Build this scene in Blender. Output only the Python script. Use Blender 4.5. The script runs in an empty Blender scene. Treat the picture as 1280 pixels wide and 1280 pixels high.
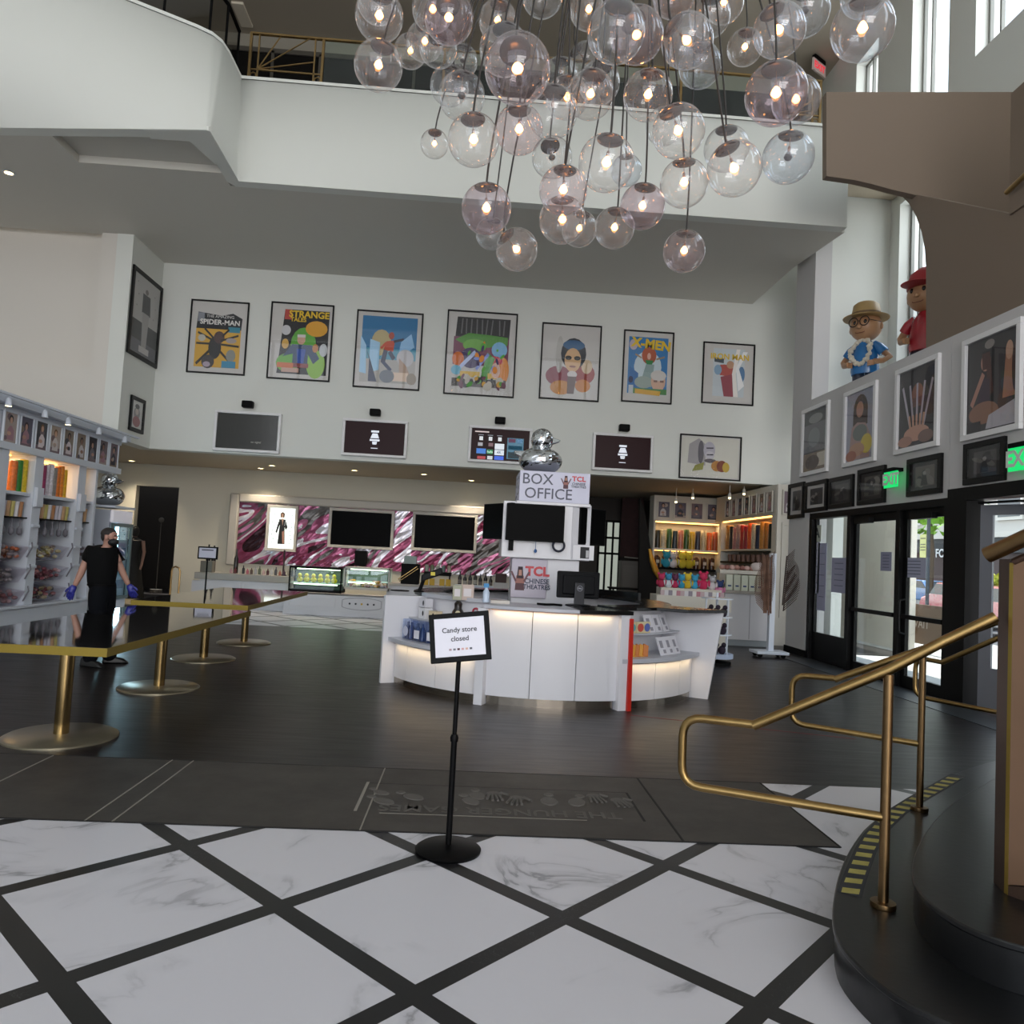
import bpy, bmesh, math, random
from mathutils import Vector, Matrix
random.seed(7)
PI = math.pi
C = bpy.context.scene.collection
SC = bpy.context.scene

# ---------------------------------------------------------------- camera
CAMH = 1.52
PITCH, ROLL, YAW, FPX = .0560, .053, math.radians(2.8), 951.0
FW = Vector((math.sin(YAW)*math.cos(PITCH), math.cos(YAW)*math.cos(PITCH), math.sin(PITCH)))
_rt = Vector((math.cos(YAW), -math.sin(YAW), 0)); _up = _rt.cross(FW)
RT = _rt*math.cos(ROLL) + _up*math.sin(ROLL)
UP = -_rt*math.sin(ROLL) + _up*math.cos(ROLL)
cam_data = bpy.data.cameras.new('camera'); cam = bpy.data.objects.new('camera', cam_data); C.objects.link(cam)
cam_data.sensor_width = 36; cam_data.lens = FPX/1280*36; cam_data.clip_end = 300
m3 = Matrix((RT, UP, -FW)).transposed()
cam.matrix_world = Matrix.Translation((0, 0, CAMH)) @ m3.to_4x4()
SC.camera = cam

def ray(px, py): return FW + RT*((px-640)/FPX) - UP*((py-640)/FPX)
def at(px, py, X=None, Y=None, Z=None):
    """the point of the place that a pixel shows, on the plane x=X, y=Y or z=Z"""
    d = ray(px, py)
    t = X/d.x if X is not None else (Y/d.y if Y is not None else (Z-CAMH)/d.z)
    return Vector((0, 0, CAMH)) + d*t

# ---------------------------------------------------------------- view, world, sun, window light
SC.view_settings.view_transform = 'Standard'; SC.view_settings.look = 'None'
SC.view_settings.exposure = -0.18; SC.view_settings.gamma = 1.0
SC.view_settings.use_curve_mapping = False
SC.cycles.transparent_max_bounces = 48
SC.cycles.max_bounces = 8; SC.cycles.diffuse_bounces = 4; SC.cycles.glossy_bounces = 4
SC.cycles.caustics_reflective = False; SC.cycles.caustics_refractive = False
SC.cycles.sample_clamp_indirect = 4.0
w = bpy.data.worlds.new('sky'); SC.world = w; w.use_nodes = True
nt = w.node_tree; bg = nt.nodes['Background']
# bright hazy sky, paler towards the horizon
tcw = nt.nodes.new('ShaderNodeTexCoord'); spw = nt.nodes.new('ShaderNodeSeparateXYZ'); nt.links.new(tcw.outputs['Generated'], spw.inputs[0])
rw = nt.nodes.new('ShaderNodeValToRGB'); rw.color_ramp.elements[0].position = .0; rw.color_ramp.elements[0].color = (1, .98, .95, 1); rw.color_ramp.elements[1].position = .9; rw.color_ramp.elements[1].color = (.55, .74, 1, 1)
nt.links.new(spw.outputs[2], rw.inputs[0]); nt.links.new(rw.outputs[0], bg.inputs[0]); bg.inputs[1].default_value = 2.6

def lamp(name, kind, loc, rot, energy, col, size=None, size_y=None, angle=None, spot=None, blend=.5, spread=None, radius=None):
    d = bpy.data.lights.new(name, kind); o = bpy.data.objects.new(name, d); C.objects.link(o)
    o.location = loc; o.rotation_euler = rot; d.energy = energy; d.color = col
    if kind == 'AREA':
        d.shape = 'RECTANGLE' if size_y else 'SQUARE'; d.size = size
        if size_y: d.size_y = size_y
        if spread: d.spread = spread
    if angle: d.angle = angle
    if spot: d.spot_size = spot; d.spot_blend = blend
    if radius is not None: d.shadow_soft_size = radius
    return o
# direct sun falls on the street outside the right hand doors
lamp('sun', 'SUN', (20, 0, 20), (math.radians(-27), math.radians(7), 0), 8.0, (1, .95, .86), angle=.01)
# daylight through the glazed front behind the camera and through the tall windows of the right wall
lamp('front_window_light', 'AREA', (-6.6, -12.3, 3.7), (math.radians(90), 0, 0), 330, (.66, .80, 1), 9, 6.6)
lamp('front_window_light', 'AREA', (2.9, -12.3, 3.7), (math.radians(90), 0, 0), 1480, (1, .965, .93), 9, 6.6)
lamp('side_window_light', 'AREA', (8.1, 11.8, 9.6), (0, math.radians(90), 0), 460, (.95, .98, 1), 5.2, 6.5)
lamp('side_window_light', 'AREA', (8.1, 4.0, 8.4), (0, math.radians(90), 0), 330, (.95, .97, 1), 6.0, 9.0)

# ---------------------------------------------------------------- materials
def lin(c):
    if isinstance(c, str):
        c = c.lstrip('#'); c = [int(c[i:i+2], 16)/255 for i in (0, 2, 4)]
    return tuple(((v+.055)/1.055)**2.4 if v > .04045 else v/12.92 for v in c)
_M = {}
def mat(name, col=None, rough=.5, metal=0., emit=None, es=0., spec=.5, bump=0., bscale=40., var=0., vscale=6., coat=0., alpha=None):
    if name in _M: return _M[name]
    m = bpy.data.materials.new(name); m.use_nodes = True; _M[name] = m
    t = m.node_tree; b = t.nodes['Principled BSDF']
    c = lin(col) if col is not None else (.8, .8, .8)
    b.inputs['Base Color'].default_value = (*c, 1); b.inputs['Roughness'].default_value = rough
    b.inputs['Metallic'].default_value = metal; b.inputs['Specular IOR Level'].default_value = spec
    if coat: b.inputs['Coat Weight'].default_value = coat; b.inputs['Coat Roughness'].default_value = .05
    if emit is not None:
        b.inputs['Emission Color'].default_value = (*lin(emit), 1); b.inputs['Emission Strength'].default_value = es
    if alpha is not None: b.inputs['Alpha'].default_value = alpha
    tc = t.nodes.new('ShaderNodeTexCoord')
    if var:
        n = t.nodes.new('ShaderNodeTexNoise'); n.inputs['Scale'].default_value = vscale; n.inputs['Detail'].default_value = 5
        t.links.new(tc.outputs['Object'], n.inputs['Vector'])
        r = t.nodes.new('ShaderNodeMapRange'); r.inputs[1].default_value = .3; r.inputs[2].default_value = .7
        r.inputs[3].default_value = 1-var; r.inputs[4].default_value = 1+var
        t.links.new(n.outputs[0], r.inputs[0])
        mx = t.nodes.new('ShaderNodeVectorMath'); mx.operation = 'SCALE'; mx.inputs[0].default_value = c
        t.links.new(r.outputs[0], mx.inputs['Scale']); t.links.new(mx.outputs[0], b.inputs['Base Color'])
    if bump:
        n = t.nodes.new('ShaderNodeTexNoise'); n.inputs['Scale'].default_value = bscale; n.inputs['Detail'].default_value = 4
        t.links.new(tc.outputs['Object'], n.inputs['Vector'])
        bp = t.nodes.new('ShaderNodeBump'); bp.inputs['Strength'].default_value = bump; bp.inputs['Distance'].default_value = .01
        t.links.new(n.outputs[0], bp.inputs['Height']); t.links.new(bp.outputs[0], b.inputs['Normal'])
    return m
def flat(hexcol, rough=.6): return mat('paint_'+hexcol.lstrip('#'), hexcol, rough)
def glassy(name, tint=(1, 1, 1), edge=.55, base=.05, rough=.0, glow_haze=0.):
    """clear thin glass: see-through, mirror-like towards its rim"""
    if name in _M: return _M[name]
    m = bpy.data.materials.new(name); m.use_nodes = True; _M[name] = m
    t = m.node_tree; t.nodes.remove(t.nodes['Principled BSDF']); out = t.nodes['Material Output']
    tr = t.nodes.new('ShaderNodeBsdfTransparent'); tr.inputs[0].default_value = (*tint, 1)
    g = t.nodes.new('ShaderNodeBsdfGlossy'); g.inputs['Roughness'].default_value = rough; g.inputs[0].default_value = (.95, .96, 1, 1)
    lw = t.nodes.new('ShaderNodeLayerWeight'); lw.inputs[0].default_value = .5
    p = t.nodes.new('ShaderNodeMath'); p.operation = 'POWER'; p.inputs[1].default_value = 3.0
    r = t.nodes.new('ShaderNodeMapRange'); r.inputs[3].default_value = base; r.inputs[4].default_value = edge
    mx = t.nodes.new('ShaderNodeMixShader')
    t.links.new(lw.outputs['Facing'], p.inputs[0]); t.links.new(p.outputs[0], r.inputs[0]); t.links.new(r.outputs[0], mx.inputs[0])
    t.links.new(tr.outputs[0], mx.inputs[1]); t.links.new(g.outputs[0], mx.inputs[2])
    last = mx
    if glow_haze:  # pale diffuse haze mixed in to imitate light scattered inside the globes
        d = t.nodes.new('ShaderNodeBsdfDiffuse'); d.inputs[0].default_value = (.8, .8, .85, 1)
        m2 = t.nodes.new('ShaderNodeMixShader'); m2.inputs[0].default_value = glow_haze
        t.links.new(mx.outputs[0], m2.inputs[1]); t.links.new(d.outputs[0], m2.inputs[2]); last = m2
    t.links.new(last.outputs[0], out.inputs[0])
    return m

def nodes_of(m): return m.node_tree.nodes, m.node_tree.links
def mathn(N, L, op, a, b=None, c=None, clamp=False):
    n = N.new('ShaderNodeMath'); n.operation = op; n.use_clamp = clamp
    for i, v in enumerate((a, b, c)):
        if v is None: continue
        if hasattr(v, 'is_output') or hasattr(v, 'links'): L.new(v, n.inputs[i])
        else: n.inputs[i].default_value = v
    return n.outputs[0]
def mixc(N, L, f, a, b):
    n = N.new('ShaderNodeMix'); n.data_type = 'RGBA'
    for i, v in ((0, f), (6, a), (7, b)):
        if hasattr(v, 'links'): L.new(v, n.inputs[i])
        elif i == 0: n.inputs[0].default_value = v
        else: n.inputs[i].default_value = (*lin(v), 1)
    return n.outputs[2]

def marble_floor_material():
    m = mat('marble_diamond_floor', '#ffffff', .32); N, L = nodes_of(m); b = N['Principled BSDF']
    tc = N.new('ShaderNodeTexCoord'); sep = N.new('ShaderNodeSeparateXYZ'); L.new(tc.outputs['Object'], sep.inputs[0])
    ox, oy, Pa, Pb, bw = -.7295, 3.3171, .8328, .8676, .088
    x = mathn(N, L, 'SUBTRACT', sep.outputs[0], ox); y = mathn(N, L, 'SUBTRACT', sep.outputs[1], oy)
    s = math.sqrt(.5)
    u = mathn(N, L, 'DIVIDE', mathn(N, L, 'MULTIPLY', mathn(N, L, 'ADD', x, y), s), Pa)
    v = mathn(N, L, 'DIVIDE', mathn(N, L, 'MULTIPLY', mathn(N, L, 'SUBTRACT', x, y), s), Pb)
    def band(q, P):
        f = mathn(N, L, 'FRACT', mathn(N, L, 'ADD', q, bw/2/P))
        return mathn(N, L, 'LESS_THAN', f, bw/P), mathn(N, L, 'FLOOR', mathn(N, L, 'ADD', q, bw/2/P))
    bu, iu = band(u, Pa); bv, iv = band(v, Pb)
    isband = mathn(N, L, 'MAXIMUM', bu, bv)
    cmb = N.new('ShaderNodeCombineXYZ'); L.new(iu, cmb.inputs[0]); L.new(iv, cmb.inputs[1])
    wn = N.new('ShaderNodeTexWhiteNoise'); L.new(cmb.outputs[0], wn.inputs[0])
    off = N.new('ShaderNodeVectorMath'); off.operation = 'MULTIPLY_ADD'
    L.new(wn.outputs['Color'], off.inputs[0]); off.inputs[1].default_value = (37, 37, 37); L.new(tc.outputs['Object'], off.inputs[2])
    def noise(scale, det, dist, vec=None):
        n = N.new('ShaderNodeTexNoise'); n.inputs['Scale'].default_value = scale; n.inputs['Detail'].default_value = det
        n.inputs['Distortion'].default_value = dist; L.new(vec or off.outputs[0], n.inputs['Vector']); return n.outputs[0]
    v1 = mathn(N, L, 'ABSOLUTE', mathn(N, L, 'SUBTRACT', noise(1.25, 7, 1.5), .5))
    r1 = N.new('ShaderNodeMapRange'); L.new(v1, r1.inputs[0]); r1.inputs[1].default_value = .0; r1.inputs[2].default_value = .018; r1.inputs[3].default_value = 1; r1.inputs[4].default_value = 0
    msk = N.new('ShaderNodeMapRange'); L.new(noise(1.7, 2, 0), msk.inputs[0]); msk.inputs[1].default_value = .47; msk.inputs[2].default_value = .64
    vein = mathn(N, L, 'MULTIPLY', r1.outputs[0], msk.outputs[0])
    wide = N.new('ShaderNodeMapRange'); L.new(v1, wide.inputs[0]); wide.inputs[1].default_value = .0; wide.inputs[2].default_value = .07; wide.inputs[3].default_value = .28; wide.inputs[4].default_value = 0
    vein2 = mathn(N, L, 'MULTIPLY', wide.outputs[0], msk.outputs[0])
    vt = mathn(N, L, 'ADD', mathn(N, L, 'MULTIPLY', vein, .5), vein2, clamp=True)
    white = mixc(N, L, vt, '#d0ced4', '#6c6c72')
    sc = N.new('ShaderNodeMapRange'); L.new(mathn(N, L, 'ABSOLUTE', mathn(N, L, 'SUBTRACT', noise(9, 5, 2.5), .5)), sc.inputs[0])
    sc.inputs[2].default_value = .004; sc.inputs[3].default_value = .5; sc.inputs[4].default_value = 0
    sc2 = N.new('ShaderNodeMapRange'); L.new(noise(1.1, 1, 0), sc2.inputs[0]); sc2.inputs[1].default_value = .55; sc2.inputs[2].default_value = .6
    dark = mixc(N, L, mathn(N, L, 'MULTIPLY', sc.outputs[0], sc2.outputs[0]), '#161619', '#8a8a8c')
    L.new(mixc(N, L, isband, white, dark), b.inputs['Base Color'])
    return m

def streak_material(name, c0, c1, rough, sx, sy, scale=3., bump=.05, rv=.12, grid=None):
    m = mat(name, c0, rough); N, L = nodes_of(m); b = N['Principled BSDF']
    tc = N.new('ShaderNodeTexCoord'); mp = N.new('ShaderNodeMapping'); mp.inputs['Scale'].default_value = (sx, sy, 1)
    L.new(tc.outputs['Object'], mp.inputs[0])
    n = N.new('ShaderNodeTexNoise'); n.inputs['Scale'].default_value = scale; n.inputs['Detail'].default_value = 8; n.inputs['Roughness'].default_value = .65
    L.new(mp.outputs[0], n.inputs['Vector'])
    r = N.new('ShaderNodeMapRange'); L.new(n.outputs[0], r.inputs[0]); r.inputs[1].default_value = .3; r.inputs[2].default_value = .72
    L.new(mixc(N, L, r.outputs[0], c0, c1), b.inputs['Base Color'])
    r2 = N.new('ShaderNodeMapRange'); L.new(n.outputs[0], r2.inputs[0]); r2.inputs[3].default_value = rough+rv; r2.inputs[4].default_value = rough-rv
    L.new(r2.outputs[0], b.inputs['Roughness'])
    bp = N.new('ShaderNodeBump'); bp.inputs['Strength'].default_value = bump; bp.inputs['Distance'].default_value = .01
    L.new(n.outputs[0], bp.inputs['Height']); L.new(bp.outputs[0], b.inputs['Normal'])
    return m

# ---------------------------------------------------------------- mesh helpers
class MB:
    def __init__(s): s.v = []; s.f = []; s.mi = []; s.mats = []; s.M = Matrix.Identity(4); s.k = 0
    def use(s, m):
        if m not in s.mats: s.mats.append(m)
        s.k = s.mats.index(m); return s
    def add(s, vs, fs):
        o = len(s.v); s.v += [tuple(s.M @ Vector(q)) for q in vs]
        for f in fs: s.f.append([i+o for i in f]); s.mi.append(s.k)
        return s
    def box(s, a, b):
        x0, y0, z0 = [min(p, q) for p, q in zip(a, b)]; x1, y1, z1 = [max(p, q) for p, q in zip(a, b)]
        return s.add([(x0,y0,z0),(x1,y0,z0),(x1,y1,z0),(x0,y1,z0),(x0,y0,z1),(x1,y0,z1),(x1,y1,z1),(x0,y1,z1)],
                     [(3,2,1,0),(4,5,6,7),(0,1,5,4),(1,2,6,5),(2,3,7,6),(3,0,4,7)])
    def hexa(s, p): return s.add(p, [(3,2,1,0),(4,5,6,7),(0,1,5,4),(1,2,6,5),(2,3,7,6),(3,0,4,7)])
    def poly(s, p): return s.add(p, [tuple(range(len(p)))])
    def prism(s, pts, z0, z1):
        n = len(pts)
        a = sum(pts[i][0]*pts[(i+1)%n][1]-pts[(i+1)%n][0]*pts[i][1] for i in range(n))
        if a < 0: pts = pts[::-1]
        vs = [(x, y, z0) for x, y in pts]+[(x, y, z1) for x, y in pts]
        return s.add(vs, [tuple(range(n-1, -1, -1)), tuple(range(n, 2*n))]+[(i, (i+1)%n, n+(i+1)%n, n+i) for i in range(n)])
    def prism_y(s, pts, y0, y1):
        """polygon in x,z pushed along y"""
        M = s.M; s.M = M @ Matrix(((1,0,0,0),(0,0,-1,0),(0,1,0,0),(0,0,0,1))); s.prism(pts, -y1, -y0); s.M = M; return s
    def prism_x(s, pts, x0, x1):
        """polygon in y,z pushed along x"""
        M = s.M; s.M = M @ Matrix(((0,0,1,0),(1,0,0,0),(0,1,0,0),(0,0,0,1))); s.prism(pts, x0, x1); s.M = M; return s
    def tube(s, path, r, n=10, closed=False, cap=True):
        P = [Vector(p) for p in path]; m = len(P); R = r if isinstance(r, (list, tuple)) else [r]*m
        vs = []; prev = None
        for i, p in enumerate(P):
            a = P[(i-1) % m] if (closed or i) else p; b = P[(i+1) % m] if (closed or i < m-1) else p
            t = (b-a).normalized()
            if prev is None:
                u = Vector((0, 0, 1)) if abs(t.z) < .9 else Vector((1, 0, 0))
                u = (u - t*u.dot(t)).normalized()
            else: u = (prev - t*prev.dot(t)).normalized()
            prev = u; w_ = t.cross(u)
            vs += [tuple(p+(u*math.cos(2*PI*k/n)+w_*math.sin(2*PI*k/n))*R[i]) for k in range(n)]
        fs = [(i*n+k, i*n+(k+1)%n, ((i+1)%m)*n+(k+1)%n, ((i+1)%m)*n+k) for i in range(m if closed else m-1) for k in range(n)]
        if cap and not closed: fs += [tuple(range(n-1, -1, -1)), tuple((m-1)*n+k for k in range(n))]
        return s.add(vs, fs)
    def lathe(s, prof, c=(0, 0, 0), n=24, sx=1, sy=1):
        vs = []; m = len(prof)
        for r, z in prof: vs += [(c[0]+sx*r*math.cos(2*PI*k/n), c[1]+sy*r*math.sin(2*PI*k/n), c[2]+z) for k in range(n)]
        fs = [(i*n+k, i*n+(k+1)%n, (i+1)*n+(k+1)%n, (i+1)*n+k) for i in range(m-1) for k in range(n)]
        if prof[0][0] > 1e-6: fs.append(tuple(range(n-1, -1, -1)))
        if prof[-1][0] > 1e-6: fs.append(tuple((m-1)*n+k for k in range(n)))
        return s.add(vs, fs)
    def cyl(s, c, r, h, n=20): return s.lathe([(r, 0), (r, h)], c, n)
    def ell(s, c, rx, ry=None, rz=None, n=20, m=12, t0=0., t1=1.):
        ry = ry or rx; rz = rz or rx
        prof = [(math.sin(PI*(t0+(t1-t0)*i/m)), -math.cos(PI*(t0+(t1-t0)*i/m))*rz) for i in range(m+1)]
        prof = [(max(a, 1e-5), b) for a, b in prof]
        return s.lathe([(a*rx, b) for a, b in prof], c, n, 1, ry/rx)
    def build(s, name, m=None, parent=None, smooth=False, bevel=0., seg=2, loc=None, rot=None):
        me = bpy.data.meshes.new(name); me.from_pydata(s.v, [], s.f)
        ms = s.mats if s.mats else [m]
        for q in ms: me.materials.append(q)
        if s.mats: me.polygons.foreach_set('material_index', s.mi)
        if smooth:
            me.polygons.foreach_set('use_smooth', [True]*len(me.polygons))
            try: me.set_sharp_from_angle(angle=math.radians(42))
            except Exception: pass
        me.update()
        o = bpy.data.objects.new(name, me); C.objects.link(o)
        if parent: o.parent = parent
        if loc: o.location = loc
        if rot: o.rotation_euler = rot
        if bevel:
            b = o.modifiers.new('bevel', 'BEVEL'); b.width = bevel; b.segments = seg; b.limit_method = 'ANGLE'
        return o
def tag(o, label=None, cat=None, group=None, kind=None):
    if label: o['label'] = label
    if cat: o['category'] = cat
    if group: o['group'] = group
    if kind: o['kind'] = kind
    return o
def thing(name, label, cat, loc=(0, 0, 0), rz=0., group=None, rot=None):
    o = bpy.data.objects.new(name, None); C.objects.link(o); o.location = loc; o.rotation_euler = rot or (0, 0, rz)
    o.empty_display_size = .1
    return tag(o, label, cat, group)
def struct(name, mb, m=None, **k): return tag(mb.build(name, m, **k), kind='structure')
def B(a, b): return MB().box(a, b)
def copy_tree(o, parent=None):
    c = o.copy(); C.objects.link(c); c.parent = parent
    for ch in o.children: copy_tree(ch, c)
    return c
def text(name, body, parent, loc, size, m, rot=(PI/2, 0, 0), bold=0., ext=.001, align='CENTER', sx=1., space=1., shear=0.):
    cu = bpy.data.curves.new(name, 'FONT'); cu.body = body; cu.size = size; cu.align_x = align; cu.align_y = 'CENTER'
    cu.offset = bold; cu.extrude = ext; cu.space_character = space; cu.shear = shear; cu.resolution_u = 3
    cu.materials.append(m); tmp = bpy.data.objects.new(name, cu)
    me = bpy.data.meshes.new_from_object(tmp); bpy.data.objects.remove(tmp); bpy.data.curves.remove(cu); me.name = name
    o = bpy.data.objects.new(name, me); C.objects.link(o)
    o.location = loc; o.rotation_euler = rot; o.scale = (sx, 1, 1)
    if parent: o.parent = parent
    return o
# ---------------------------------------------------------------- the building
WHITE = mat('white_wall_paint', '#dddfda', .75, bump=.02, bscale=90)
TINTW = mat('light_tinted_wall_paint', '#d8d3cc', .75, bump=.02, bscale=90)  # same white paint; warm tint of the light there put into the colour
GREYC = mat('grey_soffit_paint', '#cfccc4', .8, bump=.02, bscale=60)
TAUPE = mat('taupe_plaster', '#bcb09c', .8, bump=.02, bscale=60)
BROWN = mat('brown_plaster', '#7c6d5f', .7, bump=.06, bscale=120)
DARKW = mat('dark_brown_wall', '#2c2623', .7)
BLACK = mat('black_metal', '#060607', .55, spec=.1)
BRASS = mat('aged_brass', '#9a8058', .28, 1., var=.12, vscale=5)
GOLD = mat('gold_edge', '#8a7630', .45, .7)
marble = marble_floor_material()
darkfloor = streak_material('dark_wood_floor', '#191617', '#262223', .36, .7, 6., 2.6)
concrete = streak_material('dark_concrete', '#332f2c', '#433e3a', .6, 1., 1., 2.2, .25)

darkfloor.node_tree.nodes['Principled BSDF'].inputs['Specular IOR Level'].default_value = .32
FY = 15.8      # plane of the back wall with the posters
ZL = 3.29      # low soffit
ZC = 7.16      # underside of the balcony
BY = 11.9      # balcony front
ZP = 8.82      # balcony parapet top
RX = 5.9       # right wall
ZT = 12.55     # top ceiling

mb = MB(); mb.poly([(-12, -12, 0), (7.6, -12, 0), (7.6, 4.2, 0), (-12, 4.2, 0)]); mb.poly([(2.12, 4.2, 0), (7.6, 4.2, 0), (7.6, 5.38, 0), (2.12, 5.38, 0)])
struct('floor', mb, marble)
mb = MB(); mb.poly([(-12, 5.38, 0), (6.1, 5.38, 0), (6.1, 14.1, 0), (-12, 14.1, 0)]); mb.poly([(-1.5, 14.1, 0), (8.5, 14.1, 0), (8.5, 24, 0), (-1.5, 24, 0)])
mb.poly([(-12, 14.1, 0), (-6.6, 14.1, 0), (-6.6, 24, 0), (-12, 24, 0)])
struct('floor', mb, darkfloor)
mb = MB(); mb.poly([(-6.6, 14.1, 0), (-1.5, 14.1, 0), (-1.5, 24, 0), (-6.6, 24, 0)])
struct('floor', mb, marble)
# concrete strip with joints and the pressed hand and shoe prints
mb = MB(); mb.use(concrete)
xs = [-12, -2.75, -1.96, -1.82, -.52, 1.24, 2.12]
for a, b in zip(xs[:-1], xs[1:]):
    mb.box((a+.004, 4.2, -.05), (b-.004, 5.38, .004))
strip = struct('floor', mb, concrete, bevel=.003, seg=1)
relief = mat('worn_relief_concrete', '#57534f', .7)
trench = mat('dark_groove', '#161413', .8)
joint = mat('pale_joint', '#8a857c', .7)
mb = MB().use(trench)
mb.box((-12, 4.196, .0), (2.12, 4.206, .005)); mb.box((-12, 5.376, .0), (2.12, 5.384, .005)); mb.box((2.116, 4.2, 0), (2.126, 5.38, .005))
mb.box((1.235, 4.2, 0), (1.247, 5.38, .0055)); mb.box((1.085, 4.5, .0), (1.10, 5.03, .0055))
mb.use(joint)
for x in (-2.75, -1.96, -1.82, -.52): mb.box((x-.004, 4.2, 0), (x+.004, 5.38, .0052))
mb.box((-.60, 4.5, 0), (-.582, 5.05, .0055)); mb.box((-.45, 4.477, 0), (.75, 4.485, .0052))
mb.use(mat('grey_groove', '#2e2b29', .8)); mb.box((-.6, 5.03, 0), (1.09, 5.036, .005))
struct('trim_0', mb)
prints = MB().use(relief)
def hand(mb, x, y, s, a):
    M = mb.M; mb.M = Matrix.Translation((x, y, .0045)) @ Matrix.Rotation(a, 4, 'Z') @ Matrix.Scale(s, 4)
    mb.lathe([(.05, 0), (.045, .006), (1e-4, .008)], (0, 0, 0), 12, 1, .9)
    for k, (dx, l) in enumerate(((-.045, .07), (-.02, .095), (.006, .1), (.03, .085))):
        mb.tube([(dx*.8, -.03, .003), (dx*1.25, -.04-l, .003)], [.011, .008], 6)
    mb.tube([(.045, .01, .003), (.09, -.03, .003)], [.012, .008], 6); mb.M = M
def shoe(mb, x, y, s, a):
    M = mb.M; mb.M = Matrix.Translation((x, y, .004)) @ Matrix.Rotation(a, 4, 'Z') @ Matrix.Scale(s, 4)
    mb.lathe([(.05, 0), (.045, .005), (1e-4, .006)], (0, -.03, 0), 14, 1, 1.5); mb.lathe([(.03, 0), (.025, .005), (1e-4, .006)], (.01, .085, 0), 12, 1, 1.1); mb.M = M
for q in ((.22, 4.90, 1, .1), (.36, 4.83, 1, -.1), (.86, 4.93, 1, .2), (1.0, 4.86, 1, .35)): hand(prints, *q)
for q in ((.11, 4.88, 1, .2), (.06, 4.77, 1, .5), (.56, 4.83, 1.1, 0), (.74, 4.83, 1.1, -.2), (-.47, 4.70, 1, .9), (-.3, 4.80, 1, .9), (-.5, 4.86, .8, .8)): shoe(prints, *q)
pr = struct('trim_1', prints)
t = text('floor_lettering', 'THE HUNGER GAMES', pr, (.25, 4.58, .0045), .15, relief, (0, 0, PI), .001, .002, sx=1.0)

# back wall with the posters, the side return, the left frontal wall
struct('wall_back', B((-6.7, FY, ZL), (5.2, FY+.3, ZC+.2)).box((5.2, FY, ZL), (7.3, FY+.3, 10.5)), WHITE)
struct('wall_left_return', B((-7.0, 14.4, ZL+.0), (-6.7, FY+.3, ZC+.2)), WHITE)
mb = B((-12.5, 14.75, ZL), (-7.0, 14.95, ZC+.2)); mb.box((-7.28, 14.4, 4.57), (-7.0, 14.75, ZC)); mb.box((-12.5,14.4,ZL),(-7.0,14.75,4.57))
struct('wall_left_front', mb, TINTW)
# low soffit over the bar and the candy shop
mb = B((-12.5, 14.8, ZL+.004), (-7.0, 22, ZL+.25)); mb.box((-7.0, FY+.3, ZL+.004), (8.4, 22, ZL+.25))
struct('ceiling', mb, TAUPE)
# high soffit = underside of the balcony
def slab(pts, z0, z1): return MB().prism(pts, z0, z1)
mb = MB()
mb.prism([(-4.19, BY+.2), (RX-.02, BY+.2), (5.70, 13.7), (5.70, FY), (-7.0, FY), (-7.0, 14.5), (-12.5, 14.5), (-12.5, 11.39), (-6.35, 10.93), (-6.35, 11.68), (-4.19, 11.68)], ZC+.004, ZC+.35)
struct('ceiling', mb, GREYC)
struct('ceiling', B((-6.35, 10.75, ZC+.12), (-4.03, 11.68, ZC+.2)), GREYC)
# balcony front: straight part, rounded corner, part along the left side
top = [(-12.5, 7.4), (-7.5, 9.0), (-6.2, 9.72), (-5.13, 10.32), (-4.68, 10.58), (-4.36, 10.77), (-4.19, 10.9), (-4.10, 11.06), (-4.07, 11.3), (-4.07, 11.6), (-4.07, BY), (-3.0, BY), (0, BY), (RX-.08, BY)]
bot = [(-12.5, 11.2), (-7.5, 10.88), (-6.2, 10.72), (-5.13, 10.58), (-4.45, 10.49), (-4.1, 10.45), (-4.0, 10.44), (-3.96, 10.47), (-3.965, 10.75), (-3.98, 11.3), (-4.0, BY), (-3.0, BY), (0, BY), (RX-.08, BY)]
def inset(c):
    out = []
    for i, p in enumerate(c):
        a, b = Vector(c[max(0, i-1)]), Vector(c[min(len(c)-1, i+1)]); t_ = (b-a).normalized(); out.append((p[0]-t_.y*.2, p[1]+max(.2, t_.x*.2)))
    return out
def loft(rows):
    vs = []; fs = []; n = len(rows[0][0])
    for pts, z in rows: vs += [(x, y, z) for x, y in pts]
    for r in range(len(rows)-1): fs += [(r*n+i, r*n+i+1, (r+1)*n+i+1, (r+1)*n+i) for i in range(n-1)]
    return vs, fs
def dense(c, k=4): return [tuple(Vector(c[i]).lerp(Vector(c[i+1]), j/k)) for i in range(len(c)-1) for j in range(k)]+[c[-1]]
top, bot = dense(top), dense(bot)
it, ib = inset(top), inset(bot); n_ = len(top)
vs, fs = loft([(bot, ZC), (top, ZP), (it, ZP), (ib, ZC), (bot, ZC)])
mb = MB().add(vs, fs); mb.poly([(*bot[-1], ZC), (*top[-1], ZP), (*it[-1], ZP), (*ib[-1], ZC)])
mb.prism([(-4.9, 10.56), (-3.97, 10.45), (-3.985, 11.4), (-4.2, 11.4), (-4.35, 10.78), (-4.9, 10.8)], ZC-.003, ZC+.06)
wb = struct('wall_balcony', mb, WHITE); wb.data.polygons.foreach_set('use_smooth', [p.index < n_-1 for p in wb.data.polygons])
vs, fs = loft([([(x, y-.02) for x, y in top], ZP), ([(x, y-.02) for x, y in top], ZP+.05), (it, ZP+.05), (it, ZP)])
struct('trim_2', MB().add(vs, fs), WHITE)
struct('floor', B((-12.5, BY+.2, 8.35), (5.7, 16.3, 8.45)).box((5.7, BY+.2, 8.35), (7.3, 13.2, 8.45)), TAUPE)
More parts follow.
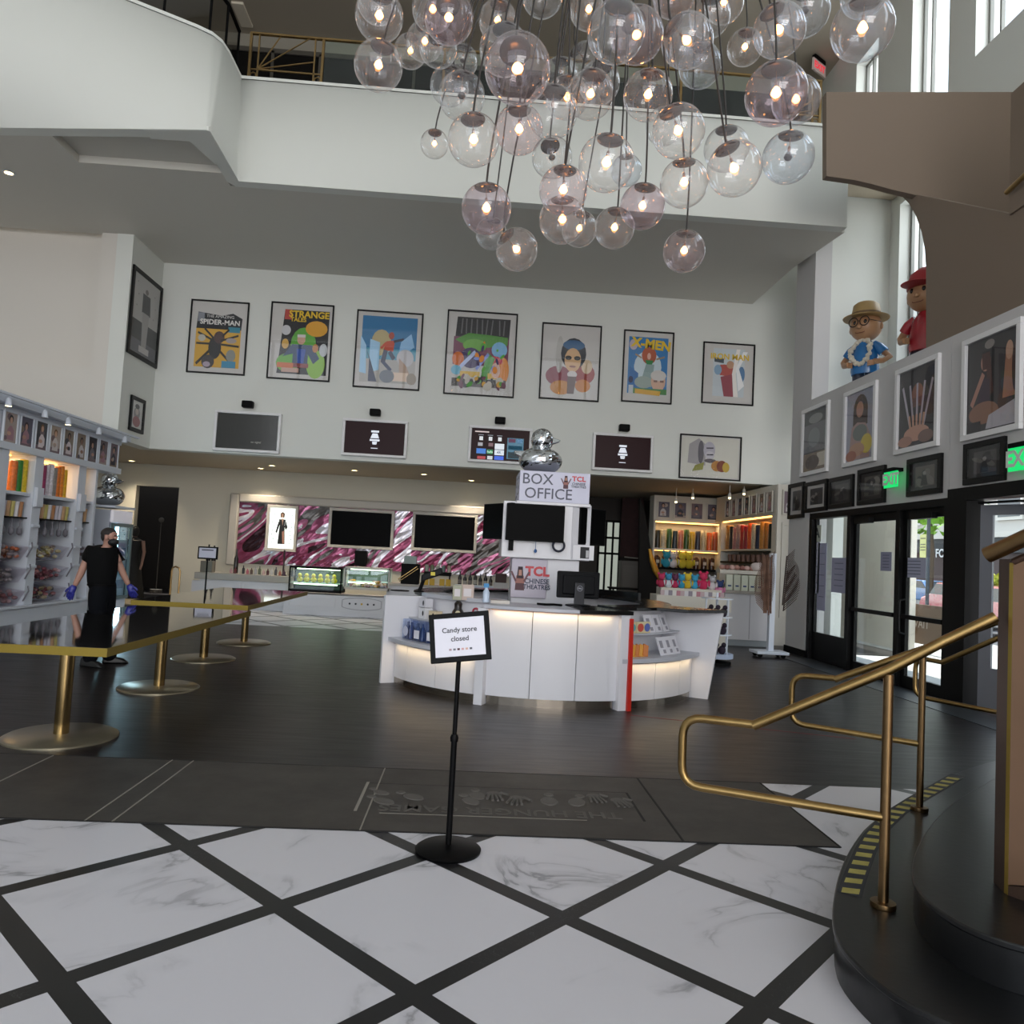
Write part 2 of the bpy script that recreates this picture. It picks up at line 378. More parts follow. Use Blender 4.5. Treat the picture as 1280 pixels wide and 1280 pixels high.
struct('ceiling', B((-12.5, 10.6, ZT), (7.6, 16.6, ZT+.2)), mat('upper_ceiling_paint', '#a39a8c', .8))
struct('ceiling', B((-12.5, -12.2, ZT+.6), (8.6, 10.6, ZT+.8)).box((-12.5, 10.4, ZT), (7.6, 10.6, ZT+.6)), WHITE)
# upper back wall with dark glazing
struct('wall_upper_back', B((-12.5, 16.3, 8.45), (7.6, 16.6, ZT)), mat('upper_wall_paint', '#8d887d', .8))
mb = MB().use(mat('dark_glazing', '#0b0b0c', .12)); mb.box((-9, 16.22, 8.5), (3.2, 16.3, 12.15)); mb.use(mat('glazing_frame', '#4a463f', .5))
for x in [-9+1.02*i for i in range(13)]: mb.box((x-.03, 16.19, 8.5), (x+.03, 16.24, 12.15))
mb.box((-9, 16.19, 12.1), (3.25, 16.24, 12.2)); mb.box((-9, 16.19, 10.2), (3.2, 16.24, 10.26))
struct('window_9', mb)
mb = MB().use(mat('grey_green_glazing', '#39423f', .15)); mb.box((3.3, 16.2, 8.5), (6.9, 16.3, 12.1)); mb.use(BLACK); mb.box((3.3,16.17,11.4),(6.9,16.24,12.1))
for x in (3.3, 4.5, 5.7, 6.9): mb.box((x-.04, 16.17, 8.5), (x+.04, 16.24, 12.1))
struct('window_10', mb)
# outer right wall X=7.3 with tall deep windows
OX = 7.3
wins = [(13.85, 14.7, 8.9, 11.9), (11.75, 12.95, 4.9, 8.15), (11.62, 12.7, 8.6, 12.2), (9.6, 10.95, 9.55, 12.4), (6.6, 8.2, 9.0, 12.4), (3.6, 5.2, 5.0, 12.3), (.6, 2.2, 5.0, 12.3)]
ys = sorted({v for a in wins for v in a[:2]} | {-12., 16.6}); 
mb = MB()
for y0, y1 in zip(ys[:-1], ys[1:]):
    ym = (y0+y1)/2; zz = 4.3
    for z0, z1 in sorted((a[2], a[3]) for a in wins if a[0] < ym < a[1]):
        mb.box((OX, y0, zz), (OX+.45, y1, z0)); zz = z1
    mb.box((OX, y0, zz), (OX+.45, y1, ZT+.6))
struct('wall_outer_right', mb, WHITE)
for i, (y0, y1, z0, z1) in enumerate(wins):
    f = MB(); f.box((OX+.2, y0, z0), (OX+.26, y0+.05, z1)); f.box((OX+.2, y1-.05, z0), (OX+.26, y1, z1)); f.box((OX+.2, y0, z0), (OX+.26, y1, z0+.05)); f.box((OX+.2, y0, z1-.05), (OX+.26, y1, z1)); f.box((OX+.2,y1-.3,z0),(OX+.26,y1-.26,z1))
    wo = struct('window_%d' % (i+1), f, mat('grey_window_frame', '#7d7d78', .5))
    f2 = MB().poly([(OX+.23, y0, z0), (OX+.23, y1, z0), (OX+.23, y1, z1), (OX+.23, y0, z1)]).build('pane', glassy('window_glass', (.97, 1, 1), .4, .03), wo)
# wall behind the statues, and the pillar at the end of the right wall
struct('wall_recess', B((RX+.3, 13.25, 4.4), (OX, 13.45, 8.4)), WHITE)
mb = B((RX, 13.2, 0), (RX+.3, 14.0, 8.4))
struct('wall_pillar', mb, mat('grey_white_paint', '#c6c4c4', .7))
# right wall above and around the street doors (doors between y 7.1 and 13.1)
GW = mat('grey_white_paint')
mb = B((RX, 9.2, 2.52), (RX+.3, 13.195, 4.57)); mb.box((RX, 5.0, 2.62), (RX+.3, 9.19, 4.57)); mb.box((RX, -12, 0), (RX+.3, 6.2, 4.57)); mb.box((RX, 13.1, 0), (RX+.3, 13.2, 2.52))
struct('wall_right', mb, GW)
struct('floor', B((RX+.3, -12, 4.45), (OX, 13.25, 4.57)), WHITE)
struct('baseboard_right', B((RX-.02, 13.12, 0), (RX, 14.0, .12)).box((RX-.02, 13.98, 0), (RX+.3, 14.02, .12)), BLACK)
# brown stair landing and the arched wall above the ledge
pA = [at(x, y, Y=10.05) for x, y in ((1033, 115), (1290, 115), (1290, 275), (1266, 268), (1200, 256), (1115, 237), (1090, 230), (1068, 225), (1033, 220))]
mb = MB().prism_y([(p.x, p.z) for p in pA], 10.05, 10.17)
struct('wall_stair_landing', mb, BROWN)
pB = [at(x, y, X=RX) for x, y in ((1115, 237), (1126, 244), (1136, 254), (1145, 270), (1152, 290), (1156, 312), (1157.5, 335), (1157.5, 440))]
q0 = at(1266, 268, X=RX); q1 = at(1300, 262, X=RX)
arc = [(p.y, p.z) for p in pB]; arc[-1] = (arc[-1][0], 4.57)
mb = MB().prism_x(arc+[(3.0, 4.57), (3.0, 6.0), (q0.y, q0.z)], RX, RX+.12)
struct('wall_stair_side', mb, BROWN)
mb = MB().prism_x([(q0.y+.02, q0.z), (3.0, 5.95), (3.0, 7.3), (q0.y+.02, 7.1)], RX-.03, RX)
struct('wall_stair_stringer', mb, BROWN)
a = at(1258, 241, X=RX-.1)
tag(MB().tube([a, (RX-.1, a.y-1.2, a.z+.25), (RX-.1, a.y-3, a.z+.7)], .03).build('handrail', BRASS), 'short end of dark handrail high on the brown stair wall', 'handrail')
# front of the lobby behind the camera: glazed wall, side wall
mb = MB()
for x in [-12.0+1.5*i for i in range(14)]: mb.box((x-.06, -12.1, 0), (x+.06, -11.9, 12.9))
for z in (.0, 2.6, 4.6, 7.2, 9.8, 12.9): mb.box((-12.2, -12.1, z), (7.6, -11.9, z+.14))
struct('wall_front', mb, BLACK)
struct('wall_left', B((-12.5, -12, 0), (-12.2, 24, 13.2)), WHITE)
# bar back wall, doorway to the dark room, dark wall behind the shop
BW = 19.3
xd0, xd1 = at(163, 700, Y=BW).x, at(217, 700, Y=BW).x
xm0, xm1 = at(288, 650, Y=BW).x, at(648, 650, Y=BW).x
mb = B((-12.2, BW, 0), (xd0, BW+.2, ZL)); mb.box((xd0, BW, 2.75), (xd1, BW+.2, ZL)); mb.box((xd1, BW, 0), (xm1, BW+.2, ZL))
struct('wall_bar', mb, mat('greige_wall', '#cecabc', .75))
struct('wall_dark_room', B((-12.2, 22.5, 0), (-5, 22.7, ZL)).box((xd1+.3, BW+.2, 0), (xd1+.4, 22.5, ZL)), DARKW)
mb = B((xm1, 21.6, 0), (8.4, 21.8, ZL)); mb.box((xm1-.2, BW+.2, 0), (xm1, 21.8, ZL))
struct('wall_shop_back', mb, DARKW)
struct('wall_shop_right', B((6.75, 14.0, 0), (6.95, 21.8, ZL+.1)), WHITE)
# ---------------------------------------------------------------- framed pictures, screens
PANE = glassy('picture_glass', (1, 1, 1), .30, .035)
BLKF = mat('black_frame_wood', '#0a0a0b', .4, spec=.25)
WHTF = mat('white_frame_wood', '#e4e3e4', .45)
PAPER = '#cfccc9'
def ellp(cx, cy, rx, ry, n=16, a=0.):
    return [(cx+rx*math.cos(2*PI*k/n)*math.cos(a)-ry*math.sin(2*PI*k/n)*math.sin(a), cy+rx*math.cos(2*PI*k/n)*math.sin(a)+ry*math.sin(2*PI*k/n)*math.cos(a)) for k in range(n)]
def art(parent, W, H, shapes, y0=-.012, name='artwork', rough=.5):
    """flat printed sheet: coloured areas laid one over another; coordinates 0..1 across and up"""
    mb = MB()
    for i, s in enumerate(shapes):
        y = y0-.0006*(i+1); k = s[0]; mb.use(flat(s[-1], rough) if isinstance(s[-1], str) else s[-1])
        if k == 'r': p = [(s[1], s[2]), (s[3], s[2]), (s[3], s[4]), (s[1], s[4])]
        elif k == 'e': p = ellp(*s[1:5], a=(s[5] if len(s) > 6 else 0))
        elif k == 'l':
            (x1, z1), (x2, z2), t = s[1], s[2], s[3]; dx, dz = x2-x1, z2-z1; L = math.hypot(dx, dz) or 1; nx, nz = -dz/L*t/2, dx/L*t/2
            p = [(x1+nx, z1+nz), (x1-nx, z1-nz), (x2-nx, z2-nz), (x2+nx, z2+nz)]
        else: p = s[1]
        mb.poly([((a-.5)*W, y, (b-.5)*H) for a, b in p])
    return mb.build(name, parent=parent)
def ring(W, H, fw, d, y=0.):
    m = MB()
    m.box((-W/2, y-d, -H/2), (W/2, y, -H/2+fw)); m.box((-W/2, y-d, H/2-fw), (W/2, y, H/2))
    m.box((-W/2, y-d, -H/2+fw), (-W/2+fw, y, H/2-fw)); m.box((W/2-fw, y-d, -H/2+fw), (W/2, y, H/2-fw)); return m
def picture(label, loc, W, H, rz, shapes, fm=BLKF, fw=.03, d=.04, mount=None, group=None, cat='picture', name='framed_picture', glass=True, inset=0., texts=()):
    t = thing(name, label, cat, loc, rz, group)
    ring(W, H, fw, d).build('frame', fm, t, bevel=.004, seg=1)
    iw, ih = W-2*fw, H-2*fw
    MB().box((-iw/2, -.012, -ih/2), (iw/2, -.002, ih/2)).build('mount_board', flat(mount or PAPER, .7), t)
    a = art(t, iw-2*inset, ih-2*inset, shapes)
    for s, x, z, size, m, kw in texts:
        text('lettering', s, a, ((x-.5)*(iw-2*inset), -.03 if not glass else -.0262, (z-.5)*(ih-2*inset)), size, m, ext=.0005, **kw)
    if glass: MB().poly([(-iw/2, -d+.008, -ih/2), (iw/2, -d+.008, -ih/2), (iw/2, -d+.008, ih/2), (-iw/2, -d+.008, ih/2)]).build('glass_pane', PANE, t)
    return t
def onfascia(x0, y0, x1, y1, x2=None, y2=None):
    a = at(x0, y0, Y=FY); b = at(x1, y1, Y=FY); return Vector(((a.x+b.x)/2, FY, (a.z+b.z)/2)), abs(b.x-a.x), abs(a.z-b.z)
# poster corners as seen: top-left and bottom-right
R_ = lambda *a: ('r',)+a
P_ = lambda pts, c: ('p', pts, c)
E_ = lambda *a: ('e',)+a
L_ = lambda a, b, t, c: ('l', a, b, t, c)
rnd = random.Random(3)
def blobs(n, cols, x0=.08, x1=.92, z0=.08, z1=.9, r=.1):
    return [E_(rnd.uniform(x0, x1), rnd.uniform(z0, z1), rnd.uniform(.3, 1)*r, rnd.uniform(.3, 1)*r, rnd.uniform(0, PI), rnd.choice(cols)) for _ in range(n)]
YEL = flat('#e8c22a'); WHT = flat('#e8e6e2'); ORG = flat('#d8702a'); REDT = flat('#b02a1c'); NAVY = flat('#20284c')
post = [
 ('cream bordered comic cover in yellow and black, leftmost poster over the screens', (240, 374), (306, 470),
   [R_(.08, .06, .92, .62, '#d8a632'), P_([(.1, .86), (.3, .84), (.55, .82), (.75, .86), (.93, .79), (.92, .62), (.08, .62)], '#22242a'), R_(.1, .72, .22, .85, '#8a8e98'),
    R_(.68, .58, .9, .66, '#3a8aa0'), E_(.45, .35, .12, .17, '#1c1a20'), E_(.52, .5, .1, .09, '#4a3230'), L_((.42, .45), (.12, .56), .03, '#1a1718'), L_((.4, .4), (.1, .4), .03, '#1a1718'), L_((.4, .34), (.12, .1), .04, '#1a1718'),
    L_((.55, .45), (.88, .54), .03, '#1a1718'), L_((.55, .4), (.9, .38), .03, '#1a1718'), L_((.55, .3), (.76, .14), .035, '#1a1718'), L_((.4, .5), (.24, .62), .03, '#1a1718'), L_((.58, .52), (.7, .62), .03, '#1a1718'),
    E_(.2, .48, .07, .05, '#c0bdb0'), E_(.75, .46, .1, .04, '#a89c98'), E_(.76, .24, .09, .09, '#8c8e86'), E_(.34, .14, .12, .1, '#3c3638'), E_(.32, .1, .07, .04, '#b4a4b4'), R_(.6, .06, .86, .16, '#3f8fb4')],
   [('THE AMAZING', .52, .80, .085, WHT, {}), ('SPIDER-MAN', .52, .715, .145, WHT, dict(bold=.004))]),
 ('comic cover with yellow title over a blue robed man and green smoke', (340, 377), (412, 478),
   [P_([(.2, .94), (.97, .94), (.97, .05), (.12, .05)], '#16151a'), R_(.2, .8, .32, .94, '#b8403a'), E_(.55, .45, .22, .25, '#5da83a'), E_(.78, .2, .16, .2, '#8cc038'), E_(.3, .2, .2, .13, '#6ab03c'), E_(.76, .69, .19, .11, '#e0a22a'),
    E_(.24, .65, .08, .07, '#c8c8cc'), P_([(.2, .28), (.36, .46), (.7, .46), (.84, .28), (.74, .2), (.64, .33), (.64, .18), (.38, .18), (.38, .33), (.26, .3)], '#2a4468'), P_([(.44, .4), (.6, .4), (.57, .2), (.47, .2)], '#2a50a8'),
    E_(.51, .53, .07, .07, '#d0a48c'), R_(.44, .56, .58, .6, '#d8d4d0'), E_(.24, .46, .06, .07, '#d8aa50'), E_(.76, .42, .05, .06, '#c08040'), R_(.4, .14, .66, .2, '#8a3c3c'), R_(.12, .13, .4, .2, '#d0703a'), R_(.2, .07, .5, .13, '#c8a090'), E_(.9, .4, .07, .09, '#c4c8cc')],
   [('STRANGE', .62, .875, .19, YEL, dict(bold=.006)), ('TALES', .44, .80, .12, YEL, dict(bold=.003))]),
 ('painting of a small red and navy figure leaping across a blue sky', (447, 387), (524, 489),
   [R_(.06, .5, .95, .96, '#2474a8'), R_(.06, .36, .95, .52, '#4f9ab4'), E_(.38, .6, .16, .18, '#b8a878'), R_(.06, .05, .95, .37, '#b3b0ac'), P_([(.05, .18), (.05, .68), (.14, .55), (.16, .16)], '#a8d4f4'),
    P_([(.2, .64), (.36, .6), (.36, .22), (.2, .18)], '#a8d4f4'), P_([(.14, .5), (.2, .4), (.2, .06), (.34, .06), (.24, .3)], '#2c3858'), E_(.54, .7, .045, .05, '#a8402c'), P_([(.46, .62), (.6, .64), (.58, .48), (.42, .5)], '#c84e34'),
    L_((.58, .62), (.74, .66), .035, '#1e2440'), L_((.46, .6), (.38, .52), .035, '#c84e34'), L_((.46, .5), (.42, .32), .07, '#1e2848'), L_((.42, .34), (.56, .22), .05, '#28365c'), L_((.52, .48), (.6, .38), .06, '#1e2848'),
    P_([(.7, .62), (.86, .74), (.92, .56), (.66, .38)], '#90c0e8'), E_(.78, .4, .14, .12, '#c4c2c6'), P_([(.68, .4), (.8, .3), (.9, .12), (.7, .16)], '#b89c88'), R_(.6, .08, .84, .2, '#e4ccb8'), E_(.9, .12, .08, .08, '#988c7c'), E_(.5, .14, .12, .09, '#6c7480')], []),
 ('large crowded cover with black top and clashing green, violet and orange shapes', (560, 387), (642, 498),
   [P_([(.12, .95), (.93, .95), (.92, .7), (.1, .7)], '#2b2b2d')]+[L_((x, .93), (x+rnd.uniform(-.02, .02), .74), .02, '#6a6a6c') for x in (.2, .26, .34, .42, .5, .58, .66, .76, .84)]+
   [R_(.08, .35, .92, .7, '#7a3e58'), P_([(.1, .66), (.3, .75), (.6, .74), (.9, .72), (.9, .62), (.6, .58), (.2, .62)], '#4f9234'), E_(.4, .6, .18, .08, '#6fae44'), E_(.35, .44, .16, .13, '#3c2a5c'), E_(.16, .42, .09, .09, '#d8702c'),
    E_(.78, .56, .12, .1, '#7cb8e0'), E_(.85, .3, .09, .17, '#e08a2c'), E_(.7, .42, .14, .06, '#c43c4c'), P_([(.6, .52), (.72, .45), (.6, .15), (.5, .15)], '#4c9a3c'), L_((.2, .32), (.42, .52), .05, '#b8c8f0'), L_((.44, .3), (.62, .5), .04, '#8c9ce0'),
    E_(.14, .28, .08, .06, '#6cb4d0'), R_(.2, .2, .5, .27, '#d8b038'), R_(.62, .19, .76, .26, '#d8b038'), E_(.74, .3, .07, .1, '#e0b8a8'), R_(.08, .08, .9, .18, '#4a4642')]+blobs(26, ['#2c2a2c', '#c8c2b8', '#6c3c50', '#4c9a3c', '#d0a040'], .12, .88, .08, .2, .06)+blobs(14, ['#5cae3c', '#3c2a5c', '#e08a2c', '#8c9ce0'], .15, .85, .3, .62, .05), []),
 ('watercolour portrait poster in maroon, tan and dark blue on white, right of the crowded cover', (678, 403), (748, 503),
   [E_(.3, .3, .24, .14, '#8a3c48'), E_(.75, .35, .2, .15, '#9c3c34'), E_(.35, .14, .2, .1, '#c88a44'), E_(.74, .18, .14, .09, '#c8803c'), E_(.3, .6, .07, .26, '#bdbab6'), E_(.8, .45, .1, .1, '#d8c0a0'),
    E_(.55, .62, .23, .22, '#141a28'), E_(.55, .74, .2, .07, '#2a5c88'), E_(.54, .53, .15, .17, '#dcb284'), E_(.46, .56, .06, .03, '#1c1e22'), E_(.62, .56, .06, .03, '#1c1e22'), E_(.54, .44, .06, .015, '#a0685c'),
    E_(.54, .33, .09, .05, '#dcd4d4'), P_([(.46, .3), (.62, .3), (.58, .06), (.46, .06)], '#6a5450')], []),
 ('comic cover with slanted yellow title on bright blue, an old face bottom right', (780, 412), (839, 506),
   [R_(.07, .1, .93, .94, '#2d7ab8'), E_(.5, .5, .3, .24, '#c6d6de'), P_([(.1, .5), (.3, .4), (.3, .2), (.1, .1)], '#2a6cae'), E_(.52, .67, .16, .13, '#b45a3c'), E_(.52, .66, .04, .05, '#e0b4a4'), L_((.22, .68), (.36, .63), .025, '#9c8468'), L_((.68, .62), (.86, .66), .025, '#9c8468'),
    P_([(.44, .6), (.62, .6), (.58, .52), (.5, .5)], '#2c8444'), P_([(.46, .54), (.64, .54), (.6, .2), (.34, .22)], '#8ca4a4'), E_(.42, .27, .2, .09, '#9aaaa4'), E_(.74, .3, .16, .16, '#d4ac94'), E_(.74, .38, .17, .08, '#d0ccc8'), R_(.64, .28, .72, .31, '#7c5c50'), R_(.78, .28, .86, .31, '#7c5c50'),
    R_(.1, .1, .93, .18, '#4c8a4c'), P_([(.24, .1), (.24, .17), (.8, .15), (.78, .08)], '#d8a83c'), R_(.1, .1, .2, .22, '#c4ccd0'), E_(.14, .3, .05, .05, '#1c2c54'), E_(.17, .82, .09, .08, '#c0b4c0')],
   [('X-MEN', .56, .83, .27, YEL, dict(bold=.012, rot=(PI/2, math.radians(5), 0)))]),
 ('pale comic cover with yellow title and a faded red figure, rightmost of the upper row', (879, 427), (941, 508),
   [R_(.18, .1, .84, .94, '#c9d2d8'), P_([(.2, .7), (.4, .68), (.4, .76), (.2, .78)], '#4a545c'), E_(.42, .56, .2, .1, '#b4544c'), P_([(.34, .44), (.6, .5), (.64, .1), (.42, .1)], '#944450'), E_(.54, .66, .08, .07, '#c09478'), E_(.28, .56, .08, .09, '#88a8c4'),
    E_(.78, .5, .07, .14, '#5c80a8'), P_([(.66, .94), (.74, .94), (.66, .5), (.72, .1), (.62, .1), (.58, .5)], '#f2ece8'), P_([(.8, .9), (.9, .9), (.72, .6), (.84, .3), (.72, .2), (.66, .6)], '#f4f4f6')],
   [('IRON MAN', .52, .79, .17, YEL, dict(bold=.004))]),
]
for lab, a, b, sh, tx in post:
    c, W, H = onfascia(*a, *b)
    picture(lab, c, W, H, 0, sh, texts=tx, name='framed_poster', cat='poster', inset=.02)
c, W, H = onfascia(850, 542, 925, 602)
picture('wide framed ink drawing of a grim bald head with golden glove', c, W, H, 0,
    [R_(.02, .03, .98, .97, '#d2d0c6'), P_([(.12, .35), (.14, .8), (.3, .95), (.42, .8), (.42, .3)], '#a09c9e'), E_(.34, .62, .05, .28, '#5c5860'), E_(.48, .68, .1, .2, '#b4b0bc'), E_(.49, .55, .08, .1, '#c4c0c8'), L_((.43, .72), (.55, .73), .03, '#3c3844'), L_((.44, .56), (.55, .57), .03, '#3c3844'),
     E_(.5, .42, .1, .05, '#5c5458'), P_([(.2, .15), (.25, .3), (.4, .38), (.38, .2)], '#8c8c3c'), E_(.62, .3, .1, .13, '#b47c30'), E_(.7, .3, .09, .14, '#7c3c24'), E_(.77, .28, .06, .12, '#c4a43c')])

# screens with white bezels and the little black boxes above them
def wall_screen(label, a, b, on, extra=None, sname='wall_screen'):
    c, W, H = onfascia(*a, *b)
    t = thing(sname, label, 'screen', c, 0)
    ring(W, H, .055, .11, 0).build('bezel', WHTF, t, bevel=.01)
    B((-W/2+.03, -.06, -H/2+.03), (W/2-.03, -.0, H/2-.03)).build('back_panel', BLACK, t)
    s = B((-W/2+.05, -.075, -H/2+.05), (W/2-.05, -.06, H/2-.05)).build('display', mat('lit_dark_screen', '#120a0c', .3, emit='#2a1618', es=.6, spec=.1) if on else mat('dark_glossy_screen', '#15140f', .15, coat=.15), t)
    if extra: extra(s, W-.1, H-.1)
    return t
LS = mat('screen_white', '#dfe3ea', .4, emit='#cfd6e2', es=.7)
def kettle(s, W, H):
    m = MB().use(LS)
    y = -.078
    for p in ([(-.08, .16), (.08, .16), (.08, .12), (-.08, .12)], [(-.05, .1), (.05, .1), (.09, .0), (-.09, .0)], [(-.1, -.02), (.1, -.02), (.1, -.06), (-.1, -.06)], [(-.05, -.07), (.05, -.07), (.04, -.13), (-.04, -.13)], [(-.07, -.2), (.07, -.2), (.07, -.215), (-.07, -.215)]):
        m.poly([(a, y, b) for a, b in p])
    m.build('screen_image', parent=s)
def grid(s, W, H):
    def q(x0, z0, x1, z1, c): m = MB(); m.use(mat('screen_'+c[1:], c, .4, emit=c, es=.6)); m.poly([(x0*W-W/2, -.078, z0*H-H/2), (x1*W-W/2, -.078, z0*H-H/2), (x1*W-W/2, -.078, z1*H-H/2), (x0*W-W/2, -.078, z1*H-H/2)]); m.build('app_tile', parent=s)
    for i, x in enumerate((.14, .3, .46)):
        q(x, .62, x+.06, .74, '#d8dce0'); q(x-.02, .78, x+.07, .8, '#808890')
    q(.12, .44, .2, .55, '#9a9aa0'); q(.3, .44, .38, .55, '#70545a'); q(.41, .36, .57, .54, '#dce4ec')
    q(.1, .2, .26, .36, '#2f74c8'); q(.28, .2, .38, .34, '#1c7a4a'); q(.41, .18, .57, .34, '#dfe8f4'); q(.12, .03, .26, .12, '#a83038'); q(.29, .03, .38, .14, '#c8ccd0'); q(.41, .03, .57, .15, '#2c5cd0')
    q(.62, .08, .9, .74, '#3c6c84'); q(.64, .6, .76, .72, '#c03848'); q(.78, .6, .88, .72, '#b4c8dc'); q(.64, .38, .88, .5, '#182c34'); q(.64, .1, .88, .3, '#585048'); q(.06, .87, .3, .91, '#c8b8b8')
    
    text('lettering', 'hulu', s, (.33*W-W/2, -.08, .27*H-H/2), .07, mat('screen_text', '#e8fff0', .4, emit='#d8ffe8', es=.7)); text('lettering', '4K', s, (.49*W-W/2, -.08, .26*H-H/2), .09, mat('screen_navy', '#122448', .5))
def glare(s, W, H):
    text('lettering', 'no signal', s, (.15*W, -.078, -.28*H), .06, mat('screen_grey', '#8c8c84', .4, emit='#8c8c84', es=.4))
wall_screen('white framed wall screen switched off, leftmost, catching daylight glare', (271, 513), (350, 568), False, glare)
wall_screen('lit dark wall screen with one white icon, second from left', (430, 523), (508, 574), True, kettle)
wall_screen('lit wall screen showing a grid of app tiles, behind the mirrored duck', (587, 532), (663, 582), True, grid)
wall_screen('lit dark wall screen with one white icon, right of the mirrored duck', (741, 541), (814, 592), True, kettle)
for lab, px, py in (('small black box above the leftmost wall screen', 312, 507), ('small black box above the second wall screen from the left', 470, 517), ('small black box above the app grid screen', 625, 527), ('small black box above the wall screen right of the duck', 779, 536)):
    p = at(px, py, Y=FY); t = thing('speaker_box', lab, 'speaker', (p.x, FY, p.z))
    B((-.11, -.2, -.07), (.11, -.05, .07)).build('body', BLACK, t, bevel=.02); B((-.03, -.06, -.03), (.03, 0, .03)).build('bracket', BLACK, t)

# two pictures on the side return, facing right
SX = -6.7
def onside(a, b, X):
    p, q = at(*a, X=X), at(*b, X=X); return Vector((X, (p.y+q.y)/2, (p.z+q.z)/2)), abs(q.y-p.y), abs(p.z-q.z)
c, W, H = onside((166, 330), (194, 461), SX)
picture('tall black framed photo of a standing man, on the side wall facing right', c, W, H, PI/2,
    [R_(0, .42, 1, 1, '#b9b7b4'), R_(0, .18, 1, .42, '#262528'), R_(0, 0, 1, .18, '#5a5860'), E_(.5, .84, .06, .035, '#6c6460'), P_([(.36, .8), (.64, .8), (.68, .55), (.36, .55)], '#1c1b1e'), P_([(.38, .56), (.64, .56), (.6, .12), (.42, .12)], '#a8a5a4'), R_(.34, .04, .72, .12, '#c4c2c0')]+[E_(x, z, .02, .01, '#8c8a88') for x, z in ((.15, .9), (.2, .75), (.8, .85), (.85, .7), (.8, .55), (.15, .6))], fw=.08)
c, W, H = onside((163, 493), (177, 543), SX)
picture('small black framed portrait on the side wall, under the tall one', c, W, H, PI/2, [R_(0, 0, 1, 1, '#c8c6c4'), E_(.5, .55, .28, .22, '#8c8684'), E_(.5, .62, .15, .13, '#c4b4ac'), E_(.5, .25, .34, .2, '#9c5c60'), E_(.5, .8, .2, .09, '#4c484c')], fw=.07)

# ---------------------------------------------------------------- balcony railing
zr = ZP+.05
def yrail(y): return y
A = thing('balcony_railing', 'brass and glass railing along the top of the balcony', 'railing', (0, BY+.1, zr))
rh = .80
MB().box((-4.0, -.025, rh-.03), (5.35, .025, rh)).build('top_rail', BRASS, A)
MB().box((-4.0, -.02, .03), (5.35, .02, .05)).build('bottom_rail', BRASS, A)
def brass_panel(x0, x1, n):
    m = MB()
    for x in (x0, x1): m.box((x-.02, -.02, 0), (x+.02, .02, rh))
    for x in (x0+.13, x1-.13): m.box((x-.012, -.012, 0), (x+.012, .012, rh))
    for z in (.18,): m.box((x0, -.012, z), (x1, .012, z+.02))
    w_ = x1-x0-.26
    for k in range(3):
        a = math.radians(12+24*k); L = min(w_/math.cos(a), (rh-.2)/math.sin(a)); m.tube([(x0+.13, 0, .2), (x0+.13+L*math.cos(a), 0, .2+L*math.sin(a))], .012, 6)
    for x in (x0+.065, x1-.065): m.tube([(x+.05*math.cos(t*PI/4), 0, .09+.05*math.sin(t*PI/4)) for t in range(8)], .012, 6, closed=True)
    m.build('brass_panel', BRASS, A)
brass_panel(-4.0, -2.85, 0); brass_panel(4.75, 5.35, 0)
for x0, x1 in ((-2.85, -.9), (-.9, 1.05), (1.05, 3.0), (3.0, 4.75)):
    MB().box((x0+.03, -.006, .06), (x1-.03, .006, rh-.04)).build('glass_pane', glassy('rail_glass', (.9, .96, .93), .4, .04), A)
    MB().box((x1-.02, -.02, 0), (x1+.02, .02, rh)).build('post', BRASS, A)
# rail on the rounded left balcony
t = thing('balcony_railing', 'dark slanted glass railing above the rounded left balcony', 'railing', (0, 0, zr))
pts = [(-4.2, 12.0), (-4.18, 11.4), (-4.28, 11.0), (-4.8, 10.66), (-6.3, 9.8), (-9, 8.7)]
MB().tube([(x, y, rh) for x, y in pts], .03, 8).build('top_rail', BLACK, t)
for x, y in pts[:-1]: MB().tube([(x, y, 0), (x, y, rh)], .02, 8).build('post', BLACK, t)
m = MB(); m.add([(x, y, z) for x, y in pts for z in (.03, rh-.03)], [(2*i, 2*i+2, 2*i+3, 2*i+1) for i in range(len(pts)-1)]); m.build('glass_pane', glassy('smoked_glass', (.5, .5, .48), .3, .05), t)
a = at(303, 17, Z=ZT)
tag(B((a.x-.12, a.y-.35, ZT-.05), (a.x+.12, a.y+.35, ZT)).build('air_vent', flat('#cfc6b6')), 'small pale box on the upper ceiling above the brass railing panel', 'vent')
p = at(1024, 72, Z=ZT)
t = thing('exit_sign', 'red exit sign hanging from the upper ceiling', 'sign', (p.x, p.y, ZT-.02), math.radians(35))
B((-.2, -.04, -.08), (.2, .04, 0)).build('canopy', BLACK, t); s = B((-.24, -.02, -.34), (.24, .02, -.08)).build('panel', mat('sign_white', '#d8c8c4', .4), t)
text('lettering', 'EXIT', s, (0, -.022, -.21), .2, mat('exit_red', '#d02838', .4, emit='#e03040', es=1.2), bold=.006)
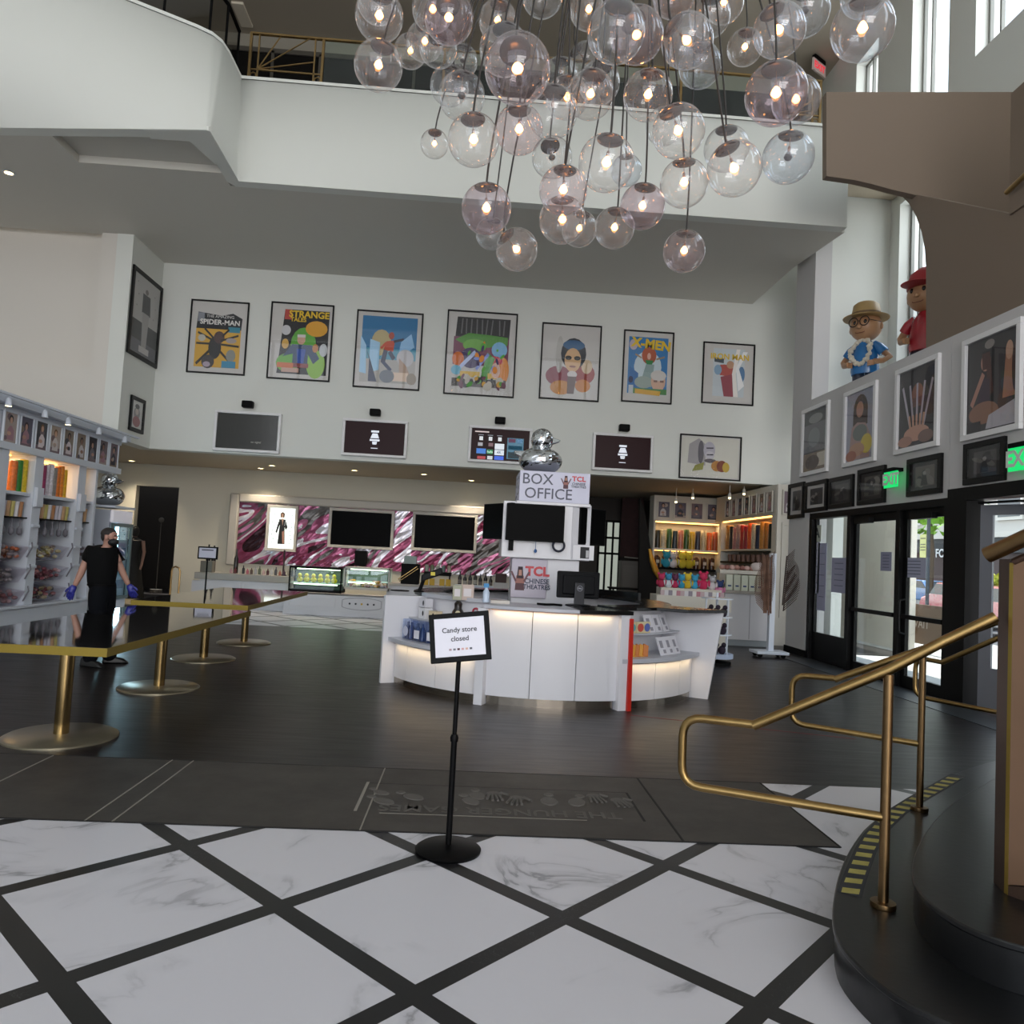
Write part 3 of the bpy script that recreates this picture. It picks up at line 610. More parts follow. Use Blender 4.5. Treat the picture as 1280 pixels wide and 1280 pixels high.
# ---------------------------------------------------------------- left candy cabinets (front plane x=-6.5)
LAC = mat('white_lacquer', '#d5dbe6', .35)
LACB = mat('white_back_panel', '#c9c7cc', .5)
LED = mat('warm_led', '#ffcf8a', .4, emit='#ffb95c', es=6)
CX = -6.5
t = thing('display_cabinet', 'tall white candy display cabinet along the left wall', 'cabinet', (CX, 11, 0))
def lb(name, a, b, m=LAC, bev=.004, par=None): return MB().box((a[0]-CX, a[1]-11, a[2]), (b[0]-CX, b[1]-11, b[2])).build(name, m, par or t, bevel=bev, seg=1)
lb('plinth', (-7.1, 7.5, 0), (CX, 13.4, .37)); lb('counter_ledge', (-7.1, 7.5, .37), (CX+.04, 13.4, .41))
lb('back_panel', (-7.1, 7.5, .41), (-7.06, 13.4, 2.66), LACB)
hd = lb('header', (-6.98, 7.5, 2.70), (CX-.02, 14.1, 3.12)); lb('cornice', (-7.0, 7.5, 3.12), (CX+.02, 14.12, 3.2)); lb('cornice', (-7.1, 7.5, 2.60), (CX+.04, 14.14, 2.70)); lb('cornice', (-7.05, 7.5, 3.2), (CX+.16, 14.16, 3.32))
for y0, y1 in ((7.5, 8.3), (9.1, 9.35), (10.3, 10.88), (11.52, 11.74), (12.76, 13.0), (13.33, 13.4)):
    s = lb('upright', (-7.06, y0, .41), (CX, y1, 2.6))
    if y1-y0 < .3 and y0 > 11 and y1 < 13.2:
        for z in (.95, 1.25, 1.55, 1.85): lb('pigeonhole_shelf', (CX, y0+.02, z), (CX+.03, y1-.02, z+.04), LAC, .002, s)
        m = MB(); m.M = Matrix.Translation((-0, y0-11, 0)); m.box((0, .03, 1.86), (.05, y1-y0-.03, 2.14)); m.build('scoop_box', LAC, s)
bays = ((9.35, 10.3), (10.88, 11.52), (11.74, 12.76), (13.0, 13.33))
for y0, y1 in bays:
    lb('shelf', (-7.06, y0, 2.0), (CX-.03, y1, 2.05)); lb('shelf', (-7.06, y0, 1.67), (CX-.05, y1, 1.69), BLACK)
    for z in (.72, 1.04): lb('wire_shelf', (-7.06, y0, z), (CX-.2, y1-.1, z+.015), mat('clear_acrylic_edge', '#a8a8b0', .2))
    lb('light_strip', (-6.9, y0+.1, 2.57), (-6.8, y1-.1, 2.59), LED, 0)
    lamp('cabinet_light', 'AREA', (-6.85, (y0+y1)/2, 2.56), (0, 0, 0), 4 if y1 < 12.9 else .6, (1, .7, .38), .1, y1-y0-.2)
# photographs in the header
PD = ['#5a5666', '#8a7a6c', '#2c2a34', '#6c5f64', '#3a3d48', '#a89a94', '#74626a']
def portrait(i):
    r = random.Random(i); bgc = r.choice(PD); sk = r.choice(['#b48c7c', '#c49c88', '#8c6858']); cl = r.choice(['#c8c2c4', '#a07884', '#2a2c3c', '#6c6a74', '#d8ccd0'])
    hx = r.uniform(.4, .6); hz = r.uniform(.66, .76)
    return [R_(0, 0, 1, 1, bgc), R_(0, 0, 1, r.uniform(.1, .3), r.choice(PD)), E_(r.uniform(.1, .9), r.uniform(.5, .9), .2, .12, r.choice(PD)), E_(hx, hz+.04, .17, .14, r.choice(['#2a2020', '#6a4c34', '#1c1a1e'])),
            P_([(hx-.28, .08), (hx-.24, .42), (hx-.08, .56), (hx+.08, .56), (hx+.26, .42), (hx+.28, .08)], cl), E_(hx, hz, .11, .11, sk), E_(hx+r.uniform(-.15, .15), .3, .16, .07, sk), E_(r.uniform(.1, .9), r.uniform(.05, .4), .12, .08, r.choice(PD))]
looks = ['grey suited figure on grey', 'figure with arms forming a white oval', 'pale pink figure on black', 'leaning figure on dark ground', 'couple at a table', 'dark coated figure', 'seated person with pale plate', 'person in dark clothes behind a pale glass', 'narrow figure in a black hat']
for i in range(12):
    y = 10.67+.385*i-.385*3 if i < 3 else 10.67+.380*(i-3)
    lab = ('photo of a %s, in the left cabinet header' % looks[i-3]) if i >= 3 else None
    if i < 3: continue
    picture(lab, (CX+.0, y+.145, 2.91), .34, .46, PI/2, portrait(100+i), fm=LAC, fw=.025, d=.03, group='photos along the left cabinet header', glass=False)
# track lights
for k, q in enumerate(((12, 492), (57, 509), (86, 520), (124, 534), (156, 549))):
    p = at(*q, X=-6.28)
    s = thing('spotlight', 'small white spotlight over the left photo header, %s' % ['lit, nearest of the row', 'dark, second nearest', 'third nearest, tilted', 'fourth nearest', 'at the far cabinet corner'][k], 'spotlight', (p.x, p.y, 3.18), group='spotlights over the left cabinet')
    MB().tube([(-.1, 0, .12), (0, 0, .12), (0, 0, .06)], .008, 6).build('arm', LAC, s)
    MB().lathe([(.02, .07), (.035, .05), (.045, -.04)], (0, 0, 0), 14).build('head', LAC, s, smooth=True)
    MB().lathe([(.04, -.04), (.001, -.041)], (0, 0, 0), 14).build('lamp_face', mat('spot_lit', '#fff0c0', .4, emit='#ffe6a8', es=8) if k in (0, 2) else LACB, s)
tag(lb('light_rail', (-6.25, 7.5, 3.27), (-6.2, 14.2, 3.3), LAC, 0), None)
# colour tubes, cups, hooks, baskets
def tube_colour(n, col, x, y, z, h, r, label, grp, par=None):
    o = MB().lathe([(r, 0), (r, h-.02), (r*.9, h)], (0, 0, 0), 14).build('candy_tube', mat('candy_'+col[1:], col, .35, var=.25, vscale=30), smooth=True)
    o.location = (x, y, z); return tag(o, label, 'candy tube', grp)
def row(cols, names, y0, y1, z, X, h, grp, where, axis='y', r=None):
    n = len(cols); st = (y1-y0)/n; r = r or st*.46
    for k in range(n):
        c = y0+st*(k+.5); hh = h*(.9+.1*((k*7) % 3)/2)
        x, y = (X, c) if axis == 'y' else (c, X)
        tube_colour(k, cols[k], x, y, z, hh, r, '%s candy tube %s' % (names[k], where), grp)
row(['#d0702c', '#2c7a2a', '#d8b81c'], ['orange', 'green', 'yellow'], 11.12, 11.5, 2.05, -6.62, .48, 'candy tubes in the near left bay', 'in the near bay of the left cabinet')
row(['#8c2c60', '#c4bcc8', '#d8d4dc', '#8a8480', '#d87420', '#e0821c', '#d8a81c'], ['magenta', 'pale lilac', 'white', 'grey', 'dark orange', 'bright orange', 'amber'], 11.9, 12.6, 2.05, -6.62, .5, 'candy tubes in the middle left bay', 'in the middle bay of the left cabinet')
def small(name, lab, cat, grp, loc, build, m, **k):
    mb = MB(); build(mb); o = mb.build(name, m, **k); o.location = loc; return tag(o, lab, cat, grp)
CUPC = ['#d4ced8', '#c8a078', '#c0b46c', '#dcd8dc', '#b48058', '#c4c0cc']
for y0, y1, w_, n in ((10.95, 11.45, 'near', 5), (11.8, 12.7, 'middle', 9), (13.05, 13.3, 'far', 2)):
    for k in range(n):
        y = y0+(y1-y0)*(k+.5)/n
        small('candy_cup', 'clear printed candy cup on the black shelf of the %s left bay' % w_, 'cup', 'cups on the black shelf, %s bay' % w_, (-6.6, y, 1.69), lambda m: m.lathe([(.03, 0), (.042, .2), (.044, .22)], (0, 0, 0), 12), mat('cup_'+str(k % 6), CUPC[k % 6], .3), smooth=True)
        if k % 2 == 0: small('scoop', 'clear scoop hanging under the black shelf, %s left bay' % w_, 'scoop', 'hanging scoops, %s bay' % w_, (-6.58, y, 1.42), lambda m: m.tube([(0, 0, .25), (0, 0, .15), (.01, 0, .12)], .01, 6).lathe([(.01, 0), (.035, .03), (.035, .1), (.01, .14)], (0, 0, 0), 10), mat('smoke_plastic', '#77757e', .25))
def basket(y0, y1, z, cols, lab, seed):
    s = thing('candy_bin', lab, 'candy bin', (-6.7, (y0+y1)/2, z)); w_ = (y1-y0)/2; r = random.Random(seed)
    m = MB().hexa([(-.25, -w_, 0), (.12, -w_, 0), (.12, w_, 0), (-.25, w_, 0), (-.25, -w_, .26), (.24, -w_, .2), (.24, w_, .2), (-.25, w_, .26)])
    m.build('clear_bin', glassy('bin_acrylic', (.92, .9, .92), .35, .06), s)
    m = MB()
    for k in range(46):
        m.use(mat('sweet_'+cols[k % len(cols)][1:], cols[k % len(cols)], .4)); m.ell((r.uniform(-.2, .13), r.uniform(-w_+.05, w_-.05), r.uniform(.04, .2)), r.uniform(.03, .05), r.uniform(.03, .06), .03, 8, 5)
    tag(m.build('sweets', parent=s, smooth=True), kind='stuff')
    MB().tube([(.22, w_-.02, .05), (.27, w_+.02, .2), (.25, w_+.03, .27)], .012, 6).build('scoop_handle', mat('smoke_plastic'), s)
for y0, y1, z, cols, lab in ((10.9, 11.48, .42, ['#a87880', '#c4a0a4', '#8c5c60'], 'clear bin of pink sweets, bottom of the near left bay'), (10.9, 11.48, .74, ['#8c8488', '#a09a9c'], 'clear bin of grey sweets, middle of the near left bay'), (10.9, 11.48, 1.06, ['#c46c40', '#b89080', '#a8a0a4'], 'clear bin of orange sweets, top of the near left bay'),
    (11.78, 12.6, .42, ['#b0a078', '#8c3c44', '#3c3434', '#a86c70'], 'clear bin of tan and dark red sweets, bottom of the middle left bay'), (11.78, 12.62, .74, ['#8c4450', '#a8646c', '#c08c8c'], 'clear bin of dark pink sweets, middle of the middle left bay'), (11.78, 12.6, 1.06, ['#b4a04c', '#c8b470', '#8c6c40'], 'clear bin of yellow sweets, top of the middle left bay'),
    (13.03, 13.3, 1.06, ['#8c6468', '#605c64'], 'narrow clear bin in the far left bay')): basket(y0, y1, z, cols, lab, int(y0*100+z*50))

# cooler, shelf, duck
t = thing('drinks_cooler', 'white upright drinks cooler with glowing glass door, left back', 'cooler', (-6.87, 14.6, 0))
B((-.33, -.45, .12), (.27, .35, 1.95)).build('body', mat('cooler_grey_side', '#a9aebb', .4), t, bevel=.01)
B((-.33, -.45, 0), (.27, .35, .12)).build('base', BLACK, t)
B((.27, -.45, .12), (.31, .35, .3)).build('kick_panel', LAC, t, bevel=.01); B((.27, -.45, 1.72), (.33, .35, 1.95)).build('light_box', mat('cooler_topbox', '#e4e2e8', .4, emit='#e0dce8', es=.25), t, bevel=.02)
dr = ring(.8, 1.4, .06, .04).build('door', mat('grey_green_frame', '#5f7274', .4), t); dr.rotation_euler = (0, 0, PI/2); dr.location = (.31-.04+.04, -.05, 1.01)
B((-.34, .0, -.64), (.34, .01, .64)).build('glass', glassy('cooler_glass', (.8, .95, 1), .4, .05), dr)
B((.24, -.38, .32), (.265, .28, 1.7)).build('lit_interior', mat('cooler_inside', '#3c6c88', .4, emit='#2f6c9c', es=.6), t)
for z, c in ((.5, '#28486c'), (.8, '#5c98b8'), (1.1, '#2c587c'), (1.4, '#6c90a8')): B((.267, -.33, z), (.285, .25, z+.16)).build('bottle_shelf', mat('bottles_'+c[1:], c, .3), t)
MB().box((.285, -.22, .38), (.30, -.12, .98)).box((.285, -.22, 1.05), (.30, -.12, 1.66)).build('light_tube', mat('cool_tube', '#d8ffff', .4, emit='#bff2ff', es=9), t)
lamp('cooler_light', 'AREA', (-6.5, 14.5, 1.0), (0, math.radians(-90), 0), 16, (.55, .85, 1), 1.3, .2)
tag(B((-7.15, 14.12, 1.99), (-6.5, 14.95, 2.03)).build('wall_shelf', LAC), 'thin white shelf above the cooler under the mirrored duck', 'shelf')
MIR = mat('mirror_mosaic', '#c9ccd0', .07, 1.0)
def mirror_duck(lab, loc, s, rz):
    t = thing('mirrored_duck', lab, 'ornament', loc, rz)
    def facet(o):
        m = o.modifiers.new('d', 'DISPLACE'); tx = bpy.data.textures.get('facets') or bpy.data.textures.new('facets', 'VORONOI'); tx.noise_scale = .05*s; tx.distance_metric='CHEBYCHEV'
        m.texture = tx; m.strength = .02*s; m.mid_level = .5
    o = MB().ell((0, 0, .3*s), .5*s, .4*s, .32*s, 40, 26).build('body', MIR, t); facet(o)
    o = MB().ell((.02*s, 0, .78*s), .26*s, .25*s, .27*s, 34, 22).build('head', MIR, t); facet(o)
    MB().hexa([(.2*s, -.12*s, .68*s), (.42*s, -.06*s, .76*s), (.42*s, .06*s, .76*s), (.2*s, .12*s, .68*s), (.22*s, -.1*s, .86*s), (.44*s, -.05*s, .80*s), (.44*s, .05*s, .80*s), (.22*s, .1*s, .86*s)]).build('beak', MIR, t, bevel=.02*s)
    MB().hexa([(-.58*s, -.1*s, .42*s), (-.3*s, -.2*s, .3*s), (-.3*s, .2*s, .3*s), (-.58*s, .1*s, .42*s), (-.62*s, -.06*s, .5*s), (-.3*s, -.15*s, .5*s), (-.3*s, .15*s, .5*s), (-.62*s, .06*s, .5*s)]).build('tail', MIR, t, bevel=.02*s)
    return t
mirror_duck('large mirror tiled duck ornament above the drinks cooler', (-6.83, 14.5, 2.03), .6, 0)

# dark doorway: gowned mannequin, pale mat, brass rail
tag(B((-8.9, 17.0, 0), (-7.2, 18.4, .02)).build('door_mat', flat('#a89c84', .8)), 'pale mat before the dark doorway beside the cooler', 'mat')
t = thing('mannequin', 'mannequin in a long black gown with one bare arm in the dark doorway', 'mannequin', at(182, 746, Z=.02))
t.location = (-8.05, 18.6, .02)
MB().lathe([(.3, 0), (.24, .4), (.17, .8), (.13, 1.0), (.17, 1.25), (.19, 1.36), (.05, 1.44)], (0, 0, 0), 20).build('gown', mat('black_gown', '#08080a', .7), t, smooth=True)
MB().tube([(.2, -.02, 1.36), (.25, -.03, 1.1), (.23, -.06, .82), (.21, -.08, .68)], [.045, .038, .03, .025], 10).build('arm', flat('#8a6a5c'), t, smooth=True)
MB().ell((0, 0, 1.58), .09, .1, .13).build('head', mat('black_gown'), t, smooth=True); MB().tube([(0, 0, 1.4), (0, 0, 1.5)], .05).build('neck', flat('#5c4a42'), t)
MB().cyl((0, 0, 0), .2, .02).build('foot_plate', BLACK, t)
t = thing('floor_lamp', 'slim pale floor lamp glimpsed inside the dark doorway', 'lamp', (-8.35, 20.8, 0))
MB().tube([(0, 0, .1), (0, 0, 1.9)], .012).build('pole', flat('#57524c'), t); MB().ell((0, 0, 1.95), .07).build('shade', flat('#6e6a62'), t, smooth=True); MB().cyl((0, 0, 0), .15, .1).build('base', flat('#57524c'), t)
t = thing('handrail', 'thin brass stair rail beside the pale wall left of the bar', 'handrail', (-6.98, 18.2, 0))
MB().tube([(0, 0, 0), (0, 0, .72), (.02, 0, .8), (.08, 0, .83), (.16, 0, .80), (.19, 0, .72), (.19, 0, .04)], .022, 8).build('rail', BRASS, t, smooth=True)
MB().cyl((0, 0, 0), .05, .015).build('foot_flange', BRASS, t)
MB().cyl((.19, 0, 0), .05, .04).build('foot_flange', BRASS, t)

# ---------------------------------------------------------------- tables
TOPM = mat('black_glass_top', '#0a0b0e', .04, spec=.8, coat=1)
BRS2 = mat('polished_brass', '#9a8258', .18, 1.)
def table(lab, x0, x1, y0, y1, bases):
    t = thing('table', lab, 'table', ((x0+x1)/2, (y0+y1)/2, 0)); w_, l = (x1-x0)/2, (y1-y0)/2
    B((-w_+.004, -l+.004, .725), (w_-.004, l-.004, .758)).build('table_top', TOPM, t)
    ring(1, 1, 0, 0)
    m = MB(); m.box((-w_, -l, .70), (w_, -l+.012, .757)); m.box((-w_, l-.012, .70), (w_, l, .757)); m.box((-w_, -l+.012, .70), (-w_+.012, l-.012, .757)); m.box((w_-.012, -l+.012, .70), (w_, l-.012, .757)); m.box((-w_+.012, -l+.012, .70), (w_-.012, l-.012, .724))
    m.build('gold_edge', GOLD, t)
    for bx, by in bases:
        p = MB().cyl((bx-(x0+x1)/2, by-(y0+y1)/2, .0), .052, .70, 24).build('pedestal', BRS2, t, smooth=True)
        MB().lathe([(.385, .0), (.385, .012), (.36, .026), (.05, .03)], (bx-(x0+x1)/2, by-(y0+y1)/2, 0), 40).build('pedestal_base', mat('worn_brass_disc', '#a39a84', .3, .75, var=.1), t, smooth=True)
table('long black topped table with gold edge, nearest at the left', -3.62, -2.38, 5.22, 8.5, ((-2.96, 5.87), (-3.06, 7.88)))
table('long black topped table with gold edge, behind the nearest one', -3.95, -2.6, 9.15, 12.4, ((-3.31, 9.87), (-3.31, 11.57)))
# small sign on stand behind the second table
t = thing('sign_stand', 'small black sign stand with white notice before the bar counter', 'sign', (-4.62, 13.6, 0))
MB().cyl((0, 0, 0), .16, .02).build('base', BLACK, t); MB().tube([(0, 0, .02), (0, 0, 1.2)], .014).build('pole', BLACK, t)
f = B((-.17, -.02, 1.16), (.17, .02, 1.38)).build('sign_frame', BLACK, t, bevel=.005); B((-.145, -.024, 1.185), (.145, -.02, 1.355)).build('sign_sheet', flat('#c6c9da'), f); m = MB().use(flat('#4a4c5c'))
m.box((-.1, -.026, 1.31), (.1, -.024, 1.33)).build('print_line', parent=f)

# candy store closed sign
t = thing('sign_stand', 'black pedestal sign reading Candy store closed on the marble floor', 'sign', (-.04, 3.97, 0))
MB().lathe([(.165, 0), (.168, .012), (.15, .024), (.06, .032), (.022, .036)], (0, 0, 0), 40).build('base', mat('black_powder_coat', '#050506', .45, spec=.12), t, smooth=True)
MB().tube([(0, 0, .03), (0, 0, .58)], .0155, 16).build('lower_pole', mat('black_powder_coat'), t, smooth=True); MB().tube([(0, 0, .56), (0, 0, .97)], .012, 16).build('upper_pole', mat('black_powder_coat'), t, smooth=True)
MB().lathe([(.02, 0), (.022, .02), (.016, .035)], (0, 0, .55), 16).build('height_collar', mat('black_powder_coat'), t, smooth=True)
f = B((-.155, -.011, -.125), (.155, .011, .125)).build('sign_frame', mat('black_powder_coat'), t, bevel=.004)
f.location = (.0, -.03, 1.085); f.rotation_euler = (math.radians(-14), math.radians(-7.5), math.radians(-3))
s = B((-.128, -.0125, -.098), (.128, -.011, .098)).build('sign_sheet', mat('notice_paper', '#d6d4de', .35), f)
INK = mat('ink', '#3a3a42', .6)
text('lettering', 'Candy store', s, (.0, -.0135, .035), .036, INK, bold=.0006, ext=.0003); text('lettering', 'closed', s, (0, -.0135, -.010), .036, INK, bold=.0006, ext=.0003)
for k, c in enumerate(('#a08890', '#6c6c78', '#4a2028', '#c89a98', '#c8a090', '#50505c')): B((-.058+.021*k, -.0135, -.068), (-.045+.021*k, -.0126, -.058)).build('logo_mark', flat(c), s)

# ---------------------------------------------------------------- people
def skin(name, pts, edges, m, parent, sub=2, root=0):
    me = bpy.data.meshes.new(name); me.from_pydata([p for p, r in pts], edges, []); me.materials.append(m)
    o = bpy.data.objects.new(name, me); C.objects.link(o); o.parent = parent
    o.modifiers.new('skin', 'SKIN'); 
    sv = me.skin_vertices[0].data
    for i, (p, r) in enumerate(pts): sv[i].radius = r if isinstance(r, tuple) else (r, r); sv[i].use_root = (i == root)
    o.modifiers['skin'].use_smooth_shade = True
    s = o.modifiers.new('sub', 'SUBSURF'); s.levels = sub; s.render_levels = sub
    return o
SKIN = mat('skin', '#a97f6e', .55); HAIR = mat('dark_hair', '#1d1613', .7)
base = Vector((-4.2, 9.04, 0))
P = thing('person', 'person in black polo, black trousers, face mask and blue gloves, walking past the cooler', 'person', base)
def J(px, py, dy=0.): p = at(px, py, Y=9.04+dy); return tuple(p-base)
# walking to the right and away, upper body turned, head looking right
pel = J(127, 737); ch = J(126, 702); nk = J(133, 686); hd0 = J(138, 672)
shl = J(112, 690, -.05); shr = J(143, 690, .08); ell_ = J(101, 717, -.1); elr = J(152, 713, .12); wrl = J(93, 733, -.12); wrr = J(161, 732, .14)
hpl = J(121, 742, -.06); hpr = J(132, 742, .07); knl = J(124, 782, -.02); knr = J(132, 784, .12); anl = (J(112, 822, -.08)[0], -.1, .11); anr = (J(134, 815, .1)[0], .2, .10)
body = skin('body', [(pel, .10), (ch, .10), (nk, .05), (J(135.5, 680), .055), (hd0, .085), (J(138.5, 661), .075), (shl, .045), (ell_, .042), (wrl, .028), (shr, .045), (elr, .042), (wrr, .028), (hpl, .085), (knl, .06), (anl, .04), (hpr, .085), (knr, .06), (anr, .04)],
    [(0, 1), (1, 2), (2, 3), (3, 4), (4, 5), (1, 6), (6, 7), (7, 8), (1, 9), (9, 10), (10, 11), (0, 12), (12, 13), (13, 14), (0, 15), (15, 16), (16, 17)], SKIN, P)
SHIRT = mat('black_polo', '#060607', .85, spec=.15); TRO = mat('black_trousers', '#080a10', .85, spec=.15)
slL = tuple(Vector(shl).lerp(Vector(ell_), .55)); slR = tuple(Vector(shr).lerp(Vector(elr), .55))
skin('shirt', [(J(127, 742), .15), (J(126.5, 722), .16), (J(127, 701), .19), (J(130, 690), .13), (J(133, 685), .075), (shl, .105), (slL, .085), (shr, .095), (slR, .078)], [(0, 1), (1, 2), (2, 3), (3, 4), (2, 5), (5, 6), (2, 7), (7, 8)], SHIRT, P)
skin('trousers', [(J(127, 722), .125), (J(127, 739), .175), (hpl, .13), (knl, .085), ((anl[0], anl[1], .02), .085), (hpr, .13), (knr, .09), ((anr[0], anr[1], .02), .085)], [(0, 1), (1, 2), (2, 3), (3, 4), (1, 5), (5, 6), (6, 7)], TRO, P)
q = Vector(J(127, 731)); MB().lathe([(.150, -.010), (.150, .010)], q, 24, 1, .98).build('belt', mat('belt_black', '#0a0909', .8, spec=.1), P)
h = Vector(hd0)
MB().ell((h.x-.022, h.y+.0, h.z+.042), .086, .078, .075, 20, 12, .45, 1).build('hair', HAIR, P, smooth=True)
MB().ell((h.x-.048, h.y+.004, h.z+.012), .055, .070, .072, 18, 12).build('hair_back', HAIR, P, smooth=True)
f = MB(); f.ell((h.x+.075, h.y-.03, h.z-.0), .026, .018, .02, 10, 8).build('nose', SKIN, P, smooth=True)
MB().ell((h.x-.005, h.y-.084, h.z+.0), .022, .012, .032, 10, 8).build('ear', SKIN, P, smooth=True)
for dy in (-.045, .03): MB().ell((h.x+.078, h.y+dy-.01, h.z+.022), .01, .014, .009, 8, 6).build('eye', flat('#2c2422'), P)
MB().ell((h.x+.038, h.y-.008, h.z-.05), .060, .066, .048, 18, 12).build('face_mask', flat('#0c0c0f'), P, smooth=True)
MB().tube([(h.x+.04, h.y-.075, h.z-.03), (h.x-.005, h.y-.09, h.z-.005)], .004, 6).build('mask_loop', flat('#0c0c0f'), P)
GLV = mat('blue_gloves', '#2b2f86', .4)
def glove(wr, dirv, side):
    w_ = Vector(wr); d = Vector(dirv).normalized(); s = Vector((0, 1, 0)).cross(d).normalized(); n = d.cross(s)
    pts = [(tuple(w_-d*.02), .034), (tuple(w_+d*.04), .036), (tuple(w_+d*.085), .038)]; ed = [(0, 1), (1, 2)]
    for k, (a, L) in enumerate(((-.033, .06), (-.012, .075), (.011, .07), (.032, .055))):
        i = len(pts); b = w_+d*.09+s*a
        pts += [(tuple(b), .014), (tuple(b+d*L*.5+n*.008), .012), (tuple(b+d*L+n*.028), .009)]; ed += [(2, i), (i, i+1), (i+1, i+2)]
    i = len(pts); b = w_+d*.03+s*.038*side
    pts += [(tuple(b), .015), (tuple(b+d*.035+s*.022*side), .013), (tuple(b+d*.065+s*.025*side), .010)]; ed += [(1, i), (i, i+1), (i+1, i+2)]
    skin('glove', pts, ed, GLV, P, 2)
glove(wrl, Vector(wrl)-Vector(ell_), 1); glove(wrr, Vector(wrr)-Vector(elr), -1)
for an, a in ((anl, -.2), (anr, .35)):
    o = MB().hexa([(-.09, -.045, 0), (.2, -.05, 0), (.2, .05, 0), (-.09, .045, 0), (-.075, -.04, .11), (.14, -.035, .055), (.14, .035, .055), (-.075, .04, .11)]).build('shoe', flat('#141414', .4), P, bevel=.02, smooth=True)
    o.location = (an[0], an[1], 0); o.rotation_euler = (0, 0, a)
# ---------------------------------------------------------------- round box office island
IC = Vector((.9, 9.6, 0)); RO = 1.95
CW = mat('counter_white', '#dcdce2', .3); SHG = mat('counter_pale_grey', '#b9bbc4', .3); DKT = mat('black_counter_top', '#08080a', .18, spec=.4)
STEEL = mat('brushed_kick', '#9a9186', .22, 1.)
def pol(r, a): return (r*math.cos(math.radians(a)), r*math.sin(math.radians(a)))
def arcseg(mb, r0, r1, a0, a1, z0, z1, n=10):
    out = [pol(r1, a0+(a1-a0)*i/n) for i in range(n+1)]; inn = [pol(r0, a0+(a1-a0)*i/n) for i in range(n+1)]
    return mb.prism(out+inn[::-1], z0, z1)
I = thing('counter', 'round white box office counter island with black and grey tops', 'counter', IC)
A0, A1, A2, A3 = 204.5, 247.6, 290., 332.5
def seg(name, r0, r1, a0, a1, z0, z1, m, par=None, **k): return arcseg(MB(), r0, r1, a0, a1, z0, z1).build(name, m, par or I, **k)
dz = .008/RO*57
for k in range(3):
    st = (A2-A1-1.5)/3; seg('front_panel', 1.90, 1.93, A1+1.2+st*k, A1+1.2+st*(k+1)-dz, .09, .955, CW, bevel=.002, seg=1) if False else arcseg(MB(), 1.90, 1.93, A1+1.2+st*k, A1+1.2+st*(k+1)-.22, .09, .955).build('front_panel', CW, I)
arcseg(MB(), 1.86, 1.895, A1, A2, .0, .99).build('inner_panel', mat('seam_dark', '#77767c', .5), I)
arcseg(MB(), 1.895, 1.905, A1+1.5, A2-1.5, .0, .085).build('kick_plate', STEEL, I)
def lowwing(a0, a1, ang):
    arcseg(MB(), 1.84, 1.88, a0, a1, .0, .5).build('inner_panel', mat('seam_dark'), I)
    n = len(ang)-1
    for k in range(n): arcseg(MB(), 1.885, 1.915, ang[k], ang[k+1]-.22, .08, .455).build('lower_door', CW, I)
    arcseg(MB(), 1.885, 1.892, a0, a1, .0, .075).build('kick_plate', STEEL, I)
    arcseg(MB(), 1.5, 1.99, a0, a1, .475, .52, 14).build('display_shelf', SHG, I, bevel=.004)
    arcseg(MB(), 1.5, 1.55, a0, a1, .5, .985).build('back_panel', CW, I)
    arcseg(MB(), 1.55, 1.76, a0+1, a1-2, .735, .75, 14).build('upper_shelf', SHG, I)
    arcseg(MB(), 1.86, 1.875, a0+2, a1-2, .462, .474).build('light_strip', LED, I)
lowwing(A0, A1, [A0+2, A0+11.5, A0+26, A1-1]); lowwing(A2, A3, [A2+1, A2+15, A2+29, A3-2])
arcseg(MB(), 1.93, 1.94, A1+2, A2-2, .965, .975).build('light_strip', LED, I)
def fin(a, r0, r1, z1, m, th=.03, name='side_panel', r2=None):
    p0, p1 = pol(r0, a), pol(r1, a); q1 = pol(r2 or r1, a); n = Vector(pol(th/2, a+90))
    MB().hexa([(p0[0]-n.x, p0[1]-n.y, 0), (p1[0]-n.x, p1[1]-n.y, 0), (p1[0]+n.x, p1[1]+n.y, 0), (p0[0]+n.x, p0[1]+n.y, 0), (p0[0]-n.x, p0[1]-n.y, z1), (q1[0]-n.x, q1[1]-n.y, z1), (q1[0]+n.x, q1[1]+n.y, z1), (p0[0]+n.x, p0[1]+n.y, z1)]).build(name, m, I)
fin(A0, 1.2, 2.05, .985, CW, .05); fin(A1, 1.5, 2.02, .965, CW, .09); fin(A2+.6, 1.5, 1.985, .965, CW, .1); fin(A3, 1.2, 2.10, .985, CW, .05, r2=2.24)
p0 = pol(1.94, A2+2.8); 
m = MB(); a = A2+2.5
n_ = Vector(pol(.022, a+90)); b0 = Vector(pol(2.02, a)); b1 = Vector(pol(2.0, a)); c0 = Vector(pol(1.97, a))
m.hexa([(b0.x-n_.x, b0.y-n_.y, 0), (b0.x+n_.x, b0.y+n_.y, 0), (c0.x+n_.x, c0.y+n_.y, 0), (c0.x-n_.x, c0.y-n_.y, 0), (b1.x-n_.x, b1.y-n_.y, .93), (b1.x+n_.x, b1.y+n_.y, .93), (c0.x+n_.x, c0.y+n_.y, .93), (c0.x-n_.x, c0.y-n_.y, .93)]).build('red_edge', flat('#c0281c', .4), I)
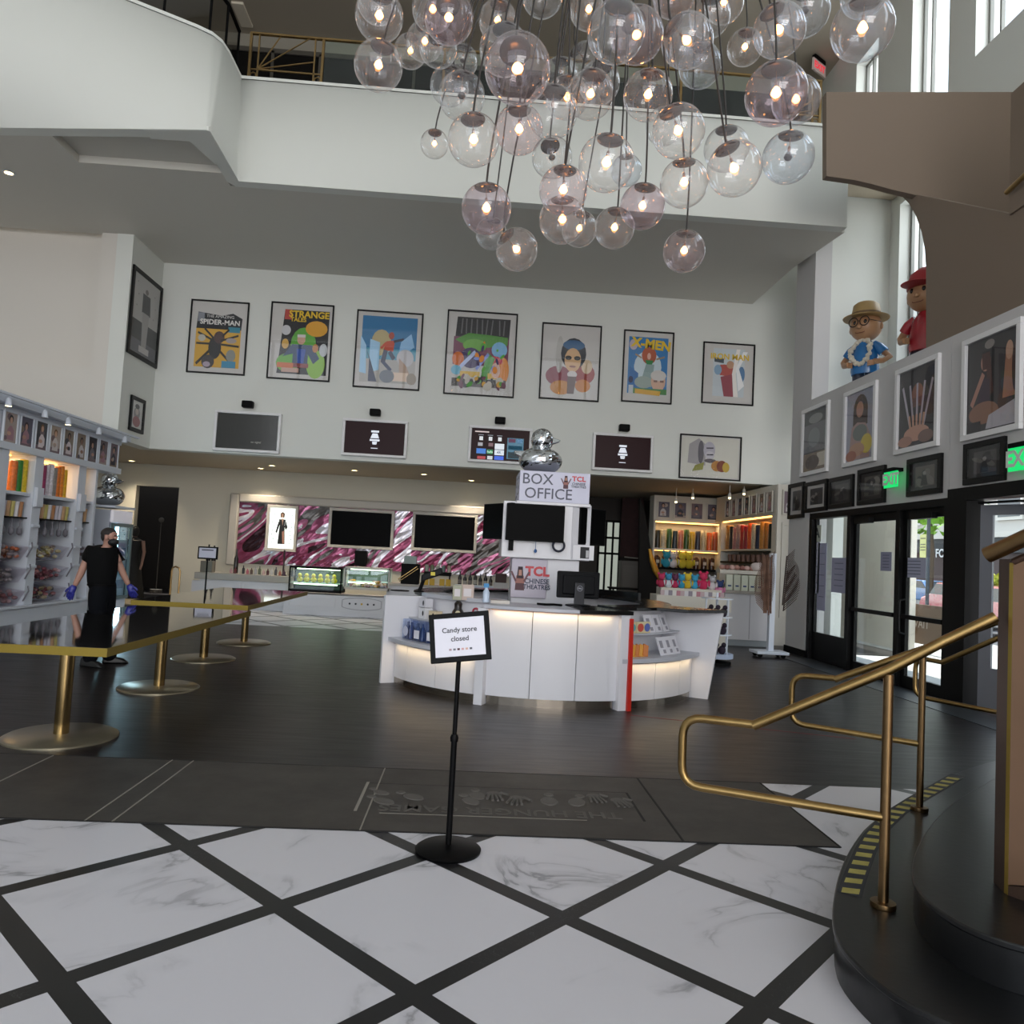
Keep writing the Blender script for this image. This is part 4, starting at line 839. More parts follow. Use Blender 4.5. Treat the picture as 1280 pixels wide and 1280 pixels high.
# tops
arcseg(MB(), 1.3, 1.60, A0-1, A1, .985, 1.03, 14).build('grey_top', SHG, I, bevel=.004); arcseg(MB(), 1.3, 1.985, A1, 276, .965, 1.0, 14).build('grey_top', SHG, I, bevel=.004)
arcseg(MB(), 1.3, 2.0, 276, A2+3, .965, 1.005, 10).build('black_top', DKT, I, bevel=.004)
m = MB(); pts = [pol(1.3, A2+3)]+[pol(1.3, A2+3+(A3-A2)*i/10) for i in range(1, 10)]+[pol(1.3, A3+2), pol(2.28, A3+.5), pol(2.0, A3-14)]+[pol(1.68, A3-18-i*4) for i in range(4)]+[pol(1.62, A2+3)]
m.prism(pts, .985, 1.02).build('black_top', DKT, I, bevel=.004)
arcseg(MB(), 1.25, 1.6, A3+2, A0+360-1, .985, 1.02, 20).build('rear_top', DKT, I); arcseg(MB(), 1.5, 1.55, A3, A0+360, 0, .985, 20).build('rear_panel', CW, I)
arcseg(MB(), 1.42, 1.46, 20, 80, 1.02, 1.10, 10).build('rear_rail', DKT, I)
for a0, a1, z in ((A1+3, A2-3, .93), (A0+4, A1-3, .44), (A2+4, A3-4, .44)):
    n = 4
    for k in range(n):
        a = a0+(a1-a0)*(k+.5)/n; q = pol(1.97, a)
        lamp('counter_edge_light', 'AREA', (IC.x+q[0], IC.y+q[1], z+.02), (0, 0, math.radians(a+90)), .38, (1, .72, .36), (a1-a0)/n/57*1.9, .03)
tag(MB().hexa([(1.62, 7.56, .001), (1.66, 7.53, .001), (3.6, 6.9, .001), (3.6, 6.92, .001), (1.62, 7.56, .002), (1.66, 7.53, .002), (3.6, 6.9, .002), (3.6, 6.92, .002)]).build('floor_tape', flat('#8c3436')), 'thin red tape line on the dark floor leading off the counter foot', 'tape')

# tower with screens, sign box and duck
T = thing('ticket_tower', 'white box office tower with signs and screens rising from the counter', 'sign tower', (.9, 9.3, 0))
def tb(name, a, b, m, par=None, bev=.006): return MB().box((a[0]-.9, a[1]-9.3, a[2]), (b[0]-.9, b[1]-9.3, b[2])).build(name, m, par or T, bevel=bev, seg=1)
tb('lower_column', (.50, 9.42, 0), (1.33, 10.1, 1.49), CW); tb('screen_housing', (.35, 9.32, 1.49), (1.21, 10.2, 2.18), CW); 
MB().prism([(.31, .02), (.55, .12), (.55, .8), (.31, .9)], 1.49, 2.18).build('screen_housing', CW, T)
tb('housing_cornice', (.5, 9.3, 2.15), (1.42, 10.2, 2.19), CW)
PRM = mat('sign_lilac', '#c5c6dc', .35)
s = tb('tcl_sign', (.49, 9.38, 1.0), (.93, 9.415, 1.48), mat('sign_pink_grey', '#b9b2c2', .35)); s.name = 'lower_sign'
RED = mat('sign_red', '#c02230', .4); NV = mat('sign_navy', '#232a48', .4)
def figure(par, x, y, z, h):
    m = MB(); 
    for p, c in (([(-.2, 0), (.2, 0), (.17, .5), (-.17, .5)], '#5c3c44'), ([(-.2, .3), (.2, .3), (.16, .62), (-.16, .62)], '#a06c64'), ([(-.14, .5), (.14, .5), (.1, 1.0), (-.1, 1.0)], '#33202a'), ([(-.07, .62), (.07, .62), (.06, .86), (-.06, .86)], '#b88878'), ([(-.42, .78), (-.34, .8), (-.14, .4), (-.2, .34)], '#6c4850'), ([(.42, .78), (.34, .8), (.14, .4), (.2, .34)], '#6c4850')):
        m.use(flat(c)); k = len(m.f); m.poly([(x+a*h, y-.001*k, z+b*h) for a, b in p])
    m.build('printed_figure', parent=par)
figure(s, -.30, .078, 1.09, .29)
text('lettering', 'TCL', s, (-.09, .078, 1.325), .155, RED, bold=.007, sx=1.05); text('lettering', 'CHINESE', s, (-.09, .078, 1.205), .085, NV, bold=.002, sx=.92); text('lettering', 'THEATRES', s, (-.09, .078, 1.135), .078, NV, bold=.002, sx=.92)
s = MB().box((-.37, .0, 2.19), (.50, .85, 2.565)).build('box_office_sign', PRM, T, bevel=.004)
text('lettering', 'BOX', s, (-.15, -.002, 2.46), .185, NV, bold=.001, sx=1.0); text('lettering', 'OFFICE', s, (-.01, -.002, 2.285), .185, NV, bold=.001, sx=1.0)
text('lettering', 'TCL', s, (.36, -.002, 2.49), .085, RED, bold=.003, sx=1.1); text('lettering', 'CHINESE', s, (.36, -.002, 2.43), .042, NV, bold=.001); text('lettering', 'THEATRES', s, (.36, -.002, 2.395), .040, NV, bold=.001)
figure(s, .20, -.002, 2.365, .16)
m = MB().use(flat('#8c8c98')); r = random.Random(5)
for k in range(14): y, z = r.uniform(.1, .75), r.uniform(2.23, 2.52); m.box((-.374, y-.05, z-.02), (-.37, y+.03, z+.012))
tag(m.build('side_print', parent=s), kind='stuff')
def scr(name_lab, loc, rz, W, H, cat='screen'):
    t = thing('flat_screen', name_lab, cat, loc, rz)
    B((-W/2, -.035, -H/2), (W/2, .02, H/2)).build('casing', mat('screen_black_plastic', '#060607', .5, spec=.08), t, bevel=.006)
    B((-W/2+.015, -.0365, -H/2+.02), (W/2-.015, -.035, H/2-.015)).build('display', mat('black_display', '#030304', .35, spec=.03), t)
    B((-.12, .02, -.1), (.12, .1, .1)).build('bracket', BLACK, t); return t
t = scr('black flat screen on the front of the box office tower', (.74, 9.22, 1.92), 0, .71, .45)
m = MB().tube([(.3+.07*math.cos(2*PI*k/16), 0, -.26+.07*math.sin(2*PI*k/16)) for k in range(16)], .014, 8, closed=True); m.build('coiled_cable', mat('cable_navy', '#181c30', .5), t)
MB().tube([(.02, -.0, -.22), (.02, 0, -.32)], .003, 5).ell((.02, 0, -.34), .018, .01, .025, 8, 6).build('hanging_tag', flat('#2c5890'), t)
B((-.31, -.0, -.35), (-.25, .04, -.22)).build('side_speaker', BLACK, t)
scr('black flat screen on the left flank of the tower, seen edge on', (.31, 9.55, 1.93), math.radians(-62), .7, .45)
scr('dark flat screen angled off the right flank of the tower', (1.47, 9.5, 1.92), math.radians(38), .46, .46)
n = thing('notice', 'small white and black notice at the tower\'s lower right', 'notice', (1.36, 9.31, 1.59)); B((-.13, 0, -.09), (.13, .01, .09)).build('board', CW, n); B((-.04, -.003, -.07), (.07, -.001, .07)).build('black_print', flat('#17171b'), n); B((.03, -.005, -.06), (.065, -.0035, .03)).build('white_print', flat('#b8b8bc'), n)
mirror_duck('mirror tiled duck ornament on top of the box office sign', (.80, 9.65, 2.565), .56, 0)
# monitor, scanner and small things on the counter
t = thing('computer_monitor', 'black computer monitor seen from behind on the black counter', 'monitor', (1.17, 8.25, 1.005), math.radians(8))
B((-.24, -.0, .08), (.24, .035, .37)).build('casing', mat('monitor_black', '#0b0c10', .45, spec=.15), t, bevel=.015)
B((-.18, -.03, .12), (.18, .0, .33)).build('rear_bulge', mat('monitor_black'), t, bevel=.02)
s = B((-.055, -.055, .0), (.055, -.025, .25)).build('stand', mat('monitor_grey', '#24252b', .35), t, bevel=.008); MB().lathe([(.14, 0), (.14, .012), (.1, .018)], (0, -.01, 0), 24, 1, .8).build('foot', mat('monitor_black'), t)
m = MB().use(flat('#9a9ca6')).tube([(.028*math.cos(2*PI*k/20), -.057, .19+.028*math.sin(2*PI*k/20)) for k in range(20)], .003, 5, closed=True); m.build('round_logo', parent=s)
text('lettering', 'DELL', s, (0, -.057, .19), .018, flat('#c8cad4'), bold=.0005, ext=.0004)
for k, (x, y, w_, h, col, lab, nm, cat) in enumerate(((.17, 8.15, .035, .2, '#4a90c8', 'blue topped spray bottle on the grey counter', 'spray_bottle', 'bottle'), (-.03, 8.35, .07, .17, '#c9b6ac', 'pink and white paper dispenser box beside the spray bottle', 'paper_box', 'box'), (-.14, 8.3, .05, .16, '#a8a894', 'glass jar beside the paper dispenser box', 'jar', 'jar'))):
    t = thing(nm, lab, cat, (x, y, 1.0))
    if nm == 'spray_bottle': MB().lathe([(w_, 0), (w_, h*.55), (.018, h*.7), (.015, h*.78)], (0, 0, 0), 14).build('bottle', flat('#c4d4e8', .3), t, smooth=True); MB().box((-.03, -.012, h*.78), (.025, .012, h)).build('trigger', flat(col), t)
    else: B((-w_, -w_*.7, 0), (w_, w_*.7, h)).build('body', flat(col), t, bevel=.006); B((-w_*.6, -w_*.7-.002, h*.25), (w_*.6, -w_*.7, h*.75)).build('face_label', flat('#dcd6d8'), t)
tag(B((.22, 8.05, 1.0), (.42, 8.2, 1.03)).build('paper_stack', flat('#cfc8c0')), 'low stack of papers on the counter at the foot of the tower', 'papers')
tag(MB().tube([(.72, 8.15, 1.012), (.8, 8.1, 1.012), (.9, 8.16, 1.012), (.98, 8.1, 1.012)], .012, 6).build('cable', BLACK), 'short black cable lying on the counter by the monitor', 'cable')
t = thing('barcode_scanner', 'black handheld scanner on a stand at the counter\'s left end', 'scanner', (-.55, 8.95, 1.03))
MB().hexa([(-.03, -.04, .12), (.22, -.04, .22), (.22, .04, .22), (-.03, .04, .12), (-.03, -.04, .2), (.2, -.04, .3), (.2, .04, .3), (-.03, .04, .2)]).build('head', mat('monitor_black'), t, bevel=.015)
MB().tube([(0, 0, .15), (-.03, 0, .05), (-.05, 0, 0)], .022, 8).build('handle', mat('monitor_black'), t); MB().cyl((-.05, 0, 0), .06, .015).build('foot', BLACK, t); B((.08, -.042, .2), (.13, -.04, .24)).build('label', flat('#d8c84c'), t)
tag(MB().lathe([(.11, 0), (.11, .01), (.03, .012)], (-.82, 8.95, 1.03), 20).build('round_tray', BLACK), 'small black round tray at the counter\'s left corner', 'tray')
# goods on the left wing
def onwing(r, a, z): q = pol(r, a); return (IC.x+q[0], IC.y+q[1], z)
for k, (a, c, lab) in enumerate(((212, '#20386c', 'leftmost clear bag of blue bottles, round label'), (219, '#24406c', 'middle clear bag of blue bottles, on the left wing'), (226, '#203c70', 'right clear bag of blue bottles, white label'))):
    t = thing('gift_bag', lab, 'gift bag', onwing(1.83, a, .52), math.radians(a+90), 'clear bags of blue bottles on the lower left shelf')
    B((-.09, -.05, 0), (.09, .06, .22)).build('clear_bag', glassy('clear_bag', (.75, .82, .95), .3, .12), t, bevel=.01)
    for x in (-.045, .045): MB().lathe([(.035, .005), (.035, .12), (.012, .16), (.012, .19)], (x, 0, 0), 12).build('bottle', mat('bottle_'+c[1:], c, .25), t, smooth=True)
    if k == 0: MB().lathe([(.055, 0), (.055, .004)], (0, 0, 0), 18).build('label', flat('#c8cce0'), t, rot=(PI/2, 0, 0), loc=(0, -.052, .09))
    else: B((-.045, -.055, .03), (.05, -.051, .12)).build('label', flat('#dadae4'), t)
for k, (r, a, z, w_, h, c, lab) in enumerate(((1.66, 213, .75, .075, .12, '#d8d8dc', 'white box with black mark stacked lower left'), (1.66, 213, .875, .07, .1, '#cfcfd6', 'white box with black mark, top of the small stack'), (1.66, 220, .75, .06, .1, '#d8c8a8', 'cream box with black mark beside the small stack'), (1.67, 233, .75, .085, .04, '#141416', 'flat black box behind the closed sign'))):
    t = thing('gift_box', lab, 'box', onwing(r, a, z), math.radians(a+90)); B((-w_, -.05, 0), (w_, .05, h)).build('carton', flat(c, .4), t, bevel=.003)
    if c != '#141416': MB().ell((w_*.35, -.051, h*.5), .018, .003, .03, 10, 6).build('printed_mark', flat('#26262a'), t)
t = thing('ornament_jar', 'black ornament jar with pale round badge on the left wing shelf', 'ornament', onwing(1.66, 232, .79)); MB().lathe([(.06, 0), (.065, .08), (.04, .12), (.045, .17), (.02, .2)], (0, 0, 0), 16).build('body', flat('#221c18', .3), t, smooth=True); MB().ell((0, -.062, .07), .03, .008, .03, 12, 8).build('badge', flat('#d0c4a0'), t)
t = thing('glass_cup', 'pink and red ribboned cup on the left wing shelf', 'cup', onwing(1.66, 240, .75)); MB().lathe([(.045, 0), (.055, .13), (.05, .14)], (0, 0, 0), 16).build('cup', flat('#c87c84', .3), t, smooth=True); MB().tube([(.03*math.cos(k), -.03-.01*math.sin(k*2), .15+.03*math.sin(k)) for k in [i*2*PI/12 for i in range(12)]], .012, 6, closed=True).build('ribbon', flat('#a83448', .4), t)
# goods on the right wing
for k, (a, c, lab, z) in enumerate(((295, '#d8b020', 'yellow green candy pack, left end of the upper right shelf', .75), (299.5, '#5aa8b0', 'blue ringed round candy pack on the upper right shelf', .75), (303.5, '#c85040', 'red ringed round candy pack on the upper right shelf', .75), (307, '#5868b0', 'small blue pack beside the white booklets', .75))):
    t = thing('candy_pack', lab, 'candy pack', onwing(1.7, a, z), math.radians(a+90)); B((-.055, -.02, 0), (.055, .02, .12)).build('pack', flat('#d4c8a0' if k else c), t, bevel=.006); MB().lathe([(.045, 0), (.045, .004), (.03, .005)], (0, 0, 0), 18).build('printed_ring', flat(c), t, rot=(PI/2, 0, 0), loc=(0, -.021, .06))
def booklet(r, a, z, lab, w_=.07, h=.2):
    t = thing('booklet', lab, 'booklet', onwing(r, a, z), math.radians(a+90)); o = B((-w_, -.006, 0), (w_, .006, h)).build('cover', flat('#d3d2da'), t); o.rotation_euler = (math.radians(-22), 0, 0)
    m = MB().use(flat('#8c8a94')); m.box((-w_*.6, -.008, h*.4), (w_*.2, -.006, h*.8)); m.box((-w_*.1, -.008, h*.1), (w_*.6, -.006, h*.3)); m.build('printed_picture', parent=o)
for k, (r, a, z, lab) in enumerate(((1.71, 310, .75, 'white booklet leaning on the upper right shelf, left of three'), (1.71, 315, .75, 'white booklet leaning on the upper right shelf, middle of three'), (1.71, 321, .75, 'white booklet leaning on the upper right shelf, right of three'), (1.85, 312, .52, 'white booklet on the lower right shelf, left of three'), (1.85, 316.3, .52, 'white booklet on the lower right shelf, middle of three'), (1.85, 321, .52, 'white booklet on the lower right shelf, right of three'))): booklet(r, a, z, lab)
for k in range(6): tag(MB().box((-.04, -.006, 0), (.04, .006, .13)).build('snack_bag', flat(['#d8982c', '#c8742c'][k % 2], .4), loc=onwing(1.85, 293.5+k*1.7, .52), rot=(math.radians(-15), math.radians(20), math.radians(20+k*3))), 'orange snack bag leaning in a row on the lower right shelf', 'snack bag', 'row of orange snack bags')
# ---------------------------------------------------------------- bar wall: mosaic, frame, screens
def mosaic_material():
    m = mat('striped_mirror_mosaic', '#8a3a5c', .22, .55); N, L = nodes_of(m); b = N['Principled BSDF']
    tc = N.new('ShaderNodeTexCoord'); m0 = N.new('ShaderNodeMapping'); m0.inputs['Rotation'].default_value = (0, math.radians(40), 0); mp = N.new('ShaderNodeMapping'); mp.inputs['Scale'].default_value = (.36, 1, 1.)
    L.new(tc.outputs['Object'], m0.inputs[0]); L.new(m0.outputs[0], mp.inputs[0])
    n1 = N.new('ShaderNodeTexNoise'); n1.inputs['Scale'].default_value = 1.25; n1.inputs['Detail'].default_value = 2; n1.inputs['Distortion'].default_value = .8; L.new(mp.outputs[0], n1.inputs['Vector'])
    cr = N.new('ShaderNodeValToRGB'); cr.color_ramp.interpolation = 'CONSTANT'; e = cr.color_ramp.elements
    e[0].position = 0; e[0].color = (*lin('#2a1018'), 1); e[1].position = .36; e[1].color = (*lin('#7a3450'), 1)
    for p, c in ((.44, '#c8c4cc'), (.50, '#8c4866'), (.56, '#54504e'), (.61, '#b06c8c'), (.66, '#d4d2d8'), (.72, '#6c2440')):
        x = e.new(p); x.color = (*lin(c), 1)
    L.new(n1.outputs[0], cr.inputs[0]); L.new(cr.outputs[0], b.inputs['Base Color'])
    v = N.new('ShaderNodeTexVoronoi'); v.inputs['Scale'].default_value = 9; L.new(mp.outputs[0], v.inputs['Vector'])
    bp = N.new('ShaderNodeBump'); bp.inputs['Strength'].default_value = .5; bp.inputs['Distance'].default_value = .05; L.new(v.outputs['Distance'], bp.inputs['Height']); L.new(bp.outputs[0], b.inputs['Normal'])
    return m
GFR = mat('pale_grey_frame', '#b9b5ae', .5)
t = thing('wall_panel', 'wide striped pink, white and dark mirror mosaic in a pale frame behind the bar', 'wall panel', (-2.4, BW-.01, 0))
x0, x1 = -6.07+2.4, 1.3+2.4
B((x0+.2, -.05, .95), (x1-.15, -.02, 2.47)).build('mosaic', mosaic_material(), t)
m = B((x0, -.16, .9), (x0+.22, -.0, 2.68)); m.box((x0+.22, -.16, 2.47), (x1, -.0, 2.68)); m.box((x1-.16, -.16, .9), (x1, 0, 2.47)); m.build('panel_frame', GFR, t, bevel=.03, seg=1)
def barscreen(lab, a, b, nm='wall_screen'):
    p, q = at(*a, Y=BW-.25), at(*b, Y=BW-.25); W, H = abs(q.x-p.x), abs(q.z-p.z)
    t = thing(nm, lab, 'screen', ((p.x+q.x)/2, BW-.058, (p.z+q.z)/2))
    ring(W, H, .07, .09, .0).build('bezel', GFR, t, bevel=.008); s = B((-W/2+.06, -.05, -H/2+.06), (W/2-.06, .0, H/2-.06)).build('display', mat('black_display'), t)
    return t, s, W, H
barscreen('black bar screen in a pale frame, left of the pair', (411, 634), (490, 688)); barscreen('black bar screen in a pale frame, right of the pair', (516, 639), (595, 692))
t, s, W, H = barscreen('bright upright lightbox picturing a woman in a black gown', (333, 630), (368, 690), 'lightbox_display')
s.data.materials[0] = mat('lightbox_white', '#eef2ee', .5, emit='#e4f2ec', es=1.15)
m = MB()
for k, (pts, c) in enumerate((([(-.09, -.36), (.1, -.36), (.07, .06), (-.06, .06)], '#17181a'), ([(.04, -.36), (.09, -.34), (.06, -.06), (.01, -.08)], '#a87868'), ([(-.09, .2), (.09, .2), (.06, .02), (-.05, .02)], '#1c1d20'), ([(-.02, .22), (.03, .22), (.015, .05)], '#c49c88'), ([(-.05, .24), (.05, .24), (.06, .33), (0, .37), (-.06, .33)], '#4c3428'), ([(-.025, .24), (.025, .24), (.03, .33), (-.03, .33)], '#c49c88'), ([(-.16, -.1), (-.12, -.12), (-.05, .1), (-.09, .16)], '#1c1d20'), ([(.09, .18), (.15, .02), (.1, -.04), (.07, .04)], '#1c1d20'))):
    m.use(flat(c)); m.poly([(a*.95, -.052-.001*k, b*1.1) for a, b in pts])
m.build('printed_figure', parent=s); m = MB(); m.use(flat('#9ab0ae'))
for k in range(16): x = (-1 if k % 2 else 1)*(.2+.02*(k % 3)); z = -.36+.1*(k//2); m.poly([(x-.02, -.052, z-.02), (x+.02, -.052, z-.02), (x+.02, -.052, z+.01), (x-.02, -.052, z+.01)])
tag(m.build('printed_dots', parent=s), kind='stuff')
tag(B((-2.9, BW-.3, 1.05), (-2.62, BW-.061, 1.42)).build('speaker_box', BLACK), 'black speaker box under the gap beside the left bar screen', 'speaker')
for k, q in enumerate(((340, 582), (443, 588), (530, 593), (589, 605), (327, 611), (167, 605), (11, 216))):
    if k == 6: p = at(*q, Z=ZC-.003); z = ZC-.003
    elif k in (3, 4, 5): p = at(*q, Y=BW-.4); z = ZL+.002; p.x, p.y = p.x, BW-.6
    else: p = at(*q, Z=ZL); z = ZL+.002
    lab = ['over the bar, leftmost lit one in the front row', 'over the bar, second lit one in the front row', 'over the bar, third lit one in the front row', 'near the ticket tower, close to the mosaic wall', 'close to the left corner of the mosaic frame', 'above the dark doorway', 'in the high soffit at the far left'][k]
    t = thing('ceiling_light', 'small round recessed downlight %s' % lab, 'ceiling light', (p.x, p.y, z))
    MB().lathe([(.09, 0), (.09, -.008), (.065, -.008), (.06, 0)], (0, 0, 0), 20).build('trim_ring', LAC, t); MB().lathe([(.062, -.004), (.001, -.0045)], (0, 0, 0), 16).build('lamp_face', mat('downlight', '#fff0c8', .4, emit='#ffdf9c', es=14), t)
    if k < 6: lamp('downlight_lamp', 'SPOT', (p.x, p.y, z-.03), (0, 0, 0), 130, (1, .84, .62), spot=math.radians(110), blend=.8, radius=.05)

# ---------------------------------------------------------------- bar counters and what stands on them
BC = mat('bar_counter_white', '#c9c9cd', .45); STT = mat('bar_stone_top', '#9d988f', .35)
t = thing('bar_counter', 'white panelled bar counter with stone top, left of the display cases', 'counter', (-5.0, 17.3, 0))
B((-1.0, 0, 0), (.95, .6, .62)).build('body', BC, t); B((-1.12, -.06, .62), (1.0, .66, .77)).build('stone_top', STT, t, bevel=.01)
for a, b in ((-.95, -.12), (-.08, .9)): ring(b-a, .5, .03, .02).build('door_panel', BC, t, loc=((a+b)/2, -.001, .33))
B((-1.2, .05, 0), (-1.0, .6, .58)).build('end_block', BC, t)
t = thing('bar_counter', 'white counter carrying the two lit display cases', 'counter', (-2.95, 16.7, 0))
B((-1.05, 0, 0), (1.1, .8, .44)).build('body', BC, t, bevel=.01); B((-1.05, -.02, 0), (1.1, .0, .1)).build('plinth', BC, t)
ring(1.0, .2, .02, .015).build('door_panel', BC, t, loc=(-.45, -.001, .27))
m = MB(); m.tube([(.62+.42*max(-1, min(1, 1.25*math.cos(k*PI/16))), -.006, .28+.13*math.sin(k*PI/16)) for k in range(32)], .008, 5, closed=True); m.build('oval_moulding', mat('moulding_grey', '#9c9ca2', .5), t)
for k in range(5): MB().ell((.36+.13*k, -.008, .28), .022, .006, .022, 10, 6).build('badge', flat('#2c3038' if k != 2 else '#c8a028'), t)
t = thing('bar_counter', 'long low back counter between the mosaic wall and the island', 'counter', (-.4, 16.7, 0))
B((-1.45, .3, 0), (1.9, .9, .7)).build('body', BC, t); B((-1.5, .25, .7), (1.95, .95, .75)).build('top', STT, t)
def case(lab, a, b, seed, goods):
    p, q = at(*a, Y=16.75), at(*b, Y=16.75); W, H = q.x-p.x, p.z-q.z
    t = thing('display_case', lab, 'display case', (p.x+W/2, 16.75, q.z))
    m = MB()
    for x in (-W/2, W/2-.03):
        for y in (0, .5): m.box((x, y, 0), (x+.03, y+.03, H))
    m.box((-W/2, 0, 0), (W/2, .53, .05)); m.box((-W/2, 0, H-.04), (W/2, .53, H)); m.build('case_frame', BLACK if goods == 'duck' else GFR, t)
    MB().box((-W/2+.03, .005, .05), (W/2-.03, .01, H-.04)).build('glass_front', glassy('case_glass', (.92, .98, .97), .3, .06), t)
    B((-W/2+.03, .5, .05), (W/2-.03, .52, H-.04)).build('back_panel', flat('#4c5a54'), t)
    B((-W/2+.04, .05, H*.34), (W/2-.04, .5, H*.36)).build('shelf', flat('#c8dcd4'), t)
    B((-W/2+.1, .06, H*.34-.03), (W/2-.1, .09, H*.34-.005)).build('light_tube', mat('case_tube', '#e8ffe8', .4, emit='#dcf4c8', es=5), t)
    B((-W/2+.1, .30, H-.07), (W/2-.1, .34, H-.045)).build('light_tube', mat('case_tube'), t)
    lamp('case_light', 'AREA', (p.x+W/2, 16.98, q.z+H-.06), (0, 0, 0), 3, (.95, 1, .85), W*.8, .3)
    return t, p.x, q.z, W, H
t, cx, cz, W, H = case('black framed lit case holding six yellow ducks', (362, 707), (426, 742), 1, 'duck')
YD = mat('yellow_rubber', '#e8d820', .35)
for k in range(6):
    x = cx+.12+(W-.24)*(k+.5)/6; d = thing('toy_duck', 'yellow duck in the lit case, %s' % ['leftmost of six', 'second from the left', 'third from the left', 'fourth from the left', 'fifth from the left', 'rightmost of six'][k], 'toy duck', (x, 16.95, cz+H*.36), -PI/2, 'yellow ducks in the display case')
    MB().ell((0, 0, .06), .085, .065, .06, 14, 9).build('body', YD, d, smooth=True); MB().ell((.03, 0, .15), .05, .045, .05, 12, 8).build('head', YD, d, smooth=True); MB().ell((.085, 0, .145), .025, .02, .01, 8, 6).build('beak', flat('#d88a20'), d, smooth=True)
t, cx, cz, W, H = case('pale framed lit case of pastries beside the duck case', (430, 708), (486, 739), 2, 'pastry')
m = MB(); r = random.Random(9)
for k in range(34): m.use(flat(['#c88c70', '#e0b090', '#a85c40', '#d89830', '#e4c8b8', '#8c4838'][k % 6])); m.ell((cx+.08+(W-.16)*r.random(), 16.8+.35*r.random(), cz+.07+.12*r.random()), .06, .05, .035, 8, 6)
tag(m.build('pastries', smooth=True), 'mixed pastries heaped in the pale lit display case', 'pastries', kind='stuff')
# bottles on the left bar counter
names = ['pale pink', 'dark red', 'cream', 'black', 'rose', 'brown', 'silver', 'olive', 'blush', 'maroon', 'white', 'smoke', 'coral', 'plum', 'beige', 'grey']
bc = ['#c0989c', '#5c2428', '#c8c0b4', '#1c1a1c', '#b46474', '#5c4438', '#a8a8ac', '#5c6048', '#c8a8a4', '#4c1c24', '#d0ccc8', '#4c4a4e', '#b47060', '#4c2c40', '#b0a490', '#7c7a7c']
for k in range(16):
    x = -5.45+1.45*(k+.5)/16; h = .12+.07*((k*5) % 4)/3
    small('bottle', '%s small bottle on the left bar counter' % names[k], 'bottle', 'small bottles on the left bar counter', (x, 17.5, .77), lambda m: m.lathe([(.032, 0), (.032, h*.6), (.012, h*.78), (.012, h)], (0, 0, 0), 10), flat(bc[k], .3), smooth=True)
for k, (x, h, lab) in enumerate(((-5.98, .62, 'tall slim dark bottle at the left end of the bar counter'), (-5.86, .6, 'second tall dark bottle at the left end of the bar counter'), (-5.35, .55, 'tall brown bottle behind the small bar sign'))): small('tall_bottle', lab, 'bottle', None, (x, 17.65, .77), lambda m: m.lathe([(.05, 0), (.05, h*.6), (.018, h*.75), (.018, h)], (0, 0, 0), 12), flat('#28221f', .2), smooth=True)
tag(B((-6.06, 17.4, .77), (-5.8, 17.6, 1.02)).build('glass_block', flat('#6c675c', .3), bevel=.01), 'dark square block at the left end of the bar counter', 'block')
tag(MB().tube([(-4.27, 17.6, .77), (-4.27, 17.6, 1.35)], .02).cyl((-4.27, 17.6, .77), .08, .02).build('tap_post', flat('#2c2220')), 'slim dark post on the bar counter under the lightbox', 'post')
# things behind the island on the low back counter
cols = [('#151417', .34), ('#1a1a1d', .3), ('#131216', .33), ('#0f0f12', .36), ('#1b191c', .3), ('#121214', .34), ('#161518', .28)]
for k, (c, h) in enumerate(cols):
    x = -.25+.115*k; h2 = h
    t = thing('wine_bottle', 'dark bottle in the dense row behind the box office, %s' % ['leftmost', 'second from left', 'third from left', 'middle one', 'third from right', 'second from right', 'rightmost'][k], 'bottle', (x, 17.15, .75), group='dark bottles behind the box office')
    MB().lathe([(.042, 0), (.042, h*.6), (.016, h*.78), (.016, h)], (0, 0, 0), 12).build('glass', flat(c, .2), t, smooth=True); MB().lathe([(.0425, h*.2), (.0425, h*.45)], (0, 0, 0), 12).build('label', flat(['#6c6460', '#a8a49c'][k % 2]), t)
t = thing('coffee_machine', 'black machine with chrome bars behind the scanner', 'coffee machine', (-1.35, 16.95, .75)); B((-.2, 0, 0), (.2, .3, .45)).build('body', BLACK, t, bevel=.02); MB().tube([(-.25, -.03, .1), (.15, -.03, .4)], .015).tube([(-.22, -.05, .06), (.18, -.05, .36)], .01).build('bar', BRS2, t); B((-.15, .02, .45), (.12, .28, .62)).build('hopper', flat('#5c7068', .2), t)
t = thing('coffee_machine', 'dark espresso machine with yellow boxes under it', 'coffee machine', (-.75, 16.95, .75)); B((-.3, 0, .22), (.3, .35, .3)).build('top_tray', BLACK, t); 
for x in (-.29, .26): B((x, .02, 0), (x+.03, .05, .22)).build('leg', BLACK, t)
for k, x in enumerate((-1.0, -.86, -.64, -.5)): tag(B((x-.055, 16.97, .75), (x+.055, 17.05, .9)).build('snack_box', flat('#c8a030'), bevel=.004), 'yellow box under the machine tray, %s' % ['leftmost', 'second from left', 'third from left', 'rightmost'][k], 'box', 'yellow boxes under the machine tray')
for k in range(5): small('glass_jar', 'clear jar on the espresso machine top, %s' % ['leftmost', 'second', 'middle', 'fourth', 'rightmost'][k], 'jar', 'jars on the espresso machine', (-1.0+.125*k, 17.1, 1.05), lambda m: m.lathe([(.045, 0), (.045, .12), (.03, .15)], (0, 0, 0), 12), flat(['#8c9488', '#6c7458', '#a8a49c', '#5c6c68', '#9c8c80'][k], .2), smooth=True)
